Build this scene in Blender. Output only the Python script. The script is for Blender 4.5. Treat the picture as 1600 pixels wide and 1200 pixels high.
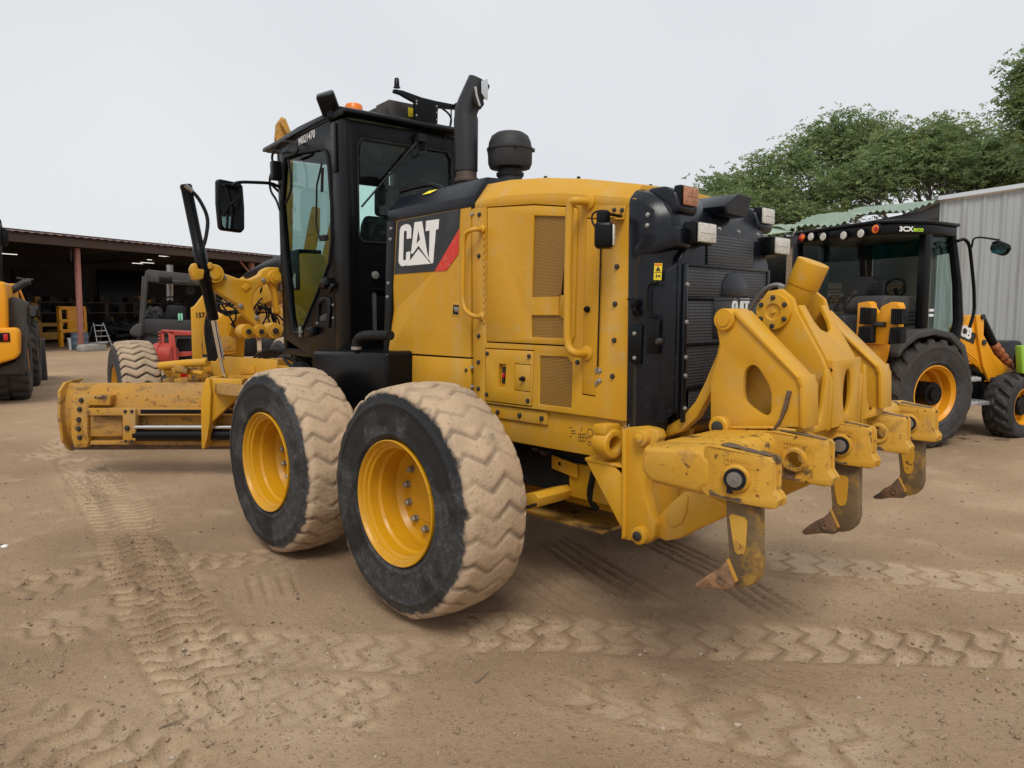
import bpy, bmesh, math, random
import numpy as np
from mathutils import Vector, Matrix
from mathutils.geometry import tessellate_polygon
R = math.radians
random.seed(7)
for o in list(bpy.data.objects): bpy.data.objects.remove(o)
scene = bpy.context.scene
COL = scene.collection

# ------------------------------------------------------------------ camera
CP = Vector((-3.18103752, 3.46724762, 1.67118032))
YAW, PITCH, ROLL, F = -0.768302152, -0.0986412721, -0.00383634797, 1134.25688
fw = Vector((math.cos(YAW)*math.cos(PITCH), math.sin(YAW)*math.cos(PITCH), math.sin(PITCH)))
_r = Vector((math.sin(YAW), -math.cos(YAW), 0)); _u = _r.cross(fw)
rt = math.cos(ROLL)*_r + math.sin(ROLL)*_u
up = -math.sin(ROLL)*_r + math.cos(ROLL)*_u
cd = bpy.data.cameras.new('camera'); cam = bpy.data.objects.new('camera', cd); COL.objects.link(cam)
cam.matrix_world = Matrix(((rt.x, up.x, -fw.x, CP.x), (rt.y, up.y, -fw.y, CP.y), (rt.z, up.z, -fw.z, CP.z), (0, 0, 0, 1)))
cd.sensor_width = 36; cd.lens = F/1600*36; cd.clip_start = .05; cd.clip_end = 2000
scene.camera = cam

# ------------------------------------------------------------------ overcast sky, soft sun, exposure
w = bpy.data.worlds.new('World'); scene.world = w; w.use_nodes = True
nt = w.node_tree; nt.nodes.clear()
def wn(t, **k):
    n = nt.nodes.new(t)
    for a, b in k.items(): setattr(n, a, b)
    return n
sky = wn('ShaderNodeTexSky', sky_type='NISHITA', sun_disc=False)
SUN_EL, SUN_AZ = R(52), R(135)          # azimuth counted from +X towards +Y
sky.sun_elevation = SUN_EL; sky.sun_rotation = R(90) - SUN_AZ
sky.dust_density = 4.0; sky.air_density = 1.0
desat = wn('ShaderNodeHueSaturation'); desat.inputs['Saturation'].default_value = .35
dim = wn('ShaderNodeMix', data_type='RGBA', blend_type='MULTIPLY'); dim.inputs[0].default_value = 1
dim.inputs[7].default_value = (.10, .10, .10, 1)
tc = wn('ShaderNodeTexCoord'); nz = wn('ShaderNodeTexNoise'); nz.inputs['Scale'].default_value = 1.3; nz.inputs['Detail'].default_value = 3
nz.inputs['Roughness'].default_value = .45
cr = wn('ShaderNodeValToRGB')
cr.color_ramp.elements[0].position = .25; cr.color_ramp.elements[0].color = (.475, .495, .522, 1)
cr.color_ramp.elements[1].position = .7; cr.color_ramp.elements[1].color = (.605, .622, .640, 1)
mx = wn('ShaderNodeMix', data_type='RGBA'); mx.inputs[0].default_value = .9
bg = wn('ShaderNodeBackground'); bg.inputs['Strength'].default_value = 1.0
wo = wn('ShaderNodeOutputWorld')
l = nt.links.new
l(sky.outputs[0], desat.inputs['Color']); l(desat.outputs[0], dim.inputs[6]); l(tc.outputs['Generated'], nz.inputs['Vector'])
l(nz.outputs['Fac'], cr.inputs[0]); l(dim.outputs[2], mx.inputs[6]); l(cr.outputs[0], mx.inputs[7]); l(mx.outputs[2], bg.inputs[0]); l(bg.outputs[0], wo.inputs[0])
sd = bpy.data.lights.new('sun', 'SUN'); sd.energy = 1.5; sd.angle = R(24); sd.color = (1, .965, .91)
so = bpy.data.objects.new('sun', sd); COL.objects.link(so)
so.rotation_euler = Vector((-math.cos(SUN_EL)*math.cos(SUN_AZ), -math.cos(SUN_EL)*math.sin(SUN_AZ), -math.sin(SUN_EL))).to_track_quat('-Z', 'Y').to_euler()
scene.view_settings.view_transform = 'Standard'; scene.view_settings.look = 'None'
scene.view_settings.exposure = 0.45; scene.view_settings.gamma = 1; scene.view_settings.use_curve_mapping = False
scene.render.engine = 'CYCLES'
try:
    scene.cycles.use_denoising = True; scene.cycles.denoising_input_passes = 'RGB_ALBEDO_NORMAL'; scene.cycles.denoising_prefilter = 'ACCURATE'; scene.cycles.max_bounces = 8; scene.cycles.transparent_max_bounces = 12
except Exception: pass

# ------------------------------------------------------------------ measuring frames
class Fr:
    """a local frame on the ground; px() places a measured outline on one of its planes at that plane's real distance"""
    def __init__(s, o=(0, 0, 0), yaw=0.0):
        s.o = Vector(o); s.M = Matrix.Translation(s.o) @ Matrix.Rotation(yaw, 4, 'Z'); s.I = s.M.inverted(); s.yaw = yaw
    def W(s, *q): return s.M @ Vector(q)
    def px(s, x, y, ax, v):
        d = fw + rt*((x-800)/F) - up*((y-600)/F)
        o = s.I @ CP; dl = s.I.to_3x3() @ d; i = 'xyz'.index(ax)
        return o + dl*((v-o[i])/dl[i])
    def wpx(s, x, y, ax, v): return s.M @ s.px(x, y, ax, v)
W0 = Fr()
_c = Matrix.Translation((1.5, 0, 0)) @ Matrix.Rotation(R(-6), 4, 'Z') @ Matrix.Translation((-1.5, 0, 0))
FF = Fr(_c @ Vector((0, 0, 0)), R(-6))          # the articulated front frame, about 6 degrees to the right
def P(x, y, ax, v): return W0.px(x, y, ax, v)
def PL(pts, ax, v, fr=W0): return [fr.wpx(a, b, ax, v) for a, b in pts]
def crop(pts, x0, y0, s): return [(x0+a/s, y0+b/s) for a, b in pts]

# ------------------------------------------------------------------ mesh building
WM = {}
class MB:
    def __init__(s, M=None): s.v = []; s.f = []; s.M = M; s.mi = []; s.cm = 0
    def add(s, vs, fs):
        n = len(s.v)
        s.v += [(s.M @ Vector(q)) if s.M else Vector(q) for q in vs]
        s.f += [tuple(i+n for i in f) for f in fs]; s.mi += [s.cm]*len(fs); return s
    def box(s, x0, x1, y0, y1, z0, z1):
        return s.add([(x0,y0,z0),(x1,y0,z0),(x1,y1,z0),(x0,y1,z0),(x0,y0,z1),(x1,y0,z1),(x1,y1,z1),(x0,y1,z1)],
                     [(3,2,1,0),(4,5,6,7),(0,1,5,4),(1,2,6,5),(2,3,7,6),(3,0,4,7)])
    def obox(s, c, sz, rot=(0,0,0)):
        from mathutils import Euler
        E = Euler([R(a) for a in rot]).to_matrix(); c = Vector(c); hx, hy, hz = [a/2 for a in sz]
        q = [(-hx,-hy,-hz),(hx,-hy,-hz),(hx,hy,-hz),(-hx,hy,-hz),(-hx,-hy,hz),(hx,-hy,hz),(hx,hy,hz),(-hx,hy,hz)]
        return s.add([c + E @ Vector(a) for a in q], [(3,2,1,0),(4,5,6,7),(0,1,5,4),(1,2,6,5),(2,3,7,6),(3,0,4,7)])
    def prism(s, pts, vec, holes=()):
        vec = Vector(vec); pts = [Vector(q) for q in pts]; n = len(pts)
        if not holes:
            vs = pts + [q+vec for q in pts]
            fs = [tuple(range(n))[::-1], tuple(range(n, 2*n))] + [(i, (i+1) % n, n+(i+1) % n, n+i) for i in range(n)]
            return s.add(vs, fs)
        loops = [pts] + [[Vector(q) for q in h] for h in holes]
        tri = tessellate_polygon(loops); flat = [q for h in loops for q in h]; N = len(flat)
        vs = flat + [q+vec for q in flat]; fs = []
        nrm = Vector()
        for t in tri: fs += [tuple(t), tuple(i+N for i in t)[::-1]]
        k = 0
        for h in loops:
            m = len(h); fs += [(k+i, k+(i+1) % m, N+k+(i+1) % m, N+k+i) for i in range(m)]; k += m
        return s.add(vs, fs)
    def tube(s, path, r, n=8, cap=True):
        path = [Vector(q) for q in path]; m = len(path); rr = r if isinstance(r, (list, tuple)) else [r]*m
        vs = []; pu = None
        for i, q in enumerate(path):
            t = (path[min(i+1, m-1)] - path[max(i-1, 0)]).normalized()
            if pu is None:
                a = Vector((0,0,1)) if abs(t.z) < .9 else Vector((1,0,0)); u = t.cross(a).normalized()
            else: u = (pu - t*pu.dot(t)).normalized()
            pu = u; v = t.cross(u)
            vs += [q + (u*math.cos(2*math.pi*k/n) + v*math.sin(2*math.pi*k/n))*rr[i] for k in range(n)]
        fs = [(i*n+k, i*n+(k+1) % n, (i+1)*n+(k+1) % n, (i+1)*n+k) for i in range(m-1) for k in range(n)]
        if cap: fs += [tuple(range(n))[::-1], tuple(range((m-1)*n, m*n))]
        return s.add(vs, fs)
    def cyl(s, a, b, r, n=16, r2=None): return s.tube([a, b], [r, r if r2 is None else r2], n)
    def lathe(s, prof, o=(0,0,0), ax=(0,0,1), n=24, cap=True):
        """prof: list of (radius, height along ax)"""
        o = Vector(o); q = Vector(ax).normalized().to_track_quat('Z', 'Y').to_matrix(); m = len(prof)
        vs = [o + q @ Vector((r*math.cos(2*math.pi*k/n), r*math.sin(2*math.pi*k/n), h)) for r, h in prof for k in range(n)]
        fs = [(i*n+k, i*n+(k+1) % n, (i+1)*n+(k+1) % n, (i+1)*n+k) for i in range(m-1) for k in range(n)]
        if cap: fs += [tuple(range(n))[::-1], tuple(range((m-1)*n, m*n))]
        return s.add(vs, fs)
    def mesh(s, name, mats, bv=0, ang=40, seg=2, flip=True):
        bm = bmesh.new(); bv_ = [bm.verts.new(q) for q in s.v]
        for f, mi in zip(s.f, s.mi):
            try: bf = bm.faces.new([bv_[i] for i in f]); bf.material_index = mi
            except ValueError: pass
        if flip: bmesh.ops.recalc_face_normals(bm, faces=bm.faces)
        if bv:
            es = [e for e in bm.edges if len(e.link_faces) == 2 and e.calc_face_angle(0) > R(28)]
            bmesh.ops.bevel(bm, geom=es, offset=bv, segments=seg, affect='EDGES', clamp_overlap=True, profile=.5)
        me = bpy.data.meshes.new(name); bm.to_mesh(me); bm.free()
        for m in (mats if isinstance(mats, (list, tuple)) else [mats]): me.materials.append(m)
        me.polygons.foreach_set('use_smooth', [True]*len(me.polygons)); me.set_sharp_from_angle(angle=R(ang))
        return me
    def build(s, name, mats, parent=None, bv=0, ang=40, world=None, seg=2, flip=True):
        return link(name, s.mesh(name, mats, bv, ang, seg, flip), parent, world)
def link(name, me, parent=None, world=None):
    o = bpy.data.objects.new(name, me); COL.objects.link(o); world = world or Matrix()
    WM[o.name] = world
    if parent is not None:
        o.parent = parent; o.matrix_local = WM[parent.name].inverted() @ world
    else: o.matrix_world = world
    return o
def tag(o, label=None, cat=None, group=None, kind=None):
    for k, v in (('label', label), ('category', cat), ('group', group), ('kind', kind)):
        if v: o[k] = v
    return o
def thing(name, label, cat, loc=(0,0,0), rz=0, group=None):
    o = link(name, None, None, Matrix.Translation(loc) @ Matrix.Rotation(rz, 4, 'Z')); return tag(o, label, cat, group)
def facing(p, n):
    return Matrix.Translation(p) @ Vector(n).normalized().to_track_quat('Z', 'Y').to_matrix().to_4x4()
def arc(pts, k=5):
    """round the corners of an open polyline into a smooth tube path"""
    pts = [Vector(q) for q in pts]; out = [pts[0]]
    for a, b, c in zip(pts, pts[1:], pts[2:]):
        p0 = b + (a-b)*min(.45, .09/max((a-b).length, 1e-6)); p1 = b + (c-b)*min(.45, .09/max((c-b).length, 1e-6))
        for i in range(k+1):
            t = i/k; out.append(p0*(1-t)**2 + b*2*t*(1-t) + p1*t*t)
    return out + [pts[-1]]
def bez(a, b, c, d, k=12):
    a, b, c, d = map(Vector, (a, b, c, d))
    return [a*(1-t)**3 + b*3*t*(1-t)**2 + c*3*t*t*(1-t) + d*t**3 for t in [i/k for i in range(k+1)]]
def chaikin(pts, k=2):
    for _ in range(k):
        pts = [q for a, c in zip(pts, pts[1:]+pts[:1]) for q in ((a[0]*.78+c[0]*.22, a[1]*.78+c[1]*.22), (a[0]*.22+c[0]*.78, a[1]*.22+c[1]*.78))]
    return pts
def ell(cx, cz, rx, rz, n=20): return [(cx+rx*math.cos(2*math.pi*i/n), cz+rz*math.sin(2*math.pi*i/n)) for i in range(n)]
def xz(pts, y): return [(a, y, b) for a, b in pts]

# ------------------------------------------------------------------ materials
def mat(name, base, rough=.5, metal=0.0, var=(), bump=None, spec=.5, coat=0.0, emit=None, fine=None):
    m = bpy.data.materials.new(name); m.use_nodes = True; t = m.node_tree; n = t.nodes; L = t.links.new
    b = n['Principled BSDF']; b.inputs['Roughness'].default_value = rough; b.inputs['Metallic'].default_value = metal
    b.inputs['Specular IOR Level'].default_value = spec; b.inputs['Coat Weight'].default_value = coat
    b.inputs['Base Color'].default_value = (*base, 1)
    co = n.new('ShaderNodeTexCoord'); src = None
    for v in var:
        scale, lo, hi, col, fac = v[:5]; det = v[5] if len(v) > 5 else 6
        x = n.new('ShaderNodeTexNoise'); x.inputs['Scale'].default_value = scale; x.inputs['Detail'].default_value = det; x.inputs['Roughness'].default_value = .62
        mp = n.new('ShaderNodeMapping'); mp.inputs['Location'].default_value = (scale*1.7, scale*.3, 3.1)
        L(co.outputs['Object'], mp.inputs[0]); L(mp.outputs[0], x.inputs['Vector'])
        if len(v) > 6: mp.inputs['Scale'].default_value = v[6]
        rp = n.new('ShaderNodeMapRange'); rp.inputs['From Min'].default_value = lo; rp.inputs['From Max'].default_value = hi; rp.inputs['To Max'].default_value = fac
        L(x.outputs['Fac'], rp.inputs['Value'])
        mi = n.new('ShaderNodeMix'); mi.data_type = 'RGBA'; L(rp.outputs[0], mi.inputs[0])
        if src is None: mi.inputs[6].default_value = (*base, 1)
        else: L(src, mi.inputs[6])
        mi.inputs[7].default_value = (*col, 1); src = mi.outputs[2]
    if src is not None: L(src, b.inputs['Base Color'])
    if bump:
        x = n.new('ShaderNodeTexNoise'); x.inputs['Scale'].default_value = bump[0]; x.inputs['Detail'].default_value = 5
        L(co.outputs['Object'], x.inputs['Vector']); bp = n.new('ShaderNodeBump'); bp.inputs['Strength'].default_value = bump[1]; bp.inputs['Distance'].default_value = bump[2]
        L(x.outputs['Fac'], bp.inputs['Height']); L(bp.outputs[0], b.inputs['Normal'])
        rr = n.new('ShaderNodeMapRange'); rr.inputs['To Min'].default_value = max(.05, rough-.08); rr.inputs['To Max'].default_value = min(1, rough+.1)
        L(x.outputs['Fac'], rr.inputs['Value']); L(rr.outputs[0], b.inputs['Roughness'])
    if emit:
        b.inputs['Emission Color'].default_value = (*emit[0], 1); b.inputs['Emission Strength'].default_value = emit[1]
    return m
DUST = (.30, .21, .14); RUST = (.10, .045, .02); MUD = (.40, .28, .175)
CATY = (.585, .298, .014)
M = {}
M['yel'] = mat('yellow_paint', CATY, .42, spec=.32, var=[(1.3, .45, .75, (.43, .215, .025), .5), (.9, .5, .8, (.58, .32, .045), .5), (7, .50, .72, (.52, .34, .11), .6, 6, (1, 1, .10)), (38, .68, .76, (.20, .10, .03), .7), (11, .58, .72, (.47, .33, .15), .5), (55, .64, .70, (.62, .40, .12), .5, 3, (.4, .4, 2.0)), (2.6, .60, .74, (.42, .27, .10), .45)], bump=(9, .06, .01))
M['yelworn'] = mat('worn_yellow_paint', (.55, .285, .025), .5, spec=.35, var=[(2.2, .42, .75, (.60, .37, .08), .7), (11, .57, .68, (.34, .18, .05), .7), (26, .61, .65, RUST, .9), (5, .62, .67, (.07, .045, .032), .9, 9)], bump=(60, .25, .006))
M['yelmud'] = mat('dirty_yellow_paint', (.46, .235, .03), .6, spec=.3, var=[(3, .42, .66, (.36, .23, .11), .8), (7, .55, .66, (.07, .045, .03), .85), (30, .62, .68, RUST, .9), (5, .6, .75, (.60, .36, .08), .7)], bump=(40, .3, .008))
M['yelmesh'] = mat('yellow_mesh', (.36, .20, .035), .6, var=[(6, .4, .7, (.29, .17, .045), .6)], bump=(400, .6, .004))
M['yelrim'] = mat('rim_yellow', (.56, .275, .006), .34, spec=.4, var=[(3, .45, .7, (.46, .225, .02), .6), (14, .62, .7, (.22, .12, .03), .6), (30, .68, .73, RUST, .7)], bump=(30, .1, .006))
M['yelbl'] = mat('scraped_blade_yellow', (.44, .22, .03), .6, spec=.3, var=[(1.6, .40, .62, (.33, .19, .07), .8, 7, (1, 1, 2.5)), (4, .55, .68, (.08, .055, .03), .65, 8, (1, 1, 3)), (22, .6, .66, RUST, .9), (5, .6, .75, (.55, .31, .05), .6)], bump=(40, .3, .008))
M['jcb'] = mat('orange_yellow_paint', (.74, .31, .008), .38, spec=.4, var=[(2, .5, .8, (.62, .28, .02), .4)], bump=(8, .05, .01))
M['blk'] = mat('black_paint', (.0032, .0036, .0045), .30, spec=.20, var=[(3, .45, .75, (.007, .007, .008), .5), (26, .68, .74, (.06, .056, .052), .5)], bump=(14, .08, .01))
M['navy'] = mat('blue_black_plastic', (.0045, .006, .010), .28, spec=.34, var=[(2.2, .48, .72, (.013, .018, .028), .7), (30, .64, .72, (.07, .07, .075), .4)], bump=(30, .12, .006))
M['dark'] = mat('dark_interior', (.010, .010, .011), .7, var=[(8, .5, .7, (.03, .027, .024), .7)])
M['joint'] = mat('shut_line_dark', (.02, .014, .006), .8)
M['rub'] = mat('black_rubber', (.008, .008, .009), .66, spec=.25, var=[(5, .45, .7, (.03, .028, .026), .6)], bump=(50, .2, .006))
M['stl'] = mat('worn_steel', (.33, .32, .31), .38, .85, var=[(12, .5, .7, (.14, .12, .10), .7)])
M['zinc'] = mat('zinc_bolt', (.32, .31, .29), .45, .6, var=[(40, .5, .7, (.18, .15, .12), .7)])
M['dbolt'] = mat('dark_bolt', (.035, .033, .032), .5, .3)
M['chr'] = mat('polished_chrome', (.72, .73, .75), .12, 1.0)
M['rust'] = mat('rusty_steel', (.11, .075, .05), .75, .15, var=[(9, .42, .62, (.21, .115, .06), .8), (28, .55, .65, (.05, .04, .035), .8)], bump=(45, .5, .01))
M['shank'] = mat('dark_worn_shank', (.12, .080, .040), .7, .05, var=[(4, .45, .65, (.21, .135, .06), .8), (18, .58, .68, (.045, .033, .025), .7), (6, .53, .62, (.42, .23, .03), .75)], bump=(45, .4, .008))
M['rustlt'] = mat('scraped_rusty_steel', (.20, .11, .06), .7, .1, var=[(12, .45, .62, (.36, .20, .10), .8), (30, .58, .66, (.07, .05, .04), .7)], bump=(45, .5, .01))
M['exh'] = mat('exhaust_pipe_steel', (.020, .021, .025), .5, .2, var=[(4, .52, .7, (.05, .046, .045), .7), (22, .66, .72, (.12, .11, .10), .4)])
M['exhr'] = mat('heat_browned_steel', (.085, .055, .042), .65, .3, var=[(8, .45, .65, (.07, .05, .04), .8)])
M['galv'] = mat('sheet_silver', (.62, .64, .66), .3, .8)
M['lens'] = mat('milky_light_lens', (.62, .60, .54), .35, var=[(20, .5, .65, (.42, .40, .34), .6)], bump=(110, .5, .01))
M['lensb'] = mat('brown_orange_lens', (.36, .15, .075), .4, var=[(30, .45, .6, (.50, .26, .15), .6)], bump=(110, .5, .01))
M['orange'] = mat('orange_beacon', (.85, .20, .01), .3)
M['red'] = mat('red_reflector', (.50, .012, .012), .25)
M['white'] = mat('white_print', (.78, .78, .76), .5, var=[(14, .55, .7, (.50, .49, .46), .5)])
M['redp'] = mat('red_print', (.62, .035, .02), .5, var=[(18, .58, .66, (.55, .28, .16), .5)])
M['blkp'] = mat('black_print', (.014, .015, .017), .45, var=[(5, .5, .75, (.06, .058, .056), .6)])
M['labely'] = mat('yellow_label', (.85, .68, .03), .45)
M['grn'] = mat('green_print', (.42, .70, .03), .45)
M['mir'] = mat('mirror_glass', (.55, .57, .58), .04, 1.0)
M['gry'] = mat('dark_grey_plastic', (.026, .026, .028), .58, spec=.35, var=[(4, .45, .7, (.045, .043, .042), .6)], bump=(60, .15, .006))
M['gryl'] = mat('grey_plastic_dusty', (.05, .048, .046), .7, spec=.3, var=[(2.5, .45, .7, (.085, .078, .07), .6)], bump=(80, .2, .006))
M['redm'] = mat('red_machine_paint', (.42, .045, .03), .5, var=[(5, .45, .7, (.26, .04, .03), .7), (2, .5, .7, (.50, .10, .07), .6)])
M['pink'] = mat('faded_red_steel', (.36, .155, .125), .7, var=[(6, .45, .7, (.27, .11, .085), .6)])
M['brn'] = mat('brown_steel', (.075, .045, .038), .7, var=[(4, .45, .7, (.05, .034, .03), .7)])
M['blue'] = mat('dull_blue_drum', (.075, .11, .16), .6, var=[(5, .5, .7, (.13, .14, .15), .6)])
M['conc'] = mat('grey_concrete', (.30, .28, .25), .9, var=[(6, .45, .7, (.2, .18, .15), .7)], bump=(30, .4, .01))
M['wood'] = mat('weathered_timber', (.23, .17, .12), .85, var=[(4, .4, .7, (.12, .085, .06), .8, 6, (1, 8, 8))], bump=(30, .4, .01))
M['lime'] = mat('lime_green_paint', (.28, .50, .05), .45)
M['copper'] = mat('orange_wrap', (.42, .13, .045), .6, var=[(14, .45, .65, (.22, .07, .03), .8)], bump=(30, .8, .02))
M['alu'] = mat('alloy_step', (.55, .55, .55), .4, .7, var=[(14, .5, .7, (.32, .31, .3), .6)])

def glassmat(name, tint, refl=.06):
    m = bpy.data.materials.new(name); m.use_nodes = True; t = m.node_tree; n = t.nodes; L = t.links.new; n.clear()
    tr = n.new('ShaderNodeBsdfTransparent'); tr.inputs[0].default_value = (*tint, 1)
    gl = n.new('ShaderNodeBsdfGlossy'); gl.inputs['Roughness'].default_value = .02
    lw = n.new('ShaderNodeLayerWeight'); lw.inputs['Blend'].default_value = .5; pw = n.new('ShaderNodeMath'); pw.operation = 'POWER'; pw.inputs[1].default_value = 5; L(lw.outputs['Facing'], pw.inputs[0]); fr = n.new('ShaderNodeMapRange'); fr.inputs['To Min'].default_value = .02; fr.inputs['To Max'].default_value = .6; L(pw.outputs[0], fr.inputs['Value'])
    co = n.new('ShaderNodeTexCoord'); nz = n.new('ShaderNodeTexNoise'); nz.inputs['Scale'].default_value = 22; nz.inputs['Detail'].default_value = 8
    L(co.outputs['Object'], nz.inputs['Vector'])
    df = n.new('ShaderNodeBsdfDiffuse'); df.inputs[0].default_value = (.45, .45, .42, 1)
    rp = n.new('ShaderNodeMapRange'); rp.inputs['From Min'].default_value = .5; rp.inputs['From Max'].default_value = .85; rp.inputs['To Max'].default_value = .035
    L(nz.outputs['Fac'], rp.inputs['Value'])
    a = n.new('ShaderNodeMixShader'); b = n.new('ShaderNodeMixShader'); o = n.new('ShaderNodeOutputMaterial')
    L(fr.outputs[0], a.inputs[0]); L(tr.outputs[0], a.inputs[1]); L(gl.outputs[0], a.inputs[2])
    L(rp.outputs[0], b.inputs[0]); L(a.outputs[0], b.inputs[1]); L(df.outputs[0], b.inputs[2]); L(b.outputs[0], o.inputs[0])
    return m
M['glass'] = glassmat('door_glass_tint', (.56, .63, .62)); M['glassc'] = glassmat('clear_cab_glass', (.86, .96, .93))
M['glassd'] = glassmat('backhoe_glass', (.85, .91, .89))

def perf(name, solid, hole, period, ax=('Y', 'Z')):
    """perforated sheet: staggered round holes"""
    m = bpy.data.materials.new(name); m.use_nodes = True; t = m.node_tree; n = t.nodes; L = t.links.new; b = n['Principled BSDF']
    b.inputs['Roughness'].default_value = .5
    co = n.new('ShaderNodeTexCoord'); sp = n.new('ShaderNodeSeparateXYZ'); L(co.outputs['Object'], sp.inputs[0])
    k = 2*math.pi/period
    def mth(op, a, bb=None):
        x = n.new('ShaderNodeMath'); x.operation = op
        for i, q in enumerate((a, bb)):
            if q is None: continue
            if isinstance(q, (int, float)): x.inputs[i].default_value = q
            else: L(q, x.inputs[i])
        return x.outputs[0]
    u, v = sp.outputs[ax[0]], sp.outputs[ax[1]]
    s = mth('MULTIPLY', mth('SINE', mth('MULTIPLY', mth('ADD', u, v), k)), mth('SINE', mth('MULTIPLY', mth('SUBTRACT', u, v), k)))
    nz = n.new('ShaderNodeTexNoise'); nz.inputs['Scale'].default_value = 4; L(co.outputs['Object'], nz.inputs['Vector'])
    h = n.new('ShaderNodeMapRange'); h.inputs['From Min'].default_value = .02; h.inputs['From Max'].default_value = .16; L(s, h.inputs['Value'])
    mi = n.new('ShaderNodeMix'); mi.data_type = 'RGBA'; L(h.outputs[0], mi.inputs[0]); mi.inputs[6].default_value = (*solid, 1); mi.inputs[7].default_value = (*hole, 1)
    L(mi.outputs[2], b.inputs['Base Color'])
    bp = n.new('ShaderNodeBump'); bp.invert = True; bp.inputs['Distance'].default_value = .004; L(h.outputs[0], bp.inputs['Height']); L(bp.outputs[0], b.inputs['Normal'])
    return m
M['grille'] = perf('black_perforated_sheet', (.062, .065, .072), (.003, .003, .003), .030)
M['yelmesh'] = perf('yellow_perforated_sheet', (.40, .20, .018), (.10, .055, .02), .016, ('X', 'Z'))

def tyremat(name, black, mud, r0, r1, groove=.35, mudmax=1.0):
    """rubber with dried mud caked on the tread: local origin at the wheel centre, axle along Y"""
    m = bpy.data.materials.new(name); m.use_nodes = True; t = m.node_tree; n = t.nodes; L = t.links.new; b = n['Principled BSDF']
    co = n.new('ShaderNodeTexCoord'); sp = n.new('ShaderNodeSeparateXYZ'); L(co.outputs['Object'], sp.inputs[0])
    cb = n.new('ShaderNodeCombineXYZ'); L(sp.outputs['X'], cb.inputs[0]); L(sp.outputs['Z'], cb.inputs[2])
    ln = n.new('ShaderNodeVectorMath'); ln.operation = 'LENGTH'; L(cb.outputs[0], ln.inputs[0])
    def noise(s, d=6, rough=.6):
        x = n.new('ShaderNodeTexNoise'); x.inputs['Scale'].default_value = s; x.inputs['Detail'].default_value = d; x.inputs['Roughness'].default_value = rough
        L(co.outputs['Object'], x.inputs['Vector']); return x.outputs['Fac']
    def mth(op, a, bb):
        x = n.new('ShaderNodeMath'); x.operation = op
        for i, q in enumerate((a, bb)):
            if isinstance(q, (int, float)): x.inputs[i].default_value = q
            else: L(q, x.inputs[i])
        return x.outputs[0]
    def rng(v, a, c, lo=0, hi=1):
        x = n.new('ShaderNodeMapRange'); x.inputs['From Min'].default_value = a; x.inputs['From Max'].default_value = c; x.inputs['To Min'].default_value = lo; x.inputs['To Max'].default_value = hi
        L(v, x.inputs['Value']); return x.outputs[0]
    def mix(f, a, c):
        x = n.new('ShaderNodeMix'); x.data_type = 'RGBA'; L(f, x.inputs[0])
        for i, q in ((6, a), (7, c)):
            if isinstance(q, tuple): x.inputs[i].default_value = (*q, 1)
            else: L(q, x.inputs[i])
        return x.outputs[2]
    rn = mth('ADD', ln.outputs['Value'], mth('MULTIPLY', mth('SUBTRACT', noise(9), .5), .09))
    fac = rng(rn, r0, r1, 0, mudmax)
    smear = rng(noise(2.4, 6), .47, .54)
    scuff = rng(noise(34, 6, .75), .5, .68)
    blk2 = mix(smear, black, (.026, .027, .029)); blk3 = mix(mth('MULTIPLY', scuff, mth('MULTIPLY', smear, .7)), blk2, (.115, .115, .112))
    mudc = mix(rng(noise(5), .38, .68), mud, tuple(q*.74 for q in mud)); mudc = mix(rng(noise(48, 4), .6, .7), mudc, tuple(q*.5 for q in mud))
    mudc = mix(mth('MULTIPLY', rng(noise(6.5, 7, .7), .56, .68), .55), mudc, (.11, .095, .08))
    col = mix(fac, blk3, mudc)
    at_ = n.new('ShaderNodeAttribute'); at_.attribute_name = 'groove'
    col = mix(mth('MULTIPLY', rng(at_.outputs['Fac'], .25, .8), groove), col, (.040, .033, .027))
    L(col, b.inputs['Base Color']); L(rng(fac, 0, 1, .62, .95), b.inputs['Roughness'])
    bp = n.new('ShaderNodeBump'); bp.inputs['Strength'].default_value = .55; bp.inputs['Distance'].default_value = .007
    L(mth('ADD', noise(60, 6), noise(14, 4)), bp.inputs['Height']); L(bp.outputs[0], b.inputs['Normal'])
    return m
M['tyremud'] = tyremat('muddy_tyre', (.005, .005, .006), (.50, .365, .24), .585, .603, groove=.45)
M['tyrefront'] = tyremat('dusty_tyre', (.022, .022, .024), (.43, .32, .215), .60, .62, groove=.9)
M['tyreblk'] = tyremat('black_tyre', (.016, .015, .015), (.05, .04, .032), .30, .60, mudmax=.6)

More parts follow.
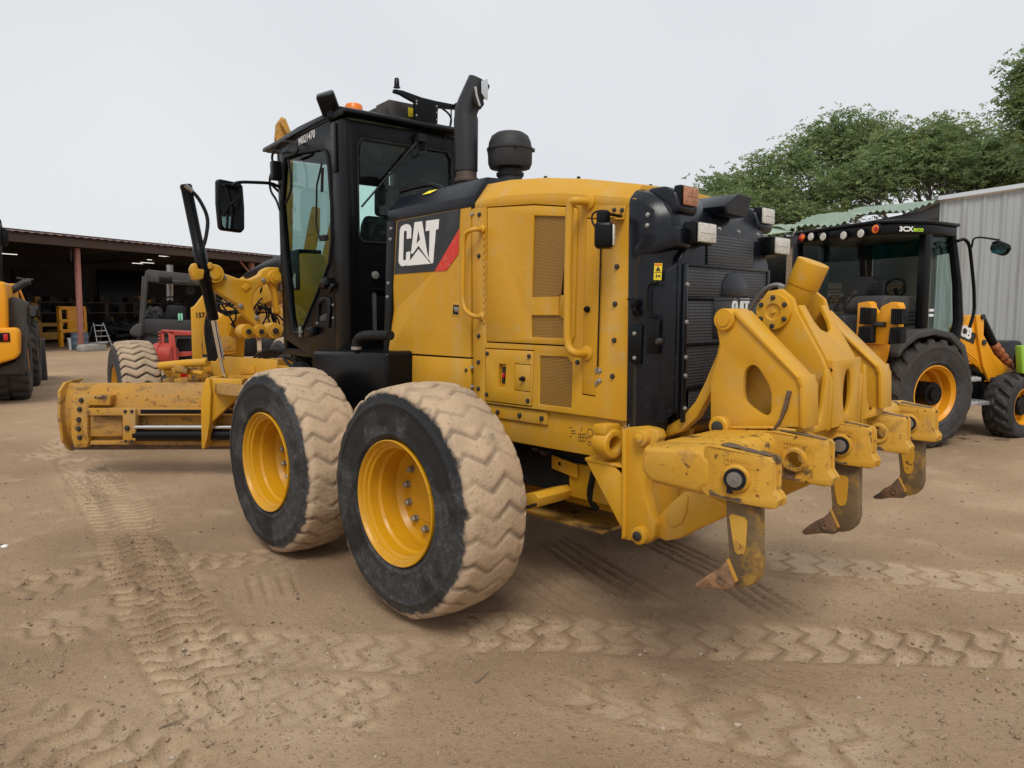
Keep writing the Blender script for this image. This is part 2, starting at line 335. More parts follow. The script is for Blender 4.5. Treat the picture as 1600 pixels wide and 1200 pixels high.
# ------------------------------------------------------------------ shared shapes
def tyre(Rr, W, rim, nl, depth, style='zig', k=.6, across=14, sub=13):
    """tyre of real tread: axle along Y, centre at the origin"""
    prof = []
    d_ = Rr-rim; sw = [(rim, .40), (rim+.010, .455), (rim+d_*.10, .478), (rim+d_*.115, .490), (rim+d_*.15, .490), (rim+d_*.165, .482), (rim+d_*.32, .503), (rim+d_*.50, .503), (rim+d_*.62, .490), (rim+d_*.64, .498), (rim+d_*.67, .496), (rim+d_*.69, .484), (rim+d_*.80, .462)]
    for r, h in sw: prof.append((-h*W, r, 0, 0))
    for i in range(across+1):
        u = -1 + 2*i/across; a = abs(u)
        prof.append((u*W*(.46 if a < .97 else .455), Rr - .05*W*a*a - .055*W*max(0, a-.86)/.14, u, 1))
    for r, h in sw[::-1]: prof.append((h*W, r, 0, 0))
    nth = nl*sub; th = np.arange(nth)*2*np.pi/nth; V = []; GV = []
    wob = .003*np.sin(7*th+1)+.002*np.sin(17*th); rs = np.random.RandomState(3)
    for y, r, u, tr in prof:
        rr = np.full(nth, r); g = np.zeros(nth)
        if tr:
            a = abs(u)
            if style in ('zig', 'worn'):
                z = abs(((u*1.0+1.25) % 1.0)-.5)*2
                ph = (th*nl/(2*np.pi) + k*z) % 1.0; d = np.minimum(ph, 1-ph); wd = .15 if style == 'zig' else .16
                g = np.clip(1-(d/wd), 0, 1); g = np.clip(g*1.7, 0, 1) if style == 'zig' else np.clip(g*1.9, 0, 1)*.8+.2*np.clip(1-ph*1.6, 0, 1)
                g = g*(.75+.25*np.sin(th*5+u*3)) if style == 'worn' else g
                rr = r - depth*g
            elif style == 'ag':
                off = .5 if u > 0 else 0
                ph = (th*nl/(2*np.pi) + k*a + off) % 1.0
                lug = np.clip((.30-np.abs(ph-.5))/.07, 0, 1) if a > .08 else np.zeros(nth)
                g = 1-lug; rr = r - depth*g
            rr = rr + wob + (rs.normal(0, .0007, nth) if style != 'ag' else 0)
        V.append(np.stack([rr*np.cos(th), np.full(nth, y), rr*np.sin(th)], -1)); GV.append(g)
    V = np.concatenate(V); m = len(prof); b = MB()
    b.v = [Vector(q) for q in V.tolist()]
    b.f = [(i*nth+j, (i+1)*nth+j, (i+1)*nth+(j+1) % nth, i*nth+(j+1) % nth) for i in range(m-1) for j in range(nth)]
    b.mi = [0]*len(b.f); b.groove = np.concatenate(GV); return b
def tyre_mesh(b, mt, ang):
    me = b.mesh('tyre', mt, 0, ang); a = me.attributes.new('groove', 'FLOAT', 'POINT'); a.data.foreach_set('value', b.groove.astype(np.float32)); return me
def bolt_mesh(name, r, h, m, n=6):
    return MB().lathe([(r*1.25, 0), (r*1.25, h*.25), (r, h*.25), (r, h*.85), (r*.8, h)], n=n).mesh(name, m, 0, 30)
BOLT = bolt_mesh('bolt', .009, .010, M['zinc']); DBOLT = bolt_mesh('bolt', .010, .010, M['dbolt'])
LUG = bolt_mesh('lug_nut', .019, .035, M['zinc'])
def bolts(pts, n, parent, me=None, name='bolt', sc=1.0):
    for q in pts: link(name, me or BOLT, parent, facing(q, n) @ Matrix.Scale(sc, 4))
def text_mesh(s, size, mt, depth=.002, name='lettering', bold=0.0):
    c = bpy.data.curves.new('t', 'FONT'); c.body = s; c.size = size; c.extrude = depth; c.offset = bold; c.resolution_u = 3
    o = bpy.data.objects.new('t', c); COL.objects.link(o); dg = bpy.context.evaluated_depsgraph_get()
    me = bpy.data.meshes.new_from_object(o.evaluated_get(dg)); bpy.data.objects.remove(o); bpy.data.curves.remove(c)
    me.name = name; me.materials.clear(); me.materials.append(mt); return me
def text(s, size, mt, parent, o, xdir, ydir, name='lettering', bold=0.0, sx=1.0):
    """flat lettering whose baseline starts at o, running along xdir, rising along ydir"""
    me = text_mesh(s, size, mt, .0015, name, bold)
    x = Vector(xdir).normalized(); y = Vector(ydir); y = (y - x*y.dot(x)).normalized(); z = x.cross(y)
    Mx = Matrix(((x.x*sx, y.x, z.x, o[0]), (x.y*sx, y.y, z.y, o[1]), (x.z*sx, y.z, z.z, o[2]), (0, 0, 0, 1)))
    for v in me.vertices: v.co.x *= sx
    Mx = Matrix(((x.x, y.x, z.x, o[0]), (x.y, y.y, z.y, o[1]), (x.z, y.z, z.z, o[2]), (0, 0, 0, 1)))
    return link(name, me, parent, Mx)
# ================================================================== MOTOR GRADER
G = thing('motor_grader', 'large yellow six-wheeled motor grader with muddy tyres and a rear ripper', 'motor grader', (0, 0, 0))
YS = .50                                                     # hood side plane
c4 = lambda *pts: crop(pts, 580, 260, 3.0)
def side(pts, y=YS, t=-.02): return PL(pts, 'y', y), Vector((0, t, 0))

# ---- hood body (dark core, both yellow sides, yellow roof)
core = MB()
prof = [(.455, 1.12), (.455, 2.20), (.40, 2.26), (-.40, 2.26), (-.455, 2.20), (-.455, 1.12)]
core.prism([(-.955, y, z) for y, z in prof], (2.08, 0, 0))
core.build('hood_core', M['joint'], G)
# roof: arched, sloping to the rear; sections along x
def loft(secs, closed=False):
    b = MB(); n = len(secs[0]); b.v = [Vector(q) for s in secs for q in s]
    b.f = [(i*n+j, i*n+j+1, (i+1)*n+j+1, (i+1)*n+j) for i in range(len(secs)-1) for j in range(n-1)]
    if closed:
        b.f += [(i*n+n-1, i*n, (i+1)*n, (i+1)*n+n-1) for i in range(len(secs)-1)] + [tuple(range(n))[::-1], tuple(range((len(secs)-1)*n, len(secs)*n))]
    b.mi = [0]*len(b.f); return b
xs = [-.957, -.85, -.6, -.3, 0, .15, .205]
def roofz(x): return 2.455 - .035*max(0, -x)**1 - .125*max(0, -x)**1.7
def edgez(x): return 2.335 - .045*max(0, -x) - .075*max(0, -x)**1.8
secs = []
for x in xs:
    zt, ze = roofz(x), edgez(x)
    secs.append([(x, .501, ze-.04), (x, .501, ze), (x, .40, zt), (x, .2, zt+.012), (x, -.2, zt+.012), (x, -.40, zt), (x, -.501, ze), (x, -.501, ze-.04)])
b = loft(secs, True); b.build('hood_roof', M['yel'], G, .006, 25)
# left side surround with openings
so_ = c4((470,180),(495,164),(640,118+16),(760,112+14),(880,122),(1060,134),(1243,150),(1200,1196),(535,1108),(480,1092))
door = c4((541,190),(760,176),(960,188),(970,205),(955,800),(935,845),(537,825))
box_ = c4((533,851),(764,862),(753,1128),(530,1101))
meshl = c4((790,888),(918,893),(943,925),(937,1133),(786,1116))
strip = c4((1008,240),(1082,247),(1050,1080),(985,1070))
def inset(pts, d):
    c = Vector((sum(p[0] for p in pts)/len(pts), sum(p[1] for p in pts)/len(pts))); out = []
    for p in pts:
        v = Vector(p)-c; out.append(tuple(c + v*(1 - d/max(v.length, 1))))
    return out
q, t = side(so_); hs = [PL(h, 'y', YS) for h in (door, box_, meshl, strip)]
b = MB().prism(q, t, hs); b.build('side_panel', M['yel'], G, .004)
b = MB().prism([(x, -.50, z) for x, y, z in [tuple(a) for a in q]], (0, .02, 0)); b.build('side_panel', M['yel'], G, .004)
# door with two mesh openings
m1 = c4((762,230),(925,235),(918,612),(750,612)); m2 = c4((750,698),(880,699),(898,714),(915,716),(912,807),(748,801)); lat = c4((888,606),(925,606),(918,700),(884,690))
dr = inset(door, 2.0)
q, t = side(dr, YS+.006, -.024)
D = MB().prism(q, t, [PL(h, 'y', YS+.006) for h in (m1, m2, lat)]).build('side_door', M['yel'], G, .004)
q, t = side(inset(m1, -2), YS-.006, -.006); MB().prism(q, t).build('mesh_panel', M['yelmesh'], D)
q, t = side(inset(m2, -2), YS-.006, -.006); MB().prism(q, t).build('mesh_panel', M['yelmesh'], D)
q, t = side(inset(lat, -1), YS-.012, -.006); MB().prism(q, t).build('latch_pocket', M['joint'], D)
q, t = side(c4((893,622),(912,622),(910,684),(891,680)), YS+.006, -.012); MB().prism(q, t).build('latch', M['zinc'], D, .002)
# moulded surround of the latch
q, t = side(c4((880,600),(900,588),(925,590),(922,715),(900,712),(878,690)), YS+.012, -.008)
MB().prism(q, t, [PL(lat, 'y', YS+.012)]).build('latch_frame', M['yel'], D, .003)
# hinge, a row of knuckles
for i in range(14):
    a = P(*c4((530, 285+i*33))[0], 'y', YS+.006); c = P(*c4((530, 303+i*33))[0], 'y', YS+.006)
    MB().cyl(a, c, .007, 8).build('hinge_knuckle', M['yel'], D)
# access box and its little flap
q, t = side(inset(box_, 2.0), YS+.005, -.022)
pk = c4((598,925),(632,927),(628,1042),(593,1036)); fl = c4((672,923),(748,930),(745,1060),(668,1050))
B_ = MB().prism(q, t, [PL(pk, 'y', YS+.005), PL(fl, 'y', YS+.005)]).build('service_panel', M['yel'], G, .004)
q, t = side(inset(fl, 1.2), YS+.005, -.012); MB().prism(q, t).build('flap', M['yel'], B_, .003)
q, t = side(pk, YS-.018, -.004); MB().prism(q, t).build('switch_pocket', M['yel'], B_)
q, t = side(c4((614,940),(626,940),(622,1018),(611,1016)), YS-.008, -.012); MB().prism(q, t).build('switch', M['dark'], B_, .002)
q, t = side(c4((614,968),(624,968),(622,992),(612,990)), YS-.002, -.008); MB().prism(q, t).build('switch_lever', M['red'], B_, .002)
link('knob', MB().lathe([(.014, 0), (.016, .012), (.010, .02), (.010, .03)], n=12).mesh('knob', M['blk']), B_, facing(P(*c4((715,995))[0], 'y', YS+.005), (0, 1, 0)))
bolts([P(*a, 'y', YS+.005) for a in c4((545,877),(741,890),(735,1098),(542,1069))], (0, 1, 0), B_, DBOLT, sc=1.15)
q, t = side(inset(meshl, -1), YS-.008, -.006); MB().prism(q, t).build('mesh_panel', M['yelmesh'], G)
# narrow flap with hinge and knob
q, t = side(inset(strip, 1.6), YS+.004, -.02); S_ = MB().prism(q, t).build('narrow_door', M['yel'], G, .004)
link('knob', MB().lathe([(.016, 0), (.018, .012), (.012, .022)], n=12).mesh('knob', M['blk']), S_, facing(P(*c4((1016,670))[0], 'y', YS+.004), (0, 1, 0)))
for yy in (945, 1005):
    MB().cyl(P(*c4((1055, yy))[0], 'y', YS+.004), P(*c4((1054, yy+22))[0], 'y', YS+.004), .007, 8).build('hinge_knuckle', M['zinc'], S_)
bolts([P(*a, 'y', YS) for a in c4((1073,958),(1072,1005),(475,224),(475,942),(475,1032))], (0, 1, 0), G, BOLT, sc=1.2)
bolts([P(*a, 'y', YS) for a in c4((508,226),(506,420),(505,795),(504,918),(503,1042),(968,918),(1153,470),(1144,645),(1140,815),(1132,984))], (0, 1, 0), G, DBOLT, sc=1.2)
# small flanged bracket that carries the lamp arm, and the lamp
br = MB(); q, t = side(c4((1105,182),(1198,184),(1188,250),(1105,236)), YS+.004, .006); br.prism(q, t)
a_, b_ = P(*c4((1105,236))[0], 'y', YS+.004), P(*c4((1188,250))[0], 'y', YS+.004)
br.prism([a_, b_, b_+Vector((0, .07, -.005)), a_+Vector((0, .07, -.005))], (0, 0, .008)); BR = br.build('lamp_bracket', M['yel'], G, .002)
bolts([P(*a, 'y', YS+.010) for a in c4((1140,204),(1177,205))], (0, 1, 0), BR, DBOLT)
lp = P(*c4((1092,325))[0], 'y', YS+.14)
LM = MB().obox(lp+Vector((.0, 0, 0)), (.09, .11, .125), (0, 0, 35)).build('work_lamp', M['blk'], G, .018, seg=3)
e_ = Matrix.Rotation(R(35), 3, 'Z') @ Vector((-1, 0, 0))
MB().obox(lp+e_*.046, (.012, .085, .10), (0, 0, 35)).build('lamp_lens', M['lens'], LM, .004)
MB().obox(lp+Vector((.01, -.005, .09)), (.05, .05, .055)).box(lp.x-.012, lp.x+.012, .51, lp.y, lp.z+.1, lp.z+.112).build('lamp_mount', M['blk'], LM, .004)
MB().tube(bez(lp+Vector((.06, 0, .05)), lp+Vector((.10, 0, .10)), lp+Vector((.08, .0, .14)), lp+Vector((.0, -.03, .12))), .005, 6).build('lamp_cable', M['rub'], LM)
MB().tube([P(*c4((1076,372))[0], 'y', YS+.008), P(*c4((1062,940))[0], 'y', YS+.008)], .004, 6).build('cable', M['blk'], G)
# handrails
def rail(pts, r, off, nm='grab_rail'):
    a = [P(*q, 'y', YS+off) for q in pts]; a0 = P(*pts[0], 'y', YS); a1 = P(*pts[-1], 'y', YS)
    pth = arc([Vector((a[0].x, YS-.01, a[0].z)), a[0], *a[1:-1], a[-1], Vector((a[-1].x, YS-.01, a[-1].z))])
    o = MB().tube(pth, r, 12).build(nm, M['yel'], G)
    for k in (a[0], a[-1]): MB().lathe([(r*1.9, 0), (r*1.9, .012), (r*1.4, .02)], (k.x, YS, k.z), (0, 1, 0), 16).build('rail_flange', M['yel'], o)
rail(c4((962,160),(930,165),(922,500),(918,845),(955,880)), .021, .10)
rail(c4((480,292),(432,318),(430,500),(428,665),(478,705)), .014, .075)
# ---- front side panel with the big print, black trim, lower panel
fp = c4((120,255),(468,190),(465,895),(82,870)); yb = YS+.004
f0, f1, f2, f3 = PL(fp, 'y', yb); kx = P(*c4((300,490))[0], 'y', yb); kt = f0*.42+f1*.58
b = MB()
ka = P(*c4((108, 506))[0], 'y', yb); km = P(*c4((95, 690))[0], 'y', yb-.030)
I3 = Vector((0, -.04, 0)); vs = [f0, f1, f2, f3, ka, km, kx, f0+I3, f1+I3, f2+I3, f3+I3]
b.add(vs, [(0, 1, 2, 3, 6, 4), (6, 3, 5), (6, 5, 4), (7, 10, 9, 8), (0, 7, 8, 1), (1, 8, 9, 2), (2, 9, 10, 3), (3, 10, 7, 0, 4, 5)])
FP = b.build('front_side_panel', M['yel'], G, 0, 3)
def decal(pts, nm, mt, dy, par=None): return MB().prism(PL(pts, 'y', yb+dy), (0, -.0015, 0)).build(nm, mt, par or FP)
decal(c4((122,256),(418,200),(412,300),(297,492),(108,506)), 'print_background', M['blkp'], .0022)
decal(c4((412,292),(409,408),(351,489),(297,491)), 'print_stripe', M['redp'], .0040)
C1 = c4((152,274),(170,270),(182,276),(188,290),(187,337),(166,340),(167,304),(160,300),(153,306),(149,436),(156,442),(163,436),(164,402),(183,398),(181,440),(172,458),(155,467),(140,467),(131,456),(128,440),(134,300),(140,282))
A1 = c4((203,262),(238,257),(262,405),(272,440),(262,430),(222,372),(196,408),(186,410))
T1_ = c4((257,255),(318,247),(315,294),(303,297),(290,452),(282,456),(270,436),(274,300),(255,304))
tri = c4((221,388),(278,456),(163,466))
decal(C1, 'letter', M['white'], .0042)
q = PL(A1, 'y', yb+.0042); MB().prism(q, (0, -.0015, 0), [PL(c4((220,298),(229,342),(221,352),(212,364)), 'y', yb+.0042)]).build('letter', M['white'], FP)
decal(T1_, 'letter', M['white'], .0042); decal(tri, 'letter_triangle', M['white'], .0042)
q, t = side(c4((378,640),(416,644),(413,706),(374,700)), yb+.003, -.012)
lf = MB().prism(q, t, [PL(c4((384,648),(411,651),(408,698),(380,694)), 'y', yb+.003)]).build('latch_frame', M['yel'], FP, .002)
q, t = side(c4((384,648),(411,651),(408,698),(380,694)), yb+.0012, -.001); MB().prism(q, t).build('latch_pocket', M['joint'], FP)
q, t = side(c4((386,658),(408,660),(406,682),(390,680)), yb+.008, -.006); MB().prism(q, t).build('latch', M['zinc'], FP, .002)
q, t = side(c4((82,880),(465,903),(466,1060),(78,1030)), YS+.004, -.03); LP = MB().prism(q, t).build('lower_side_panel', M['yel'], G, .004)
bolts([P(*a, 'y', YS+.004) for a in c4((446,955),(87,922))], (0, 1, 0), LP, DBOLT)
q, t = side(c4((74,255),(118,255),(80,880),(80,1030),(52,1028),(56,870)), YS+.002, -.06); TR = MB().prism(q, t).build('black_trim', M['blk'], G, .004)
bolts([P(*a, 'y', YS+.002) for a in c4((95,292),(92,342),(82,548),(78,612),(63,802),(62,912),(62,976),(62,1008))], (0, 1, 0), TR, BOLT, sc=1.2)
# black front cowl above the panel: roof with chamfer and exhaust
q0 = P(*c4((75,210))[0], 'y', YS+.004); q1 = P(*c4((472,140))[0], 'y', YS+.004)
secs = []
for x, dz in ((q0.x, 0), (.9, .003), (.6, .012), (.30, .02), (.205, .02)):
    z = q0.z + (q1.z-q0.z)*((q0.x-x)/(q0.x-q1.x))
    secs.append([(x, .504, z-.075), (x, .504, z), (x, .40, z+.105+dz), (x, 0, z+.125+dz), (x, -.40, z+.105+dz), (x, -.504, z), (x, -.504, z-.075)])
CW = loft(secs, True).build('front_cowl', M['navy'], G, .008, 30)
MB().box(.21, q0.x-.005, -.50, -.47, 1.1, 2.3).build('right_front_panel', M['yel'], G, .004)
MB().box(q0.x-.03, q0.x-.01, -.46, .46, 1.1, 2.35).build('front_bulkhead', M['blk'], G)
h0 = [P(*c4(q)[0], 'y', .33) for q in ((160,175),(125,118),(275,82),(330,100),(365,148))]
MB().tube(arc(h0), .017, 10).build('grab_rail', M['blk'], G)
lb = [P(*c4(q)[0], 'y', .455) for q in ((250,145),(289,143),(268,168),(232,172))]
lb = [Vector((p_.x, .44 if i > 1 else .42, q0.z+.07+.012+ (.0 if i > 1 else .02))) for i, p_ in enumerate(lb)]
MB().prism(lb, (0, -.002, .003)).build('warning_label', M['labely'], CW)
# exhaust stack
ex = P(729, 288, 'y', .12); ex.z = 2.50
ez = 3.06
st = MB().cyl((ex.x, ex.y, ex.z-.08), (ex.x, ex.y, ex.z+.14), .072, 20).lathe([(.076, .0), (.085, .005), (.085, .03), (.076, .035)], (ex.x, ex.y, ex.z+.06), n=20)
EX = st.build('exhaust_stack', M['exhr'], G, .003)
MB().lathe([(.078, 0), (.084, .34), (.082, .36), (.07, .37)], (ex.x, ex.y, ex.z+.14), n=24).build('heat_shield', M['exh'], EX)
el = [Vector((ex.x, ex.y, ex.z+.48)), Vector((ex.x, ex.y, ex.z+.54)), Vector((ex.x-.015, ex.y-.015, ex.z+.59)), Vector((ex.x-.075, ex.y-.06, ex.z+.74))]
MB().tube(el, [.08, .079, .079, .079], 20, True).build('elbow', M['exh'], EX, 0, 40)
fl_ = el[-1]; ndir = (el[-1]-el[-2]).normalized()
MB().lathe([(.07, 0), (.07, .004)], fl_+ndir*.001, ndir, 20).build('pipe_mouth', M['dark'], EX)
xm = fl_.x-.06; pm = lambda pts: [P(u, v, 'x', xm) for u, v in pts]
MB().prism(pm([(739,143),(744,133),(751,139),(757,163),(751,171),(743,163)]), (.012, 0, 0)).build('pipe_cut', M['dark'], EX, .002)
MB().prism([a+Vector((-.012, 0, 0)) for a in pm([(750,127),(760,124),(760,156),(757,157),(750,146)])], (-.004, 0, 0)).build('rain_flap', M['galv'], EX, .001)
MB().tube([a+Vector((-.01, 0, 0)) for a in pm([(741,136),(743,150),(748,166)])], .008, 6).build('flap_strap', M['galv'], EX)
# pre-cleaner bowl
pc = P(797, 278, 'y', -.12); z0 = roofz(pc.x)+.02
PCN = MB().lathe([(.15, -.02), (.13, .0), (.092, .03), (.085, .05), (.085, .16)], (pc.x, pc.y, z0), n=32).build('air_intake_stem', M['gry'], G)
zc = z0+.16
MB().lathe([(.088, -.01), (.096, 0), (.096, .018), (.083, .022), (.083, .055)], (pc.x, pc.y, zc-.02), n=32).build('clamp_band', M['gry'], PCN)
MB().lathe([(.080, .02), (.140, .03), (.152, .06), (.155, .145), (.161, .15), (.161, .163), (.152, .168), (.146, .205), (.128, .245), (.095, .268), (.05, .279), (.001, .281)], (pc.x, pc.y, zc), n=40, cap=False).build('pre_cleaner_bowl', M['gry'], PCN)
for a in (20, 90, 150, 230, 300):
    MB().obox((pc.x+.163*math.cos(R(a)), pc.y+.163*math.sin(R(a)), zc+.155), (.02, .02, .025), (0, 0, a)).build('clip', M['gry'], PCN, .003)
for x, y in ((-.25, .36), (-.5, .36), (.05, -.3), (-.7, -.1), (-.9, .25)):
    link('bolt', DBOLT, G, Matrix.Translation((x, y, roofz(x)+.004)))

# ---- black rear housing and grille
hp = [(-.955, 2.285), (-1.04, 2.262), (-1.12, 2.21), (-1.175, 2.135), (-1.195, 2.02), (-1.205, 1.52), (-1.185, 1.28), (-1.12, 1.07), (-.955, 1.02)]
hb = MB(); n = len(hp)
def housing_ring(y, lim, dz): return [(max(x, lim), y, z-(dz if z > 2.1 else 0)) for x, z in hp]
HR = ((.507, -1.06, .075), (.500, -1.10, .055), (.455, -1.17, .012), (.40, -1.20, 0), (.33, -1.21, 0))
secs = [housing_ring(-y, a, c) for y, a, c in HR]+[housing_ring(y, a, c) for y, a, c in HR[::-1]]
HS = loft(secs, True).build('rear_housing', M['navy'], G, .012, 40)
ce = lambda *pts: crop(pts, 960, 270, 5.217)
c5 = lambda *pts: crop(pts, 900, 260, 2.857)
bolts([P(*a, 'y', .507) for a in c5((322,217),(320,264))], (0, 1, 0), HS, BOLT, sc=1.2)
# hinged rear door: proud slab with chamfered top on the left corner, dark shut line
XG = -1.215
def rear(pts, x, t): return PL(pts, 'x', x), Vector((t, 0, 0))
dl = [(-.98, 1.10), (-.98, 1.92), (-1.08, 2.07), (-1.19, 2.09), (-1.22, 1.9), (-1.22, 1.15)]
DR = MB().prism([(-1.19, .445, 1.20), (-1.19, .445, 1.93), (-1.19, .33, 2.06), (-1.19, -.33, 2.06), (-1.19, -.445, 1.93), (-1.19, -.445, 1.20), (-1.15, -.36, 1.09), (-1.15, .36, 1.09)], (-.028, 0, 0)).build('rear_door', M['navy'], G, .014, seg=3)
MB().prism([(-.995, .5085, 1.08), (-.995, .5085, 1.90), (-1.05, .5085, 2.03), (-1.09, .5085, 2.06), (-1.09, .5085, 2.035), (-1.062, .5085, 2.01), (-1.015, .5085, 1.885), (-1.015, .5085, 1.08)], (0, -.01, 0)).build('shut_line', M['joint'], HS)
# corner wing: vertical chamfered column beside the grille
MB().prism([(-1.02, .505, 1.12), (-1.155, .475, 1.12), (-1.222, .415, 1.20), (-1.10, .415, 1.20)], (0, 0, .74)).build('corner_column', M['navy'], DR, .012)
MB().prism([(-1.02, -.505, 1.12), (-1.155, -.475, 1.12), (-1.222, -.415, 1.20), (-1.10, -.415, 1.20)], (0, 0, .74)).build('corner_column', M['navy'], DR, .012)
# mesh inserts and solid plates on the door face
for z0_, z1_, y0_, y1_ in ((1.90, 2.06, -.25, .22), (1.745, 1.89, -.40, .40), (1.30, 1.725, -.40, .40), (1.13, 1.285, -.36, .36)):
    MB().box(XG-.012, XG-.004, y0_, y1_, z0_, z1_).build('grille_mesh', M['grille'], DR, .004)
for z in (1.895, 1.735, 1.292, 1.51):
    MB().box(XG-.020, XG-.004, -.41, .41, z-.008, z+.008).build('grille_bar', M['navy'], DR, .004)
for y in (.415, -.415):
    MB().box(XG-.020, XG-.004, y-.014, y+.014, 1.13, 1.90).build('grille_edge', M['navy'], DR, .004)
dome = [(-.20, 1.75), (-.185, 1.80), (-.14, 1.85), (-.06, 1.875), (.02, 1.868), (.07, 1.83), (.095, 1.75)]
MB().prism([(XG-.004, y, z) for y, z in dome[::-1]], (-.014, 0, 0)).build('blank_plate', M['navy'], DR, .005)
CP_ = MB().box(XG-.022, XG-.004, -.24, .16, 1.54, 1.735).build('badge_plate', M['blkp'], DR, .004)
xo = XG-.0245
def yz(pts, y0, z0, s): return [(xo, y0-a*s, z0+b_*s) for a, b_ in pts]
Cl = [(1,7.5),(1.6,9.2),(3,10),(4.4,9.2),(5,7.5),(5,6.3),(3.5,6.3),(3.5,7.9),(3,8.4),(2.5,7.9),(2.5,2.1),(3,1.6),(3.5,2.1),(3.5,3.9),(5,3.9),(5,2.4),(4.4,.7),(3,0),(1.6,.7),(1,2.4)]
Al = [(7,10),(8.9,10),(10.2,0),(8.7,0),(8.4,2.4),(7.4,2.4),(7.1,0),(5.6,0)]
Ah = [(7.65,4.1),(7.95,7.6),(8.2,4.1)]
Tl = [(9.4,10),(13.2,10),(13.2,8.3),(12.1,8.3),(12.1,0),(10.5,0),(10.5,8.3),(9.4,8.3)]
_b0, _b1 = P(1142, 466, 'x', xo), P(1171, 470, 'x', xo); ss = (_b0.y-_b1.y)/13.2; ys, zs = _b0.y, _b0.z-10*ss
b = MB(); b.prism(yz(Cl, ys, zs, ss), (.002, 0, 0)); b.build('letter', M['white'], CP_)
MB().prism(yz(Al, ys, zs, ss), (.002, 0, 0), [yz(Ah, ys, zs, ss)]).build('letter', M['white'], CP_)
MB().prism(yz(Tl, ys, zs, ss), (.002, 0, 0)).build('letter', M['white'], CP_)
MB().box(XG-.026, XG-.02, -.24, .16, 1.728, 1.736).build('badge_trim', M['gryl'], CP_)
bolts([(XG-.012, y, z) for y, z in ((.28, 2.085), (.12, 2.085), (-.07, 2.085), (-.28, 2.085))]+[(XG-.02, .415, z) for z in (1.80, 1.62, 1.45, 1.36, 1.20)]+[(XG-.02, -.415, z) for z in (1.80, 1.62, 1.4)], (-1, 0, 0), DR, BOLT, sc=1.1)
# light pods: side arms with square lamps, and two lamps let into the roof corners
def lampbox(u0, v0, u1, v1, x, dpt, mt, par):
    um, vm = (u0+u1)/2, (v0+v1)/2
    y0, y1 = P(u0, vm, 'x', x).y, P(u1, vm, 'x', x).y; z0_, z1_ = P(um, v1, 'x', x).z, P(um, v0, 'x', x).z
    H_ = MB().box(x+.014, x+dpt, y1-.008, y0+.008, z0_-.008, z1_+.008).build('lamp_housing', M['blk'], par, .010)
    MB().box(x-.004, x+.012, y1, y0, z0_, z1_).build('lamp_lens', M[mt], par, .006)
    MB().box(x-.006, x-.0035, y1+.012, y0-.012, (z0_+z1_)/2-.002, (z0_+z1_)/2+.002).box(x-.006, x-.0035, (y0+y1)/2-.002, (y0+y1)/2+.002, z0_+.01, z1_-.01).build('lens_rib', M[mt], par)
    return (y0+y1)/2, (z0_+z1_)/2
for s, q in ((1, (1093, 349, 1119, 379)), (-1, (1213, 372, 1234, 397))):
    LPD = MB().prism([(-.99, s*.512, 1.94), (-.99, s*.512, 1.985), (-1.05, s*.512, 2.05), (-1.19, s*.512, 2.085), (-1.235, s*.512, 2.07), (-1.235, s*.512, 1.975), (-1.10, s*.512, 1.95)], (0, -s*.13, 0)).build('lamp_arm', M['navy'], G, .012)
    lampbox(*q, -1.30, .09, 'lens', LPD)
for s, q, mt in ((1, (1070, 292, 1091, 322), 'lensb'), (-1, (1193, 326, 1210, 350), 'lens')):
    yc, zc_ = P((q[0]+q[2])/2, (q[1]+q[3])/2, 'x', -1.20).y, P((q[0]+q[2])/2, (q[1]+q[3])/2, 'x', -1.20).z
    TL = MB().prism([(-1.02, yc+.085, zc_-.09), (-1.17, yc+.085, zc_-.09), (-1.19, yc+.085, zc_-.06), (-1.165, yc+.085, zc_+.02), (-1.10, yc+.085, zc_+.055), (-1.0, yc+.085, zc_+.055)], (0, -.17, 0)).build('roof_lamp_pod', M['navy'], G, .022, seg=3)
    lampbox(*q, -1.20, .06, mt, TL)
sc_ = [P(u, v, 'x', -1.25) for u, v in ((1132,321),(1155,302),(1175,308),(1167,340),(1135,334))]
SCP = MB().prism(sc_, (.26, .0, .0)).build('hood_scoop', M['navy'], G, .006)
cs = sum(sc_, Vector())/5; MB().prism([cs+(a-cs)*.90+Vector((-.0015, 0, 0)) for a in sc_], (-.001, 0, 0)).build('scoop_mouth', M['dark'], SCP)
# handle, latch block, yellow label on the left side of the housing
hq = [P(*q, 'y', .535) for q in c5((360,521),(322,525),(322,600),(320,668),(356,672))]
MB().tube(arc(hq), .008, 8).build('door_handle', M['blk'], HS)
q = PL(c5((236,705),(295,706),(288,885),(240,876),(230,862)), 'y', .52); LB = MB().prism(q, (0, -.016, 0)).build('latch_block', M['blk'], HS, .005)
bolts([P(*a, 'y', .52) for a in c5((262,746),(262,855))], (0, 1, 0), LB, BOLT)
q = PL(c5((350,432),(385,432),(380,508),(346,507)), 'y', .512); WL = MB().prism(q, (0, -.002, 0)).build('warning_label', M['labely'], HS)
q = PL(c5((352,434),(383,434),(382,442),(351,442)), 'y', .5135); MB().prism(q, (0, -.001, 0)).build('label_band', M['orange'], WL)
for tr in (((366,446),(377,466),(356,466)), ((352,471),(380,471),(380,473.5),(352,473.5)), ((356,482),(361,482),(361,496),(356,496)), ((366,485),(376,485),(376,493),(366,493))):
    q = PL(c5(*tr), 'y', .5135); MB().prism(q, (0, -.001, 0)).build('label_print', M['blkp'], WL)
q = PL(c5((318,680),(372,682),(368,838),(312,832)), 'y', .512); MB().prism(q, (0, -.01, 0)).build('recess_panel', M['blk'], HS, .004)
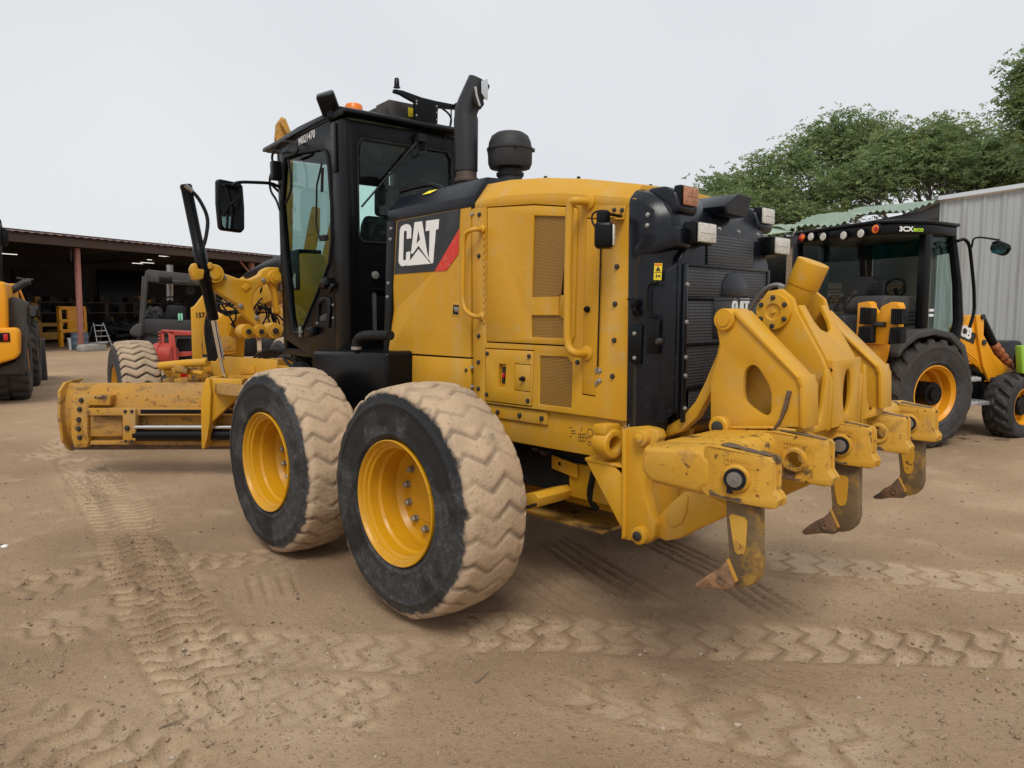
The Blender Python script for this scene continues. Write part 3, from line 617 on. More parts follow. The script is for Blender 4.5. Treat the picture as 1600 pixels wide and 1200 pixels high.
link('lock_cylinder', MB().lathe([(.018, 0), (.018, .02), (.010, .03)], n=14).mesh('lock_cylinder', M['dbolt']), HS, facing(P(*c5((377,781))[0], 'y', .512), (0, 1, 0)))
b = MB(); rr = random.Random(4)
for i in range(9):
    a = P(*c5((262+rr.uniform(-8, 8), 605+rr.uniform(0, 55)))[0], 'y', .525); b.obox(a, (.03, .02, .03), (rr.uniform(0, 90), rr.uniform(0, 90), 20))
b.tube([P(*c5((232,593))[0], 'y', .52), P(*c5((260,600))[0], 'y', .53), P(*c5((268,660))[0], 'y', .53)], .007, 6); b.build('cable_tie_knot', M['blk'], HS)
b = MB()
for i in range(7):
    a = R(i*51); b.prism([(-.965, .512, 1.075), (-.965+.03*math.cos(a), .512, 1.075+.03*math.sin(a)), (-.965+.024*math.cos(a+.4), .514, 1.075+.024*math.sin(a+.4))], (0, -.003, 0))
b.build('torn_foil', M['galv'], HS)

# ---- rear frame beam under the hood
FB = MB().box(-1.0, .9, .33, .47, .895, 1.12).box(-1.0, .9, -.47, -.33, .895, 1.12).box(-1.02, -.9, -.47, .47, .86, 1.06).build('frame_beam', M['yel'], G, .006)
MB().box(-.38, .35, .47, .484, 1.03, 1.105).build('frame_flange', M['yel'], FB, .003)
bolts([(x, .484, 1.066) for x in (-.34, -.16, .03, .2)], (0, 1, 0), FB, DBOLT, sc=1.3)
# stencilled hose diagram
b = MB()
dx = [P(u, v, 'y', .4715) for u, v in ((904,678),(915,678),(915,689),(904,689),(904,678))]
b.tube(dx, .0016, 4)
for u0, v0, u1, v1 in ((905,683,914,683),(907,679,907,688),(911,679,911,688),(915,684,921,684),(890,668,894,668),(892,673,899,673),(893,677,900,677),(890,682,893,682),(909,667,909,674)):
    b.tube([P(u0, v0, 'y', .4715), P(u1, v1, 'y', .4715)], .0016, 4)
b.tube([P(922+4.5*math.cos(t_), 676+6*math.sin(t_), 'y', .4715) for t_ in [i*.6283 for i in range(11)]], .0016, 4)
b.tube([P(921+2.5*math.cos(t_), 693+3.5*math.sin(t_), 'y', .4715) for t_ in [i*.6283 for i in range(11)]], .0016, 4)
b.build('stencil_print', M['blkp'], FB)
# tow eye ring standing out at the rear corner
te = P(951, 692, 'y', .535); txn = Vector((-1, .12, 0)).normalized()
TE = MB().lathe([(.040, 0), (.040, .10), (.072, .10), (.076, .09), (.076, .0), (.040, 0)], te-txn*.05, txn, 32, False); TE.box(te.x-.035, te.x+.05, .44, .60, te.z+.05, te.z+.10).box(te.x-.03, te.x+.05, .44, .50, te.z-.07, te.z+.07)
TEo = TE.build('tow_eye', M['yel'], G, .006)
MB().lathe([(.038, .0), (.038, .004)], te-txn*.045, txn, 24).build('eye_bore', M['yelmud'], TEo)
MB().lathe([(.028, 0), (.030, .008), (.022, .014)], P(969, 695, 'y', .478), (0, 1, 0), 18).build('reflector', M['red'], G)
MB().prism(PL([(938,662),(962,664),(985,668),(985,716),(962,728),(920,716)], 'y', .476), (0, -.03, 0)).build('corner_plate', M['yel'], G, .004)
# ---- belly: dark engine pan, lower rails, hoses and valves seen behind the wheel
MB().box(-.75, 1.1, -.32, .32, .60, 1.02).build('engine_block', M['dark'], G, .02)
MB().box(-1.0, 1.9, .10, .16, .50, .60).box(-1.0, 1.9, -.16, -.10, .50, .60).build('lower_rail', M['yel'], G, .006)
q = P(880, 745, 'y', .30)
VB = MB().box(-.78, -.42, .16, .34, .60, .80).build('valve_body', M['yel'], G, .006)
MB().prism([(-.50, .36, .80), (-.30, .36, .83), (-.30, .36, .75), (-.50, .36, .72)], (0, -.012, 0), [[( -.36+.014*math.cos(a), .36, .785+.014*math.sin(a)) for a in [i*.785 for i in range(8)]]]).build('valve_bracket', M['yel'], VB, .002)
for i, (x, z) in enumerate(((-.25, .83), (-.18, .84), (-.12, .82))):
    MB().cyl((x, .34, z), (x+.05, .34, z+.005), .018, 10).build('hose_fitting', M['stl'], VB)
for pth in (bez((-.62, .35, .82), (-.62, .37, .7), (-.55, .36, .62), (-.6, .3, .55)), bez((-.2, .34, .83), (.1, .36, .80), (.3, .35, .86), (.6, .3, .8)), bez((-.40, .33, .60), (-.3, .36, .48), (0, .36, .48), (.4, .3, .55)), bez((-.7, .36, .87), (-.4, .38, .86), (0, .36, .88), (.5, .35, .87))):
    MB().tube(pth, .017, 8).build('hose', M['rub'], G)
q = PL([(818,772),(835,770),(842,779),(838,793),(820,797)], 'y', .62)
st_ = MB().prism(q, (0, -.28, 0)).build('foot_step', M['yel'], G, .004)
for i in range(5):
    p0_ = P(820+4.2*i, 793-1.2*i, 'y', .628); MB().obox(p0_, (.016, .012, .012), (0, 45, 0)).build('step_tooth', M['joint'], st_)
MB().box(-.62, .2, -.25, .28, .40, .42).build('belly_guard', M['yelmud'], G, .003)
# ------------------------------------------------------------------ rear ripper
c6 = lambda *pts: crop(pts, 900, 600, 2.667)
RF = [(205,182),(285,176),(335,195),(345,225),(322,268),(300,330),(288,390),(288,450),(304,530),(330,585),(322,640),(290,668),(240,655),(190,646),(196,430)]
for s in (1, -1):
    q = [Vector((a.x, s*.54, a.z)) for a in PL(c6(*RF), 'y', .54)]
    mp = MB().prism(q, (0, -s*.07, 0)).build('ripper_mount_plate', M['yel'], G, .006)
    q = [Vector((a.x, s*.545, a.z)) for a in PL(c6((35,308),(150,332),(196,390),(192,600),(180,585)), 'y', .545)]
    MB().prism(q, (0, -s*.02, 0)).build('gusset', M['yel'], mp, .004)
    q = [Vector((a.x, s*.55, a.z)) for a in PL(c6((36,306),(195,340),(196,352),(38,322)), 'y', .55)]
    MB().prism(q, (0, -s*.10, 0)).build('gusset_flange', M['yel'], mp, .004)
    q = [Vector((a.x, s*.56, a.z)) for a in PL(c6((191,190),(205,190),(203,640),(189,648)), 'y', .56)]
    MB().prism(q, (0, -s*.10, 0)).build('edge_flange', M['yel'], mp, .004)
    for (u, v), r, mt in (((283, 222), .042, 'yel'), ((276, 627), .045, 'yel')):
        a = P(*c6((u, v))[0], 'y', .54); o = MB().lathe([(r, -.10), (r, .035), (r*.9, .04)], (a.x, s*.54, a.z), (0, s, 0), 24).build('pin_boss', M[mt], mp, .003)
        MB().lathe([(.024, 0), (.024, .012), (.018, .016)], (a.x, s*.578, a.z), (0, s, 0), 18).build('pin', M['yel' if v < 300 else 'dbolt'], o)
    lo = [(330,600),(345,545),(400,490),(445,452),(500,440),(620,500),(640,530),(590,568),(500,608),(430,645),(372,656),(338,640)]
    q = [Vector((a.x, s*.50, a.z)) for a in PL(c6(*lo), 'y', .50)]
    la = MB().prism(q, (0, -s*.09, 0)).build('lower_link', M['yel'], G, .012)
    q = [Vector((a.x, s*.508, a.z)) for a in PL(c6((372,560),(440,460),(466,470),(460,530),(440,580),(420,590),(400,600)), 'y', .508)]
    MB().prism(q, (0, -s*.012, 0)).build('stiffener', M['yel'], la, .005)
    ul = [(390,1165),(470,1120),(530,1050),(575,960),(625,840),(640,770),(700,700),(720,740),(690,800),(650,900),(600,1010),(540,1120),(470,1185),(390,1210)]
    q = [Vector((a.x, s*.40, a.z)) for a in PL(c5(*ul), 'y', .40)]
    MB().prism(q, (0, -s*.06, 0)).build('upper_link', M['yel'], G, .010)
q = [(-.90, .33, .86), (-1.06, .40, .86), (-1.06, .40, .56), (-1.0, .40, .50), (-.95, .33, .56)]
MB().box(-1.06, -1.02, -.47, .47, .62, 1.0).build('ripper_back_plate', M['yel'], G, .006)
MB().prism(xz([(-1.06,1.06),(-1.12,1.06),(-1.09,.86),(-1.10,.70),(-1.17,.55),(-1.06,.50)], .18), (0, -.05, 0)).prism(xz([(-1.06,1.06),(-1.12,1.06),(-1.09,.86),(-1.10,.70),(-1.17,.55),(-1.06,.50)], -.13), (0, -.05, 0)).build('centre_mount_plate', M['yel'], G, .006)
for y in (.50, .395, .19, .155, -.155, -.19, -.395, -.50):      # weld beads where the mast plates meet the beam
    rr = random.Random(int(y*100)+60); n_ = 26; pts = [(-1.45-.385*i/n_, y+.0025*(1 if y > 0 else -1), 1.139+.030*min(1, i/18)) for i in range(n_+1)]
    MB().tube(pts, [.006+.0018*(i % 2)+rr.uniform(0, .001) for i in range(n_+1)], 6).build('weld_bead', M['yelworn'], G, 0, 70)
# beam: one rounded box with chamfered ends
bp_ = [(-1.46, 1.135), (-1.76, 1.16), (-1.79, 1.12), (-1.79, 1.02), (-1.74, .975), (-1.50, .985), (-1.45, 1.03)]
BM = MB().prism(xz(bp_, .93), (0, -1.86, 0)).build('ripper_beam', M['yelworn'], G, .02, seg=3)
for s in (1, -1):
    b = loft([[(x, s*.928, z) for x, z in bp_], [(x*.995-.01, s*1.05, z-.004) for x, z in bp_], [(-1.61+(x+1.61)*.86, s*1.09, 1.07+(z-1.07)*.82) for x, z in bp_]], True)
    b.build('beam_end', M['yelworn'], BM, .012)
for y in (1.0, .5, 0, -.5, -1.0):
    sx_, sz_ = .012+.024*(1-y), -.010*(1-y)                      # the beam sits very slightly askew on its links
    def sk(pts): return [(a+sx_, c+sz_) for a, c in pts]
    def taper(b):
        for v in b.v: v.y = y+(v.y-y)*(1-.55*min(1, max(0, (-1.80+sx_-v.x)/.20)))
        return b
    pk_ = sk([(-1.765, 1.168), (-1.80, 1.172), (-1.995, 1.150), (-2.008, 1.135), (-2.010, 1.03), (-2.032, 1.00), (-2.028, .972), (-2.005, .965), (-1.90, .972), (-1.78, .985), (-1.755, 1.0)])
    hx, hz = -1.885+sx_, 1.062+sz_
    b = MB(); q = xz(pk_, y+.085)
    hole = [(hx+.034*math.cos(a), y+.085, hz+.034*math.sin(a)) for a in [-i*.3927 for i in range(16)]]
    b.prism(q, (0, -.040, 0), [hole]); b.prism(xz(pk_, y-.045), (0, -.040, 0), [[(a, y-.045, c) for a, _, c in hole]])
    b.prism(xz(sk([(-1.765, 1.165), (-1.80, 1.168), (-1.80, .985), (-1.765, 1.0)]), y+.046), (0, -.092, 0))
    b.prism(xz(sk([(-1.965, 1.150), (-1.995, 1.147), (-2.005, 1.03), (-2.03, 1.0), (-2.02, .972), (-1.975, .968)]), y+.046), (0, -.092, 0))
    PK = taper(b).build('shank_pocket', M['yelworn'], BM, .004)
    fy = .085*(1-.55*.085/.20)-.002; o = Vector((hx, y+fy, hz)); nn = Vector((-.23, .97, 0)).normalized()
    MB().lathe([(.034, -.01), (.053, -.01), (.053, .008), (.047, .015), (.036, .015), (.034, -.01)], o, nn, 20, False).build('hole_collar', M['yelworn'], PK)
    b = MB(); rr = random.Random(int(y*10)+20)
    for i in range(16):                                     # cast lettering, worn to studs
        b.obox((-1.85-.012*(i % 8)+sx_, y+.086, 1.135-.018*(i//8)-.01*((i % 8)/8)+sz_), (.007, .004, .012), (0, rr.uniform(-20, 20), 0))
    for i in range(8): b.obox((-1.955-.004*(i % 2)+sx_, y+.086, 1.10-.012*i+sz_), (.010, .004, .006))
    taper(b).build('cast_marks', M['yelworn'], PK)
    b = MB(); up1 = [(-1.80+sx_, y+.03, 1.1728+sz_)]; lo1 = []
    for i in range(9):
        x = -1.80-.185*i/8; z = 1.1728-.0208*i/8; hw = .5*(.06-.025*i/8)+rr.uniform(-.008, .008); up1.append((x+sx_, y+hw, z+sz_)); lo1.append((x+sx_, y-hw+rr.uniform(-.006, .006), z+sz_))
    b.prism(up1+lo1[::-1], (0, 0, .0015)).build('worn_edge', M['rust'], PK)
    b = MB(); up1 = []; lo1 = []
    for i in range(11):
        x = -1.79-.21*i/10; up1.append((x+sx_, y+.0858, .985-.018*min(1, i/5)+.012+sz_+rr.uniform(0, .016))); lo1.append((x+sx_, y+.0858, .9855-.0135*min(1, i/5)+sz_+.003))
    taper(b.prism(up1+lo1[::-1], (0, .001, 0))).build('worn_edge', M['rust'], PK)
    if y in (1.0, 0, -1.0):
        MB().lathe([(.031, -.15), (.031, .022), (.028, .028), (.001, .030)], o, nn, 20, False).build('shank_pin', M['stl'], PK)
        MB().lathe([(.032, .016), (.041, .016), (.041, .025), (.032, .025), (.032, .016)], o, nn, 20, False).obox(o+Vector((.015, .018, -.042)), (.018, .014, .026)).build('pin_ring', M['rub'], PK)
        sh = sk([(-1.815, 1.15), (-1.955, 1.13), (-1.957, .96), (-1.962, .80), (-1.966, .73), (-1.955, .685), (-1.93, .655), (-1.895, .640), (-1.862, .642), (-1.835, .70), (-1.843, .76), (-1.828, .88)])
        hs = sk([(-1.842, .905), (-1.852, .915), (-1.905, .912), (-1.915, .90), (-1.912, .80), (-1.905, .775), (-1.882, .765), (-1.868, .775), (-1.856, .83)])
        SH = MB().prism(xz(sh, y+.026), (0, -.052, 0)).build('ripper_shank', M['shank'], G, .006)
        for s in (1, -1): MB().prism(xz(hs, y+s*.0262), (0, s*.0025, 0)).build('painted_recess', M['yelworn'], SH)
        tp = sk([(-1.838, .735), (-1.862, .71), (-1.878, .66), (-1.868, .622), (-1.80, .612), (-1.745, .598), (-1.715, .588), (-1.702, .602), (-1.735, .632), (-1.765, .665), (-1.80, .69)])
        tp = [(a+rr.uniform(-.004, .004), c+rr.uniform(-.004, .004)) for a, c in tp]
        T_ = MB().prism(xz(tp, y+.038), (0, -.076, 0)).build('ripper_tip', M['rustlt' if y == 1.0 else 'rust'], SH, .010)
        MB().prism(xz(sk([(-1.836, .738), (-1.845, .742), (-1.886, .665), (-1.876, .655)]), y+.039), (0, -.078, 0)).build('tip_collar', M['yelbl'], SH, .004)
        MB().lathe([(.016, .0), (.020, .005), (.012, .007), (.009, .003)], (-1.822+sx_, y+.038, .655+sz_), (0, 1, 0), 12).build('tip_pin', M['rust'], SH)
# uprights: outer masts with an opening, boxed centre mast with the trunnion cylinder
up_ = [(620,690),(622,660),(640,640),(668,636),(700,655),(985,945),(1000,985),(1003,1165),(600,1165),(600,965),(642,800)]
hol = [(775,886),(810,890),(870,990),(872,1060),(868,1105),(838,1116),(760,1060),(745,1020),(748,920)]
hol = chaikin(hol)
for s in (1, -1):
    cv = lambda l_: [Vector((a.x, s*.50, a.z)) for a in PL(c5(*l_), 'y', .50)]
    b = MB(); b.prism(cv(up_), (0, -s*.03, 0), [cv(hol)]); UP = b.build('ripper_mast', M['yel'], G, .005)
    MB().prism([a+Vector((0, -s*.09, 0)) for a in cv(up_)], (0, -s*.03, 0)).build('mast_plate', M['yel'], UP, .005)
    e = cv([(700,655),(985,945),(1000,985),(1003,1165)]); b = MB()
    for a, c in zip(e, e[1:]):
        n_ = Vector((-(c-a).z, 0, (c-a).x)).normalized()*-.0; b.prism([a+Vector((-.002, s*.012, 0)), c+Vector((-.002, s*.012, 0)), c+Vector((-.020, s*.012, -.004)), a+Vector((-.020, s*.012, .012))], (0, -s*.145, 0))
    b.build('mast_flange', M['yel'], UP, .004)
    a = P(*c5((657, 684))[0], 'y', .52)
    MB().lathe([(.050, -.16), (.050, .015), (.046, .02), (.030, .02), (.030, .026), (.001, .027)], (a.x, s*.50, a.z), (0, s, 0), 24).build('mast_pin', M['yel'], UP)
    a = P(*c5((645, 1160))[0], 'y', .51)
    bo = MB().lathe([(.048, -.02), (.048, .03), (.042, .036)], (a.x, s*.50, a.z), (0, s, 0), 24).build('pin_boss', M['yel'], UP)
    MB().lathe([(.027, 0), (.027, .010), (.020, .014)], (a.x, s*.535, a.z), (0, s, 0), 18).build('pin', M['dbolt'], UP)
    # U-cut web between outer and centre mast
    U = [(.485, 1.14), (.485, 1.33), (.455, 1.34), (.44, 1.27), (.41, 1.21), (.37, 1.175), (.33, 1.165), (.29, 1.185), (.255, 1.25), (.235, 1.36), (.225, 1.41), (.20, 1.41), (.20, 1.14)]
    MB().prism([(-1.845, s*y, z) for y, z in U], (.022, 0, 0)).build('web_plate', M['yel'], G, .004)
    sp_ = [(-1.46, 1.13), (-1.84, 1.13), (-1.845, 1.36), (-1.80, 1.46), (-1.675, 1.67), (-1.655, 1.73), (-1.60, 1.775), (-1.53, 1.765), (-1.485, 1.70), (-1.48, 1.6), (-1.44, 1.35)]
    MB().prism(xz(sp_, s*.19), (0, -s*.035, 0)).build('centre_mast_plate', M['yel'], G, .006)
    d0 = (-1.572, s*.19, 1.668)
    TD = MB().lathe([(.085, -.03), (.085, 0), (.082, .022), (.040, .022), (.034, .012), (.012, .012), (.008, .022), (.001, .022)], d0, (0, s, 0), 32).build('trunnion_cap', M['yel'], G)
    bolts([(d0[0]+.066*math.cos(R(a)), s*.212, d0[2]+.066*math.sin(R(a))) for a in (90, 150, 210, 270, 330, 30)], (0, s, 0), TD, DBOLT, sc=1.0)
rp = [(.155, 1.14), (.155, 1.45), (-.155, 1.45), (-.155, 1.14)]
ov = [(.045*math.cos(a), 1.29+(.115 if math.sin(a) > 0 else .10)*math.sin(a)) for a in [i*.3142 for i in range(20)]]
MB().prism([(-1.845, y, z) for y, z in rp], (.02, 0, 0), [[(-1.845, y, z) for y, z in ov]]).build('mast_back_plate', M['yel'], G, .003)
A0, A1 = Vector((-1.843, 0, 1.40)), Vector((-1.672, 0, 1.70)); dv = (A1-A0)
def sl(y, t): return A0+dv*t+Vector((0, y, 0))
U2 = [(.155, 0), (.155, 1), (.09, 1), (.085, .75), (.06, .62), (0, .56), (-.06, .62), (-.085, .75), (-.09, 1), (-.155, 1), (-.155, 0)]
MB().prism([sl(y, t_) for y, t_ in U2], (.018, 0, -.008)).build('mast_back_plate', M['yel'], G, .003)
cy0, cy1 = Vector((-1.47, 0, 1.46)), Vector((-1.665, 0, 1.905)); dn = (cy1-cy0).normalized()
CY = MB().lathe([(.072, 0), (.072, .36), (.076, .362), (.076, (cy1-cy0).length-.004), (.072, (cy1-cy0).length), (.001, (cy1-cy0).length+.001)], cy0, dn, 28).build('ripper_cylinder', M['yel'], G, .002)
MB().cyl(cy0, cy0-dn*.50, .03, 16).build('cylinder_rod', M['chr'], CY)
MB().box(-1.60, -1.54, -.15, .15, 1.64, 1.70).build('trunnion_shaft', M['yel'], CY, .01)
fp_ = P(1243, 437, 'y', -.10)
MB().obox((-1.50, -.05, 1.78), (.05, .03, .03)).tube(bez((-1.50, -.05, 1.79), (-1.40, -.05, 1.85), (-1.30, 0, 1.7), (-1.22, 0, 1.3)), .012, 8).build('hydraulic_hose', M['stl'], CY)
MB().prism([(-1.50+.012, .512, 1.0), (-1.83, .512, 1.0), (-1.83, .512, 1.0)], (0, 0, 0)) if False else None
sb = PL(c5((940,1000),(958,1006),(938,1085),(905,1155),(872,1195),(862,1195),(905,1130),(926,1060)), 'y', .515)
MB().prism(sb, (0, -.02, 0)).build('stop_rod', M['rust'], G, .003)

# ------------------------------------------------------------------ tandem wheels
def rim_mb():
    b = MB()
    b.lathe([(.345, -.40), (.352, -.40), (.352, -.385), (.31, -.36), (.305, -.06), (.335, -.035), (.350, -.022), (.352, .000), (.347, .004), (.337, -.006), (.333, -.020), (.318, -.028), (.316, -.040), (.300, -.048), (.297, -.10), (.286, -.115), (.283, -.215), (.262, -.245), (.235, -.252), (.001, -.252)], (0, .215, 0), (0, 1, 0), 72, False)
    b.lathe([(.235, -.252), (.16, -.246), (.155, -.238), (.001, -.238)], (0, .2155, 0), (0, 1, 0), 48, False)
    for v in b.v: v.x *= .975; v.z *= .975
    return b
RIM = rim_mb().mesh('wheel', M['yelrim'], 0, 32)
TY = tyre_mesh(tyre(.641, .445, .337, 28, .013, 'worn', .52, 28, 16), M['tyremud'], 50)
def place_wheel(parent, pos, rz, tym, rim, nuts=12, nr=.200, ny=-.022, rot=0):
    Wm = Matrix.Translation(pos) @ Matrix.Rotation(rz, 4, 'Z')
    w_ = link('wheel', rim, parent, Wm)
    link('tyre', tym, w_, Wm @ Matrix.Rotation(R(rot), 4, 'Y'))
    for i in range(nuts):
        a = 2*math.pi*(i+.3)/nuts
        link('lug_nut', LUG, w_, Wm @ facing((nr*math.cos(a), ny, nr*math.sin(a)), (0, 1, 0)))
    return w_
for x in (0, 1.523):
    for s in (1, -1):
        place_wheel(G, (x, s*1.07, .654), 0 if s > 0 else math.pi, TY, RIM, ny=-.036, rot=x*37)
for s in (1, -1):
    MB().prism(xz([(-.28, .52), (-.20, .44), (1.72, .44), (1.80, .52), (1.80, .80), (1.70, .90), (-.18, .90), (-.28, .80)], s*.80), (0, -s*.20, 0)).build('tandem_case', M['yelmud'], G, .03)
    MB().cyl((.76, s*.3, .70), (.76, s*.62, .70), .20, 24).build('axle_tube', M['yelmud'], G)
MB().box(.55, .97, -.35, .35, .45, .95).build('axle_housing', M['yelmud'], G, .04)
for x in (0, 1.523):
    for s in (1, -1): MB().cyl((x, s*.78, .668), (x, s*1.03, .668), .17, 24).build('hub', M['yelmud'], G)

# ------------------------------------------------------------------ cab on the articulated front frame
Fm = lambda: MB(FF.M)
cf1 = lambda *pts: crop(pts, 400, 110, 6.667)
cf2 = lambda *pts: crop(pts, 420, 290, 3.87)
YC = .552
CAB = Fm().box(1.60, 2.90, -.55, .55, 1.30, 1.36).build('cab', M['blk'], G, .01)
gl = cf1((300,905),(440,852),(690,806),(735,830),(757,900)) + cf2((384,120),(384,330),(370,470),(335,560),(215,850),(180,880),(155,870),(140,800),(105,420),(78,100))
glL = [FF.px(a, b_, 'y', YC) for a, b_ in gl]
wall = [(1.78, 1.33), (2.35, 1.33), (2.86, 1.44), (2.90, 2.0), (2.895, 3.12), (1.78, 3.12)]
b = Fm().prism(xz(wall, YC), (0, -.04, 0), [glL]); DO = b.build('cab_door', M['blk'], CAB, .006)
sealin = [Vector((a.x+(2.35-a.x)*.035, a.y, a.z+(2.35-a.z)*.025)) for a in glL]
Fm().prism([a+Vector((0, .012, 0)) for a in glL], (0, -.02, 0), [[a+Vector((0, .012, 0)) for a in sealin]]).build('window_seal', M['rub'], DO, .004)
Fm().prism([Vector((a.x, YC-.018, a.z)) for a in glL], (0, -.006, 0)).build('door_glass', M['glass'], DO)
# door lower: recessed pocket, latch, hinge
q = [FF.px(*p_, 'y', YC) for p_ in cf2((300,700),(330,672),(372,680),(382,720),(372,860),(300,860))]
Fm().prism(q, (0, .014, 0), [[FF.px(*p_, 'y', YC) for p_ in cf2((312,715),(350,690),(358,780),(350,830),(308,826))]]).build('pocket_frame', M['blk'], DO, .004)
q = [FF.px(*p_, 'y', YC+.001) for p_ in cf2((312,790),(352,772),(352,815),(310,822))]; Fm().prism(q, (0, .006, 0)).build('worn_pocket', M['gryl'], DO, .003)
a = FF.px(*cf2((345,590))[0], 'y', YC+.03); Fm().obox(a, (.10, .06, .07), (0, 20, 0)).obox(a+Vector((-.10, 0, -.04)), (.10, .03, .04), (0, 30, 0)).build('door_latch', M['blk'], DO, .012)
a = FF.px(*cf2((190,885))[0], 'y', YC+.02); Fm().obox(a, (.025, .02, .09)).obox(a, (.06, .02, .02)).build('hinge_bracket', M['zinc'], DO, .003)
a = FF.px(*cf2((255,885))[0], 'y', YC+.03); Fm().obox(a, (.16, .06, .07), (0, 10, 0)).build('door_hinge', M['blk'], DO, .012)
Fm().tube([FF.px(*p_, 'y', YC+.02) for p_ in cf2((75,90),(100,420),(125,700),(150,880),(190,890))], .012, 8).build('door_edge_tube', M['blk'], DO)
bolts([FF.W(*FF.px(*p_, 'y', YC+.012)) for p_ in cf2((376,640),(390,722),(391,800),(294,832))], FF.M.to_3x3() @ Vector((0, 1, 0)), DO, BOLT)
# posts and walls
Fm().prism([(1.58, .535, 1.33), (1.58, .47, 1.33), (1.80, .47, 1.33), (1.80, .553, 1.33), (1.72, .56, 1.33), (1.66, .556, 1.33)], (0, 0, 1.77)).build('rear_post', M['blk'], CAB, .012)
Fm().box(1.66, 1.72, .556, .57, 2.72, 3.08).build('post_cover', M['blk'], CAB, .01)
Fm().prism([(1.58, -.535, 1.33), (1.58, -.47, 1.33), (1.80, -.47, 1.33), (1.80, -.553, 1.33)], (0, 0, 1.77)).build('rear_post', M['blk'], CAB, .012)
for s in (1, -1): Fm().box(2.82, 2.90, s*.54-.03, s*.54+.012*s, 1.36, 3.09).build('front_post', M['blk'], CAB, .012)
rw = [(1.60, y, z) for y, z in ((.50, 1.33), (.50, 3.10), (-.50, 3.10), (-.50, 1.33))]
rg = [(1.60, y, z) for y, z in ((.40, 2.20), (.435, 2.24), (.43, 2.93), (.39, 2.985), (-.39, 2.985), (-.43, 2.93), (-.435, 2.24), (-.40, 2.20))]
RW = Fm().prism(rw, (.05, 0, 0), [rg]).build('rear_wall', M['blk'], CAB, .006)
rgi = [(1.60, y*.965, 2.59+(z-2.59)*.955) for _, y, z in rg]
Fm().prism([(1.592, y, z) for _, y, z in rg], (.02, 0, 0), [[(1.592, y, z) for _, y, z in rgi]]).build('window_seal', M['rub'], RW, .003)
Fm().prism([(1.615, y, z) for _, y, z in rg], (.006, 0, 0)).build('rear_window', M['glassc'], RW)
Fm().box(1.57, 1.60, -.30, .30, 1.50, 1.80).build('access_panel', M['blk'], RW, .006)
Fm().box(1.55, 1.62, -.40, .34, 1.83, 1.86).build('panel_lip', M['blk'], RW, .006)
Fm().lathe([(.03, 0), (.03, .015), (.01, .02)], (1.60, .30, 1.96), (-1, 0, 0), 16).build('plug', M['zinc'], RW)
for y0, z0, y1, z1 in ((.31, 1.5, .33, 1.84),): Fm().box(1.56, 1.60, y0, y1, z0, z1).build('panel_edge', M['gryl'], RW, .004)
# right side and windscreen glazing
b = Fm(); b.box(1.80, 2.82, -.552, -.51, 1.33, 1.62).box(1.80, 2.82, -.552, -.51, 2.72, 3.09); b.build('right_wall', M['blk'], CAB, .006)
Fm().box(1.80, 2.82, -.535, -.529, 1.62, 3.0).build('side_glass', M['glassc'], CAB)
Fm().box(2.855, 2.861, -.52, .52, 1.44, 3.0).build('windscreen', M['glassc'], CAB)
Fm().box(2.83, 2.90, -.54, .54, 3.02, 3.09).box(2.83, 2.90, -.54, .54, 1.36, 1.44).build('windscreen_rail', M['blk'], CAB, .006)
Fm().box(2.80, 2.82, -.50, -.08, 2.86, 3.08).build('sky_block_panel', M['dark'], CAB, .006)  # added dark panel, blocks the sky seen through the rear window
# roof
rz_ = [(1.52, 3.135), (1.54, 3.165), (1.60, 3.185), (2.4, 3.195), (2.95, 3.17), (3.14, 3.135), (3.15, 3.11), (2.9, 3.11), (1.55, 3.115)]
RO = Fm().prism(xz(rz_, .56), (0, -1.12, 0)).build('cab_roof', M['blk'], CAB, .015, seg=3)
for s in (1, -1):
    Fm().prism([(1.62, s*.562, 3.165), (2.0, s*.572, 3.175), (3.12, s*.595, 3.145), (3.15, s*.595, 3.115), (2.0, s*.575, 3.138), (1.62, s*.565, 3.132)], (0, -s*.05, 0)).build('roof_edge', M['blk'], RO, .008)
Fm().box(1.82, 2.82, -.50, .50, 3.07, 3.10).build('headlining', M['dark'], CAB)
a = FF.px(*cf1((410,745))[0], 'y', YC+.003); c_ = FF.px(*cf1((580,690))[0], 'y', YC+.003)
text('M021470', .088, M['white'], DO, FF.W(a.x-.065, YC+.003, a.z-.042), FF.M.to_3x3() @ Vector((-1, 0, .02)), (0, 0, 1), 'lettering', .0003, sx=1.02)
# roof equipment
a = FF.W(*FF.px(513, 162, 'x', 1.78)); LT = MB().obox(a, (.13, .14, .16), (20, 25, 150)).build('roof_work_lamp', M['blk'], RO, .02, seg=3)
e_ = Matrix.Rotation(R(150), 3, 'Z') @ Vector((-1, 0, 0))
MB().obox(a+e_*.058+Vector((0, 0, -.02)), (.02, .11, .12), (20, 25, 150)).build('lamp_lens', M['lens'], LT, .004)
MB().obox(a+Vector((-.05, -.02, -.09)), (.10, .06, .06), (0, 0, 30)).build('lamp_mount', M['blk'], LT, .008)
a = FF.px(553, 178, 'x', 1.80); a = FF.W(1.80, a.y, 3.185)
MB().lathe([(.075, 0), (.075, .02), (.066, .02)], a, (0, 0, 1), 24).build('beacon_base', M['blk'], RO)
MB().lathe([(.066, .02), (.067, .075), (.058, .088), (.001, .09)], a, (0, 0, 1), 24, False).build('beacon', M['orange'], RO)
pq = lambda u, v: FF.W(*FF.px(u, v, 'x', 1.66))
bx0, bx1 = FF.px(622, 196, 'x', 1.70), FF.px(650, 172, 'x', 1.70)
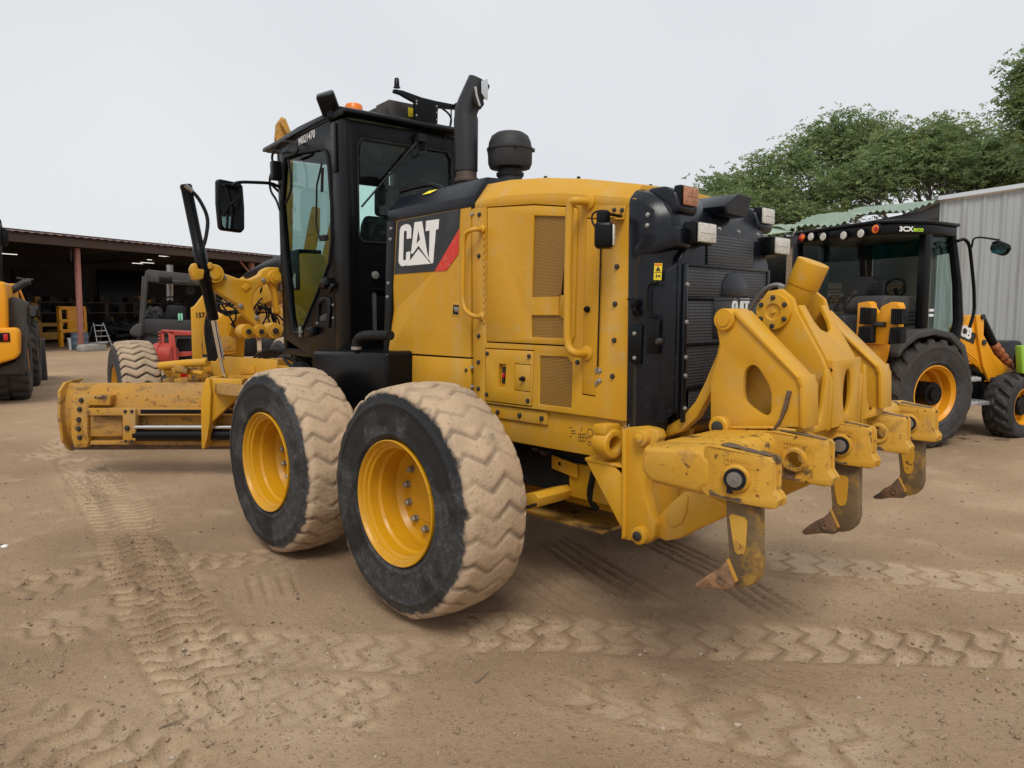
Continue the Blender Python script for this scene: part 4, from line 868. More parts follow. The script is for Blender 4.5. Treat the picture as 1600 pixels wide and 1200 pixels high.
BX = Fm().box(1.70, 1.92, bx1.y, FF.px(608, 172, 'x', 1.70).y, 3.17, 3.335).box(1.72, 1.98, FF.px(608, 172, 'x', 1.70).y, FF.px(592, 172, 'x', 1.7).y, 3.17, 3.27).build('control_box', M['gryl'], RO, .008)
a = FF.px(644, 176, 'x', 1.695); Fm().box(1.694, 1.698, a.y-.035, a.y+.035, a.z-.035, a.z+.035).build('warning_label', M['labely'], BX)
fr_ = [FF.px(u, v, 'x', 1.60) for u, v in crop([(92,165),(170,178),(340,240),(470,272),(640,305),(660,300),(670,345),(640,348),(485,335),(478,515),(275,480),(275,285),(210,250),(150,215),(88,195)], 600, 110, 5.716)]
AF = Fm().prism(fr_, (.03, 0, 0)).build('antenna_bracket', M['blk'], RO, .004)
a, c_ = FF.px(*crop([(115,155)], 600, 110, 5.716)[0], 'x', 1.61), FF.px(*crop([(115,68)], 600, 110, 5.716)[0], 'x', 1.61)
Fm().lathe([(.028, 0), (.026, .004)], a, (0, 0, 1), 16).lathe([(.022, .004), (.018, (c_-a).z*.9), (.012, (c_-a).z)], a, (0, 0, 1), 16).build('antenna', M['blk'], AF)
a = FF.px(*crop([(658,320)], 600, 110, 5.716)[0], 'x', 1.60); Fm().lathe([(.025, -.03), (.03, -.02), (.03, .02), (.022, .035)], a, (1, 0, 0), 16).build('receiver', M['blk'], AF)
pts = [FF.W(*FF.px(u, v, 'x', 1.59)) for u, v in crop([(520,340),(580,385),(605,440),(590,510),(540,520),(600,520),(665,545)], 600, 110, 5.716)]
MB().tube(arc(pts, 4), .008, 6).tube([FF.W(*FF.px(u, v, 'x', 1.59)) for u, v in crop([(600,350),(600,420),(585,510),(540,600)], 600, 110, 5.716)], .006, 6).build('antenna_cable', M['rub'], AF)
bolts([FF.W(*FF.px(u, v, 'x', 1.60)) for u, v in crop([(290,275),(290,300),(290,402),(470,322),(473,378),(473,443),(470,490)], 600, 110, 5.716)], FF.M.to_3x3() @ Vector((-1, 0, 0)), AF, BOLT, sc=.8)
# rear wiper
w0, w1 = FF.W(*FF.px(657, 216, 'x', 1.575)), FF.W(*FF.px(565, 323, 'x', 1.585))
MB().tube([w0, w0.lerp(w1, .55)], [.012, .008], 6).tube([w0.lerp(w1, .45), w1], .008, 6).obox(w0, (.06, .08, .06)).build('rear_wiper', M['rub'], RW)
MB().tube(bez(FF.W(*FF.px(664, 215, 'x', 1.58)), FF.W(*FF.px(672, 250, 'x', 1.55)), FF.W(*FF.px(650, 250, 'x', 1.55)), FF.W(*FF.px(652, 225, 'x', 1.58))), .005, 6).build('wiper_hose', M['rub'], RW)
# door wiper seen behind the glass
Fm().tube([FF.px(503, 255, 'y', YC+.03), FF.px(495, 290, 'y', YC+.03), FF.px(494, 350, 'y', YC+.03), FF.px(499, 372, 'y', YC+.03)], .008, 6).tube([FF.px(504, 262, 'y', YC+.03), FF.px(503, 300, 'y', YC+.03)], .012, 6).obox(FF.px(506, 372, 'y', YC+.03), (.09, .04, .04)).build('door_wiper', M['rub'], DO)
# right work lamp beyond the exhaust
a = FF.W(1.62, -.60, 3.05); MB().obox(a, (.10, .10, .13), (0, 15, 20)).build('roof_work_lamp', M['blk'], RO, .015)
MB().obox(a+Vector((-.05, -.02, .0)), (.02, .08, .10), (0, 15, 20)).build('lamp_lens', M['lens'], RO, .004)
# mirror with its bent arm
mc = FF.px(361, 321, 'x', 3.05); mw = FF.W(*mc)
mfr = Fr(mw, R(14))
ms = [(-.01, y, z) for y, z in ((.105, .21), (.128, .19), (.135, .0), (.122, -.20), (.10, -.222), (-.095, -.226), (-.128, -.19), (-.135, .0), (-.127, .18), (-.105, .205))]
MI = MB(mfr.M).prism(ms, (.05, 0, 0)).build('side_mirror', M['blk'], CAB, .012)
MB(mfr.M).prism([(-.014, y*.86, z*.9) for _, y, z in ms], (.004, 0, 0)).build('mirror_glass', M['mir'], MI)
ar = [FF.W(*FF.px(u, v, 'x', 2.96)) for u, v in ((362, 290), (372, 284), (425, 286), (436, 292))]
MB().tube(arc(ar), .014, 8).tube([FF.W(*FF.px(u, v, 'x', 2.95)) for u, v in ((422, 286), (436, 300))], .012, 8).build('mirror_arm', M['blk'], MI)
for pth in (((432,262),(423,270),(421,285),(423,300),(432,312),(437,328)), ((444,240),(430,234),(424,244),(428,262)), ((446,246),(462,240),(468,232),(458,222),(440,220),(426,238)), ((450,250),(455,270),(455,300),(446,318))):
    Fm().tube(arc([FF.px(u, v, 'y', YC+.05) for u, v in pth], 3), .011, 6).build('mirror_cable', M['rub'], CAB)
a = FF.px(431, 267, 'y', YC+.05); Fm().obox(a, (.07, .08, .16)).build('mirror_mount', M['blk'], CAB, .008)
# interior: seat, column, console
SE = Fm().prism(xz([(2.02, 1.78), (2.45, 1.82), (2.47, 1.92), (2.10, 1.92)], .20), (0, -.46, 0)).build('seat', M['rub'], CAB, .04, seg=3)
Fm().prism(xz([(2.05, 1.90), (2.15, 1.92), (2.03, 2.40), (1.95, 2.47), (1.87, 2.42), (1.92, 2.0)], .21), (0, -.48, 0)).build('seat_back', M['rub'], SE, .04, seg=3)
Fm().prism(xz([(2.0, 2.46), (1.99, 2.66), (1.94, 2.72), (1.85, 2.70), (1.83, 2.62), (1.87, 2.46)], .10), (0, -.26, 0)).build('headrest', M['rub'], SE, .04, seg=3)
Fm().box(2.1, 2.35, -.15, .12, 1.36, 1.8).build('seat_base', M['dark'], SE, .02)
b = Fm()
for s in (.26, -.28): b.obox((2.30, s, 1.98), (.34, .10, .20), (0, 8, 0)); b.tube([(2.42, s, 2.05), (2.44, s, 2.22)], [.02, .03], 8)
b.build('control_pod', M['dark'], CAB, .02)
# platform, tank, hoses below the cab
q = PL([(487,548),(603,550),(603,640),(484,640)], 'y', .72)
TK = MB().prism(q, (0, -.60, 0)).build('side_tank', M['blk'], G, .03, seg=3)
MB().tube(arc([P(u, v, 'y', .70) for u, v in ((557, 548), (557, 533), (566, 524), (610, 524))], 6), [.034]*0 or .034, 12).build('coolant_pipe', M['rub'], G)
MB().lathe([(.038, 0), (.038, .02)], P(557, 546, 'y', .70), (0, 0, 1), 16).build('clamp_band', M['zinc'], G)
b = Fm(); rr = random.Random(9)
for i in range(26): b.obox((rr.uniform(2.2, 3.1), rr.uniform(.1, .5), rr.uniform(1.02, 1.32)), (rr.uniform(.05, .18), rr.uniform(.05, .15), rr.uniform(.04, .14)), (rr.uniform(0, 60), rr.uniform(0, 60), rr.uniform(0, 90)))
b.box(1.4, 2.9, -.35, .35, .75, 1.28); b.build('hitch_and_valves', M['blk'], G, .01)
for i in range(7):
    y = .2+.05*i; Fm().tube(bez((2.0+.1*i, y, 1.1), (2.3+.1*i, y+.15, 1.35), (2.8, y+.1, 1.3), (3.1+.1*i, .1, 1.15)), .014, 6).build('hose', M['rub'], G)
# ------------------------------------------------------------------ front frame, lift gear, blade, front axle
fr_s = [(2.85, 1.25), (2.85, 1.80), (3.2, 1.95), (3.5, 2.26), (3.9, 2.29), (4.6, 2.22), (5.4, 2.10), (5.95, 1.98), (6.35, 1.72), (6.55, 1.35), (6.62, .98), (6.10, .98), (6.02, 1.30), (5.75, 1.56), (5.2, 1.70), (4.4, 1.80), (3.7, 1.78), (3.3, 1.60), (3.15, 1.25)]
FRM = Fm().prism(xz(fr_s, .115), (0, -.23, 0)).build('front_frame', M['yel'], G, .02)
tp_ = [(3.55, 1.90), (3.55, 2.305), (3.9, 2.30), (4.6, 2.23), (5.3, 2.125), (5.2, 2.07), (4.5, 2.10), (4.2, 1.90)]
Fm().prism(xz(tp_, .12), (0, -.24, 0)).build('frame_cowl', M['navy'], FRM, .008)
fx = FF.M.to_3x3()
a = FF.px(437, 452, 'y', .122); text('160M', .20, M['white'], FRM, FF.W(a.x, .122, a.z), fx @ Vector((-1, 0, .01)), (0, 0, 1), 'lettering', .006)
# bell-crank lift arm, traced on its own cross plane
cl = lambda *pts: crop(pts, 180, 380, 5.0)
def FPL(pts, ax, v): return [FF.px(a, b, ax, v) for a, b in pts]
XA = 4.02
arm_o = cl((620,290),(600,240),(592,200),(612,160),(640,155),(660,205),(700,200),(740,190),(790,195),(825,225),(850,235),(960,275),(1060,280),(1130,245),(1150,210),(1200,185),(1285,190),(1290,310),(1265,340),(1275,440),(1300,560),(1265,545),(1240,380),(1210,310),(1170,325),(1120,350),(1085,400),(1070,470),(1090,540),(1170,650),(1180,690),(1120,690),(1060,610),(990,540),(960,480),(870,430),(800,385),(745,345),(715,300),(700,285))
LA = Fm().prism(FPL(arm_o, 'x', XA), (.12, 0, 0)).build('lift_arm', M['yel'], G, .018, seg=3)
for (u, v), r in (((775,240),.095), ((1250,265),.072), ((1035,690),.075), ((1245,685),.085), ((1135,690), .07)):
    a = FF.px(*cl((u, v))[0], 'x', XA-.03); o = Fm().lathe([(r, .16), (r, .0), (r*.9, -.015), (r*.55, -.015), (r*.55, -.03), (.001, -.032)], a, (1, 0, 0), 24).build('pin_boss', M['yel'], LA)
    if v > 600: Fm().lathe([(r*.38, 0), (r*.38, -.01), (r*.3, -.02)], a+Vector((-.03, 0, 0)), (1, 0, 0), 16).build('pin', M['dbolt'], LA)
q = FPL(cl((985,345),(1025,312),(1062,340),(1020,378)), 'x', XA-.012); Fm().prism(q, (.014, 0, 0)).build('cast_diamond', M['yel'], LA, .004)
bolts([FF.W(*FF.px(*c, 'x', XA)) for c in cl((980,490),(1105,582),(1157,290),(845,262))], fx @ Vector((-1, 0, 0)), LA, BOLT, sc=2.4)
q = FPL(cl((600,235),(600,170),(625,150),(645,165),(650,200),(700,205),(690,280),(625,290)), 'x', XA-.12)
Fm().prism(q, (.10, 0, 0)).build('cylinder_yoke', M['yel'], LA, .015)
q = FPL(cl((720,160),(745,145),(765,160),(765,200),(730,205)), 'x', XA-.08); Fm().prism(q, (.30, 0, 0)).build('cylinder_yoke', M['yel'], LA, .012)
# lower link bar
q = FPL(cl((1020,670),(1040,662),(1290,650),(1300,735),(1040,712),(1020,705)), 'x', XA+.10); Fm().prism(q, (.10, 0, 0)).build('link_bar', M['yel'], G, .015)
# lift cylinder: black barrel, chrome rod
xc = XA-.02; c0, c1, c2, c3 = FPL([(290,288),(326,440),(336,500),(346,560)], 'x', xc)
dd = (c3-c0).normalized(); Lb = (c2-c0).length
CYL = Fm().lathe([(.045, 0), (.054, .01), (.056, .03), (.052, .05), (.052, .60), (.060, .61), (.060, Lb-.35), (.053, Lb-.34), (.053, Lb-.02), (.046, Lb)], c0, dd, 24).build('lift_cylinder', M['blk'], G)
Fm().cyl(c0+dd*Lb, c3+dd*.35, .028, 16).build('cylinder_rod', M['chr'], CYL)
hp_ = FPL([(292,292),(310,308),(326,340),(322,372),(315,392)], 'x', xc-.04); Fm().tube(arc(hp_, 5), .018, 8).build('hydraulic_hose', M['rub'], CYL)
Fm().lathe([(.025, -.02), (.025, .06)], hp_[0], hp_[1]-hp_[0], 10).build('hose_fitting', M['stl'], CYL)
# the matching right-hand cylinder
c0r = Vector((c0.x, -c0.y-.1, c0.z-.06)); c3r = Vector((c3.x, -c3.y-.2, c3.z)); ddr = (c3r-c0r).normalized()
CY2 = Fm().lathe([(.05, 0), (.062, .02), (.060, .6), (.068, .61), (.060, Lb)], c0r, ddr, 20).build('lift_cylinder', M['blk'], G)
Fm().cyl(c0r+ddr*Lb, c3r+ddr*.3, .033, 12).build('cylinder_rod', M['chr'], CY2)
# hoses over the frame
rr = random.Random(12)
for i in range(26):
    a = FF.px(*cl((rr.uniform(780, 860), rr.uniform(390, 500)))[0], 'x', 4.75) if i < 8 else FF.px(*cl((rr.uniform(1075, 1250), rr.uniform(370, 600)))[0], 'x', 4.75)
    b_ = a+Vector((rr.uniform(-.1, .1), rr.uniform(-.18, .18), rr.uniform(-.25, .12))); k = Vector((-.12, rr.uniform(-.2, .2), rr.uniform(-.25, .25)))
    Fm().tube(bez(a, a+k, b_+k, b_, 10), .010, 6).build('hose', M['rub'], G)
for i in range(7):
    u = 690+12*i; q = [FF.px(*cl(s)[0], 'x', 5.3) for s in ((u+30, 560), (u-5, 680), (u+30, 800), (u+45, 920))]
    Fm().tube(bez(*q), .016, 6).build('hose', M['rub'], G)
Fm().tube(bez(*[FF.px(*cl(s)[0], 'x', 4.7) for s in ((790,490),(820,560),(900,545),(990,530))]), .024, 8).build('hose', M['rub'], G)
for i in range(5):
    y = -.12+.06*i; Fm().tube(bez((3.4, y, 1.2), (3.9, y+.2, 1.35), (4.3, y+.1, 1.28), (5.0, y, 1.15)), .016, 6).build('hose', M['rub'], G)
# upright plate carrying the stencil, left of the frame nose
XN = 5.85
q = FPL(cl((597,505),(625,490),(690,405),(715,400),(760,600),(740,640),(690,720),(678,800),(690,945),(612,945)), 'x', XN)
NP = Fm().prism(q, (.06, 0, 0)).build('nose_plate', M['yel'], G, .01)
a = FF.px(*cl((625,580))[0], 'x', XN-.004); text('157', .085, M['blkp'], NP, FF.W(*a), fx @ Vector((0, -1, 0)), (0, 0, 1), 'stencil', .002, sx=.9)
q = FPL(cl((800,600),(850,540),(1000,520),(990,620),(950,720),(945,860),(770,880),(770,720)), 'x', XN+.10); Fm().prism(q, (.5, 0, 0)).build('nose_rear_face', M['yel'], G, .01)
q = FPL(cl((790,725),(945,725),(945,835),(790,850)), 'x', XN+.08); Fm().prism(q, (.02, 0, 0)).build('nose_patch', M['yelmud'], G, .004)
Fm().box(5.75, 6.4, -.20, .45, .95, 1.10).build('nose_base', M['yel'], G, .02)
# drawbar and circle
cx_, cy_ = 3.75, .10
Fm().prism(xz([(3.3, 1.02), (6.3, .92), (6.3, 1.06), (3.3, 1.16)], .40), (0, -.10, 0)).build('drawbar_rail', M['yel'], G, .01)
Fm().prism(xz([(3.3, 1.02), (6.3, .92), (6.3, 1.06), (3.3, 1.16)], -.50), (0, -.10, 0)).build('drawbar_rail', M['yel'], G, .01)
Fm().lathe([(.80, 0), (.80, .09), (.66, .09), (.66, 0), (.80, 0)], (cx_, cy_, .90), (0, 0, 1), 64, False).build('circle', M['yelmud'], G)
Fm().box(3.0, 4.5, -.45, .40, .98, 1.05).build('circle_cover', M['yelmud'], G, .01)
Fm().prism([FF.px(u, v, 'y', .52) for u, v in ((333,587),(333,570),(340,559),(352,557),(432,562),(432,588))], (0, -.02, 0)).build('guard_plate', M['yel'], G, .006)
Fm().prism([FF.px(u, v, 'y', .60) for u, v in ((328,588),(430,586),(430,592),(330,594))], (0, -.20, 0)).build('guard_shelf', M['yel'], G, .004)
Fm().prism([FF.px(u, v, 'y', .54) for u, v in ((374,572),(396,572),(396,584),(374,584))], (0, -.02, 0)).build('bracket_lug', M['yel'], G, .004)
# steering linkage and front axle
for (p_, r, mt) in ((((250,572),(290,568),(325,566)), .05, 'yel'), (((258,580),(300,580),(318,584)), .03, 'yel'), (((290,597),(320,602),(340,602)), .04, 'yel')):
    Fm().tube([FF.px(u, v, 'x', 5.9-.25*i) for i, (u, v) in enumerate(p_)], r, 10).build('linkage', M[mt], G)
Fm().cyl(FF.px(262, 601, 'x', 6.3), FF.px(284, 601, 'x', 6.1), .035, 14).build('cylinder_rod', M['chr'], G)
Fm().prism([FF.px(u, v, 'x', 6.1) for u, v in ((255,572),(300,575),(300,612),(280,620),(262,616),(268,600))], (.10, 0, 0)).build('steering_knuckle', M['yel'], G, .015)
Fm().box(6.6, 6.9, -.9, .9, .50, .78).build('front_axle', M['yelmud'], G, .03)
Fm().box(6.55, 6.95, -.3, .3, .75, 1.0).build('axle_bolster', M['yelmud'], G, .03)
rr = random.Random(3)
for i in range(14): Fm().obox((5.9+rr.uniform(-.3, .3), rr.uniform(.3, .85), rr.uniform(.75, 1.02)), (.15, .07, .07), (0, rr.uniform(-20, 20), rr.uniform(0, 90))).build('axle_fitting', M['yelmud'], G, .008)
MB(FF.M).box(5.95, 5.97, .62, .70, .88, .96).build('reflector', M['red'], G)
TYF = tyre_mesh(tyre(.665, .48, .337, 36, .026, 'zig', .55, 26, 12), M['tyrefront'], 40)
for s in (1, -1):
    c_ = FF.W(6.80, s*1.06, .668)
    place_wheel(G, c_, R(-6)+R(-2.0)+(0 if s > 0 else math.pi), TYF, RIM, ny=-.036)
# blade (moldboard), seen from behind
o_ = P(107, 700, 'z', .30)
BF = Fr(o_, math.atan2(-math.cos(YAW), math.sin(YAW)))
Bm = lambda: MB(BF.M)
cb_ = lambda *pts: crop(pts, 90, 480, 4.2105)
def BX_(x0, y0, x1, y1, d0, d1, nm, mt, par, bv=.006):
    q = [BF.px(u, v, 'y', d0) for u, v in cb_((x0, y0), (x1, y0), (x1, y1), (x0, y1))]
    return Bm().prism(q, (0, d1-d0, 0)).build(nm, M[mt], par, bv)
Lm = 3.66
bpf = []
for i in range(13):
    a = R(-52+104*i/12); bpf.append((.22-.42*math.cos(a)*.72, .335+.42*math.sin(a)))
bpi = [(y+.025, z) for y, z in bpf]
BLD = Bm().prism([(0.02, y, z) for y, z in bpf]+[(0.02, y, z) for y, z in bpi[::-1]], (Lm-.04, 0, 0)).build('blade', M['yelbl'], G, .003, 50)
Bm().box(.02, Lm-.02, .00, .035, -.02, .14).build('cutting_edge', M['rust'], BLD, .004)
for x in (0, Lm-.03):
    E_ = Bm().prism([(x, .30, .70), (x, -.02, .68), (x, -.12, .60), (x, -.15, .35), (x, -.12, .10), (x, -.02, -.02), (x, .05, -.04), (x, .12, .1), (x, .0, .34), (x, .12, .6)], (.03, 0, 0)).build('end_bit', M['yelmud'], BLD, .006)
q = [BF.px(u, v, 'y', -.13) for u, v in cb_((95,580),(215,580),(200,700),(195,800),(205,880),(190,925),(105,925),(85,840),(80,680))]
EP = Bm().prism(q, (0, .10, 0)).build('end_plate', M['yelmud'], BLD, .02)
for c_ in cb_((156,612),(145,672),(140,738),(139,800),(145,858)):
    a = BF.px(*c_, 'y', -.132); link('bolt', DBOLT, EP, facing(BF.W(*a), BF.M.to_3x3() @ Vector((0, -1, 0))) @ Matrix.Scale(2.1, 4))
BX_(205,582,345,645,-.16,-.02,'mounting_block','yelmud',BLD,.005)
b = [BF.px(*c_, 'y', -.161) for c_ in cb_((250,594),(268,598),(285,596),(302,592))]
bolts([BF.W(*a)+Vector((0, 0, .0)) for a in b], BF.M.to_3x3() @ Vector((0, -1, .2)), BLD, DBOLT, sc=.9)
BX_(200,665,1150,712,-.17,-.08,'slide_rail','yelmud',BLD,.004)
BX_(545,674,1150,700,-.175,-.165,'rail_wear_strip','blk',BLD,.002)
BX_(215,880,1150,905,-.12,-.04,'slide_rail','yelbl',BLD,.004)
BX_(425,672,512,880,-.21,-.10,'cylinder_bracket','yelmud',BLD,.012)
for c_, s_ in zip(cb_((445,685),(488,685),(458,795),(448,882),(488,882)), (1.5, 1.5, 2.4, 1.4, 1.4)):
    a = BF.px(*c_, 'y', -.21); link('bolt', DBOLT, BLD, facing(BF.W(*a), BF.M.to_3x3() @ Vector((0, -1, 0))) @ Matrix.Scale(s_, 4))
a, c_ = BF.px(*cb_((505,788))[0], 'y', -.19), BF.px(*cb_((1150,788))[0], 'y', -.19)
Bm().cyl(a, c_, .021, 16).build('side_shift_rod', M['chr'], BLD)
a, c_ = BF.px(*cb_((508,840))[0], 'y', -.16), BF.px(*cb_((1150,840))[0], 'y', -.16); Bm().cyl(a, c_, .055, 16).build('side_shift_barrel', M['blk'], BLD)
BX_(215,720,425,850,-.09,-.06,'blade_back','yelbl',BLD,.004)
# moldboard carrier arms at the circle
q = [BF.px(u, v, 'y', -.30) for u, v in cb_((940,640),(955,520),(975,465),(1000,470),(1010,560),(1000,760),(985,860),(965,935),(945,930))]
CA = Bm().prism(q, (0, .34, 0)).build('carrier_arm', M['yel'], G, .012)
q = [BF.px(u, v, 'y', -.25) for u, v in cb_((990,470),(1215,475),(1210,540),(1160,620),(1000,770),(985,765))]
Bm().prism(q, (0, .10, 0)).build('carrier_gusset', M['yel'], G, .010)
Bm().lathe([(.10, 0), (.10, .9)], BF.px(*cb_((1000,850))[0], 'y', -.02), (1, 0, 0), 20).build('carrier_tube', M['yelmud'], G)
q = [BF.px(u, v, 'y', -.30) for u, v in cb_((1350,480),(1500,480),(1500,930),(1350,930))]
Bm().prism(q, (0, .34, 0)).build('carrier_arm', M['yel'], G, .012)
# ================================================================== GROUND: one sheet, tyre prints as real relief
def axis(lo, hi, st, far):
    a = list(np.arange(lo, hi, st)); s = st; x = a[-1]
    while x < far: s *= 1.045; x += s; a.append(x)
    s = st; x = lo
    while x > -far: s *= 1.045; x -= s; a.insert(0, x)
    return np.array(a)
gx = axis(-3.2, 4.4, .0155, 420); gy = axis(-4.0, 4.1, .0155, 420)
X, Y = np.meshgrid(gx, gy, indexing='ij'); nx, ny = X.shape
def vnoise(x, y, sc, seed):
    rs = np.random.RandomState(seed); N = 256; g = rs.rand(N, N)
    u, v = x/sc+37.3, y/sc+11.7; i, j = np.floor(u).astype(int), np.floor(v).astype(int); fu, fv = u-i, v-j
    fu = fu*fu*(3-2*fu); fv = fv*fv*(3-2*fv); i0, j0, i1, j1 = i % N, j % N, (i+1) % N, (j+1) % N
    return (g[i0, j0]*(1-fu)+g[i1, j0]*fu)*(1-fv)+(g[i0, j1]*(1-fu)+g[i1, j1]*fu)*fv-.5
near = np.clip(1-(np.hypot(X-.5, Y)-5)/6, 0, 1)
mid = np.clip(1-(np.hypot(X-4, Y)-14)/20, 0, 1)
H = .05*vnoise(X, Y, 3.1, 1)*mid + .022*vnoise(X, Y, .9, 2)*mid + .012*vnoise(X, Y, .35, 3)*near + .008*vnoise(X, Y, .13, 4)*near + .004*vnoise(X, Y, .055, 5)*near
H = H + .014
PK = np.zeros_like(X)                                       # 1 = rolled pale and smooth, -1 = loose darker soil
def gp(pts): return [np.array(P(a, b_, 'z', 0)[:2]) for a, b_ in pts]
def along(pts):
    """arc length, signed offset and end fade for every grid point near a polyline"""
    D = np.full(X.shape, 1e9); T = np.zeros_like(X); S = np.zeros_like(X); acc = 0
    for a, c in zip(pts, pts[1:]):
        d = c-a; Ls = np.hypot(*d); d = d/Ls; rx, ry = X-a[0], Y-a[1]; t = np.clip(rx*d[0]+ry*d[1], 0, Ls); ox, oy = rx-t*d[0], ry-t*d[1]
        q = np.hypot(ox, oy); m = q < D; D[m] = q[m]; T[m] = (acc+t)[m]; S[m] = (rx*d[1]-ry*d[0])[m]; acc += Ls
    return D, T, S, acc
def smooth(pts, k=3):
    for _ in range(k):
        o = [pts[0]]
        for a, c in zip(pts, pts[1:]): o += [a*.75+c*.25, a*.25+c*.75]
        pts = o+[pts[-1]]
    return pts
brk = vnoise(X, Y, .6, 8)+.6*vnoise(X, Y, .22, 9); warp = .10*vnoise(X, Y, .5, 10)
def tread(px, wd, pitch, dep, k, sharp=.13, blocks=True, base=-.012, pale=.8, seed=0):
    D, T, S, Lt = along(smooth(gp(px))); hw = wd/2; m = D < hw*1.5
    edge = np.clip((hw-D)/.04, 0, 1)*np.clip((Lt-T)/.12, 0, 1)*np.clip(T/.12, 0, 1)
    edge = edge*np.clip(.9+1.0*brk, .1, 1)
    z = np.abs((((S/hw)*1.0+1) % 1.0)-.5)*2; ph = (T/pitch+k*z+warp*2) % 1; d = np.minimum(ph, 1-ph)
    ridge = np.exp(-(d/sharp)**2)
    global H, PK
    dep *= 1.9
    H = H+edge*(base+dep*ridge*(.6+.8*np.clip(brk+.5, 0, 1)))
    if blocks: H = H+edge*.5*dep*np.exp(-((np.abs(S)-hw*.5)/.012)**2)*(vnoise(X, Y, .15, 30+seed) > 0)
    H = H + .010*np.exp(-((D-hw-.03)/.03)**2)*np.clip(.5+brk, 0, 1)
    PK = PK+1.3*edge*pale*(1-.9*ridge)-.55*edge*ridge
def ruts(px, offs, dep, wd=.014, fade=.25):
    offs = [o*2.0 for o in offs]; dep *= 1.2
    D, T, S, Lt = along(gp(px)); global H
    e = np.clip((Lt-T)/fade, 0, 1)*np.clip(T/fade, 0, 1)*np.clip(.8+1.2*brk, .15, 1)
    for o in offs:
        q = (S-o+.006*vnoise(X, Y, .2, 14))/wd; H = H+1.3*e*(-dep*np.exp(-q*q)+.3*dep*np.exp(-((np.abs(q)-1.7)/.6)**2))
tread([(120,715),(160,765),(190,812),(214,860),(245,930),(275,985),(330,1060),(400,1110)], .48, .115, .022, .55, .15, blocks=False, seed=1)
tread([(262,885),(340,878),(450,866)], .36, .13, .022, .5, .15, seed=2)
tread([(250,1100),(400,1098),(520,1090),(630,1105)], .42, .14, .026, .6, .15, seed=3)
tread([(700,985),(900,988),(1150,1000),(1400,1010),(1650,1012)], .44, .17, .016, .45, .13, seed=4, pale=1.0)
tread([(20,1010),(140,960),(260,920)], .5, .15, .014, .5, .15, seed=5, pale=.5)
tread([(0,930),(120,905),(200,880)], .5, .15, .010, .5, .15, seed=6, pale=.5)
tread([(-40,1130),(120,1180),(260,1260)], .5, .14, .016, .5, .16, seed=7, pale=.4)
tread([(1190,870),(1400,895),(1640,915)], .40, .2, .004, .4, .14, seed=8, pale=.9)
tread([(280,640),(160,660),(60,720)], .5, .2, .012, .5, .15, seed=9, pale=.7)
tread([(900,1060),(1150,1120),(1400,1200)], .5, .2, .006, .5, .15, seed=11, pale=.5)
tread([(240,1010),(330,1015),(480,1010),(700,1025)], .40, .16, .006, .5, .15, seed=12, pale=.7)
ruts([(840,830),(960,905),(1090,970)], (-.06, -.02, .02, .06), .013)
ruts([(1000,835),(1130,895),(1245,968)], (-.06, -.02, .02, .06), .014)
ruts([(790,870),(870,920),(950,968)], (-.05, 0, .05), .010)
ruts([(1100,1020),(1190,1065),(1280,1092)], (-.05, .0, .04), .014, .012)
ruts([(1300,880),(1420,930),(1530,968)], (-.06, -.02, .02, .06), .010)
ruts([(1150,880),(1300,905),(1420,918)], (-.04, .0, .04), .009)
ruts([(420,890),(440,945)], (-.06, -.02, .03, .07), .010)
ruts([(450,995),(500,1070)], (-.08, -.03, .02, .07), .013)
ruts([(535,995),(560,1055)], (-.08, -.03, .03, .08), .008)
ruts([(700,1005),(755,1060)], (-.07, -.03, .01, .06), .013)
ruts([(860,1050),(1000,1110),(1130,1160),(1300,1210)], (0,), .02, .018)
H = H - .010*np.exp(-(np.hypot((X-.0)/.5, (Y-1.07)/.3))**2)
for wx, wy in ((0, 1.07), (1.523, 1.07), (0, -1.07), (1.523, -1.07)):     # soil settled round the standing tyres
    H = np.where(np.hypot((X-wx)/.35, (Y-wy)/.26) < 1, np.minimum(H, .015), H)
PK = PK+1.1*vnoise(X, Y, 1.7, 21)*mid+.9*vnoise(X, Y, .5, 22)*near+.5*vnoise(X, Y, 6., 23)
me = bpy.data.meshes.new('ground'); nv = nx*ny
co = np.stack([X, Y, H], -1).reshape(-1, 3).astype(np.float32)
ii = np.arange(nv).reshape(nx, ny); quads = np.stack([ii[:-1, :-1], ii[1:, :-1], ii[1:, 1:], ii[:-1, 1:]], -1).reshape(-1, 4)
# coarser sheet where the fine columns run far out
me.vertices.add(nv); me.vertices.foreach_set('co', co.ravel()); nf = len(quads)
me.loops.add(nf*4); me.loops.foreach_set('vertex_index', quads.ravel().astype(np.int32))
me.polygons.add(nf); me.polygons.foreach_set('loop_start', np.arange(0, nf*4, 4, dtype=np.int32)); me.polygons.foreach_set('use_smooth', np.ones(nf, bool))
me.update()
at = me.attributes.new('pack', 'FLOAT', 'POINT'); at.data.foreach_set('value', PK.ravel().astype(np.float32))
gm = bpy.data.materials.new('dry_soil'); gm.use_nodes = True; t = gm.node_tree; n = t.nodes; L = t.links.new; b = n['Principled BSDF']; b.inputs['Roughness'].default_value = .95; b.inputs['Specular IOR Level'].default_value = .2
cc = n.new('ShaderNodeTexCoord'); an = n.new('ShaderNodeAttribute'); an.attribute_name = 'pack'
def N_(s, d=6, r=.6):
    x = n.new('ShaderNodeTexNoise'); x.inputs['Scale'].default_value = s; x.inputs['Detail'].default_value = d; x.inputs['Roughness'].default_value = r; L(cc.outputs['Object'], x.inputs['Vector']); return x.outputs['Fac']
def RG(v, a, c, lo=0, hi=1):
    x = n.new('ShaderNodeMapRange'); [x.inputs[k].__setattr__('default_value', q) for k, q in (('From Min', a), ('From Max', c), ('To Min', lo), ('To Max', hi))]; L(v, x.inputs['Value']); return x.outputs[0]
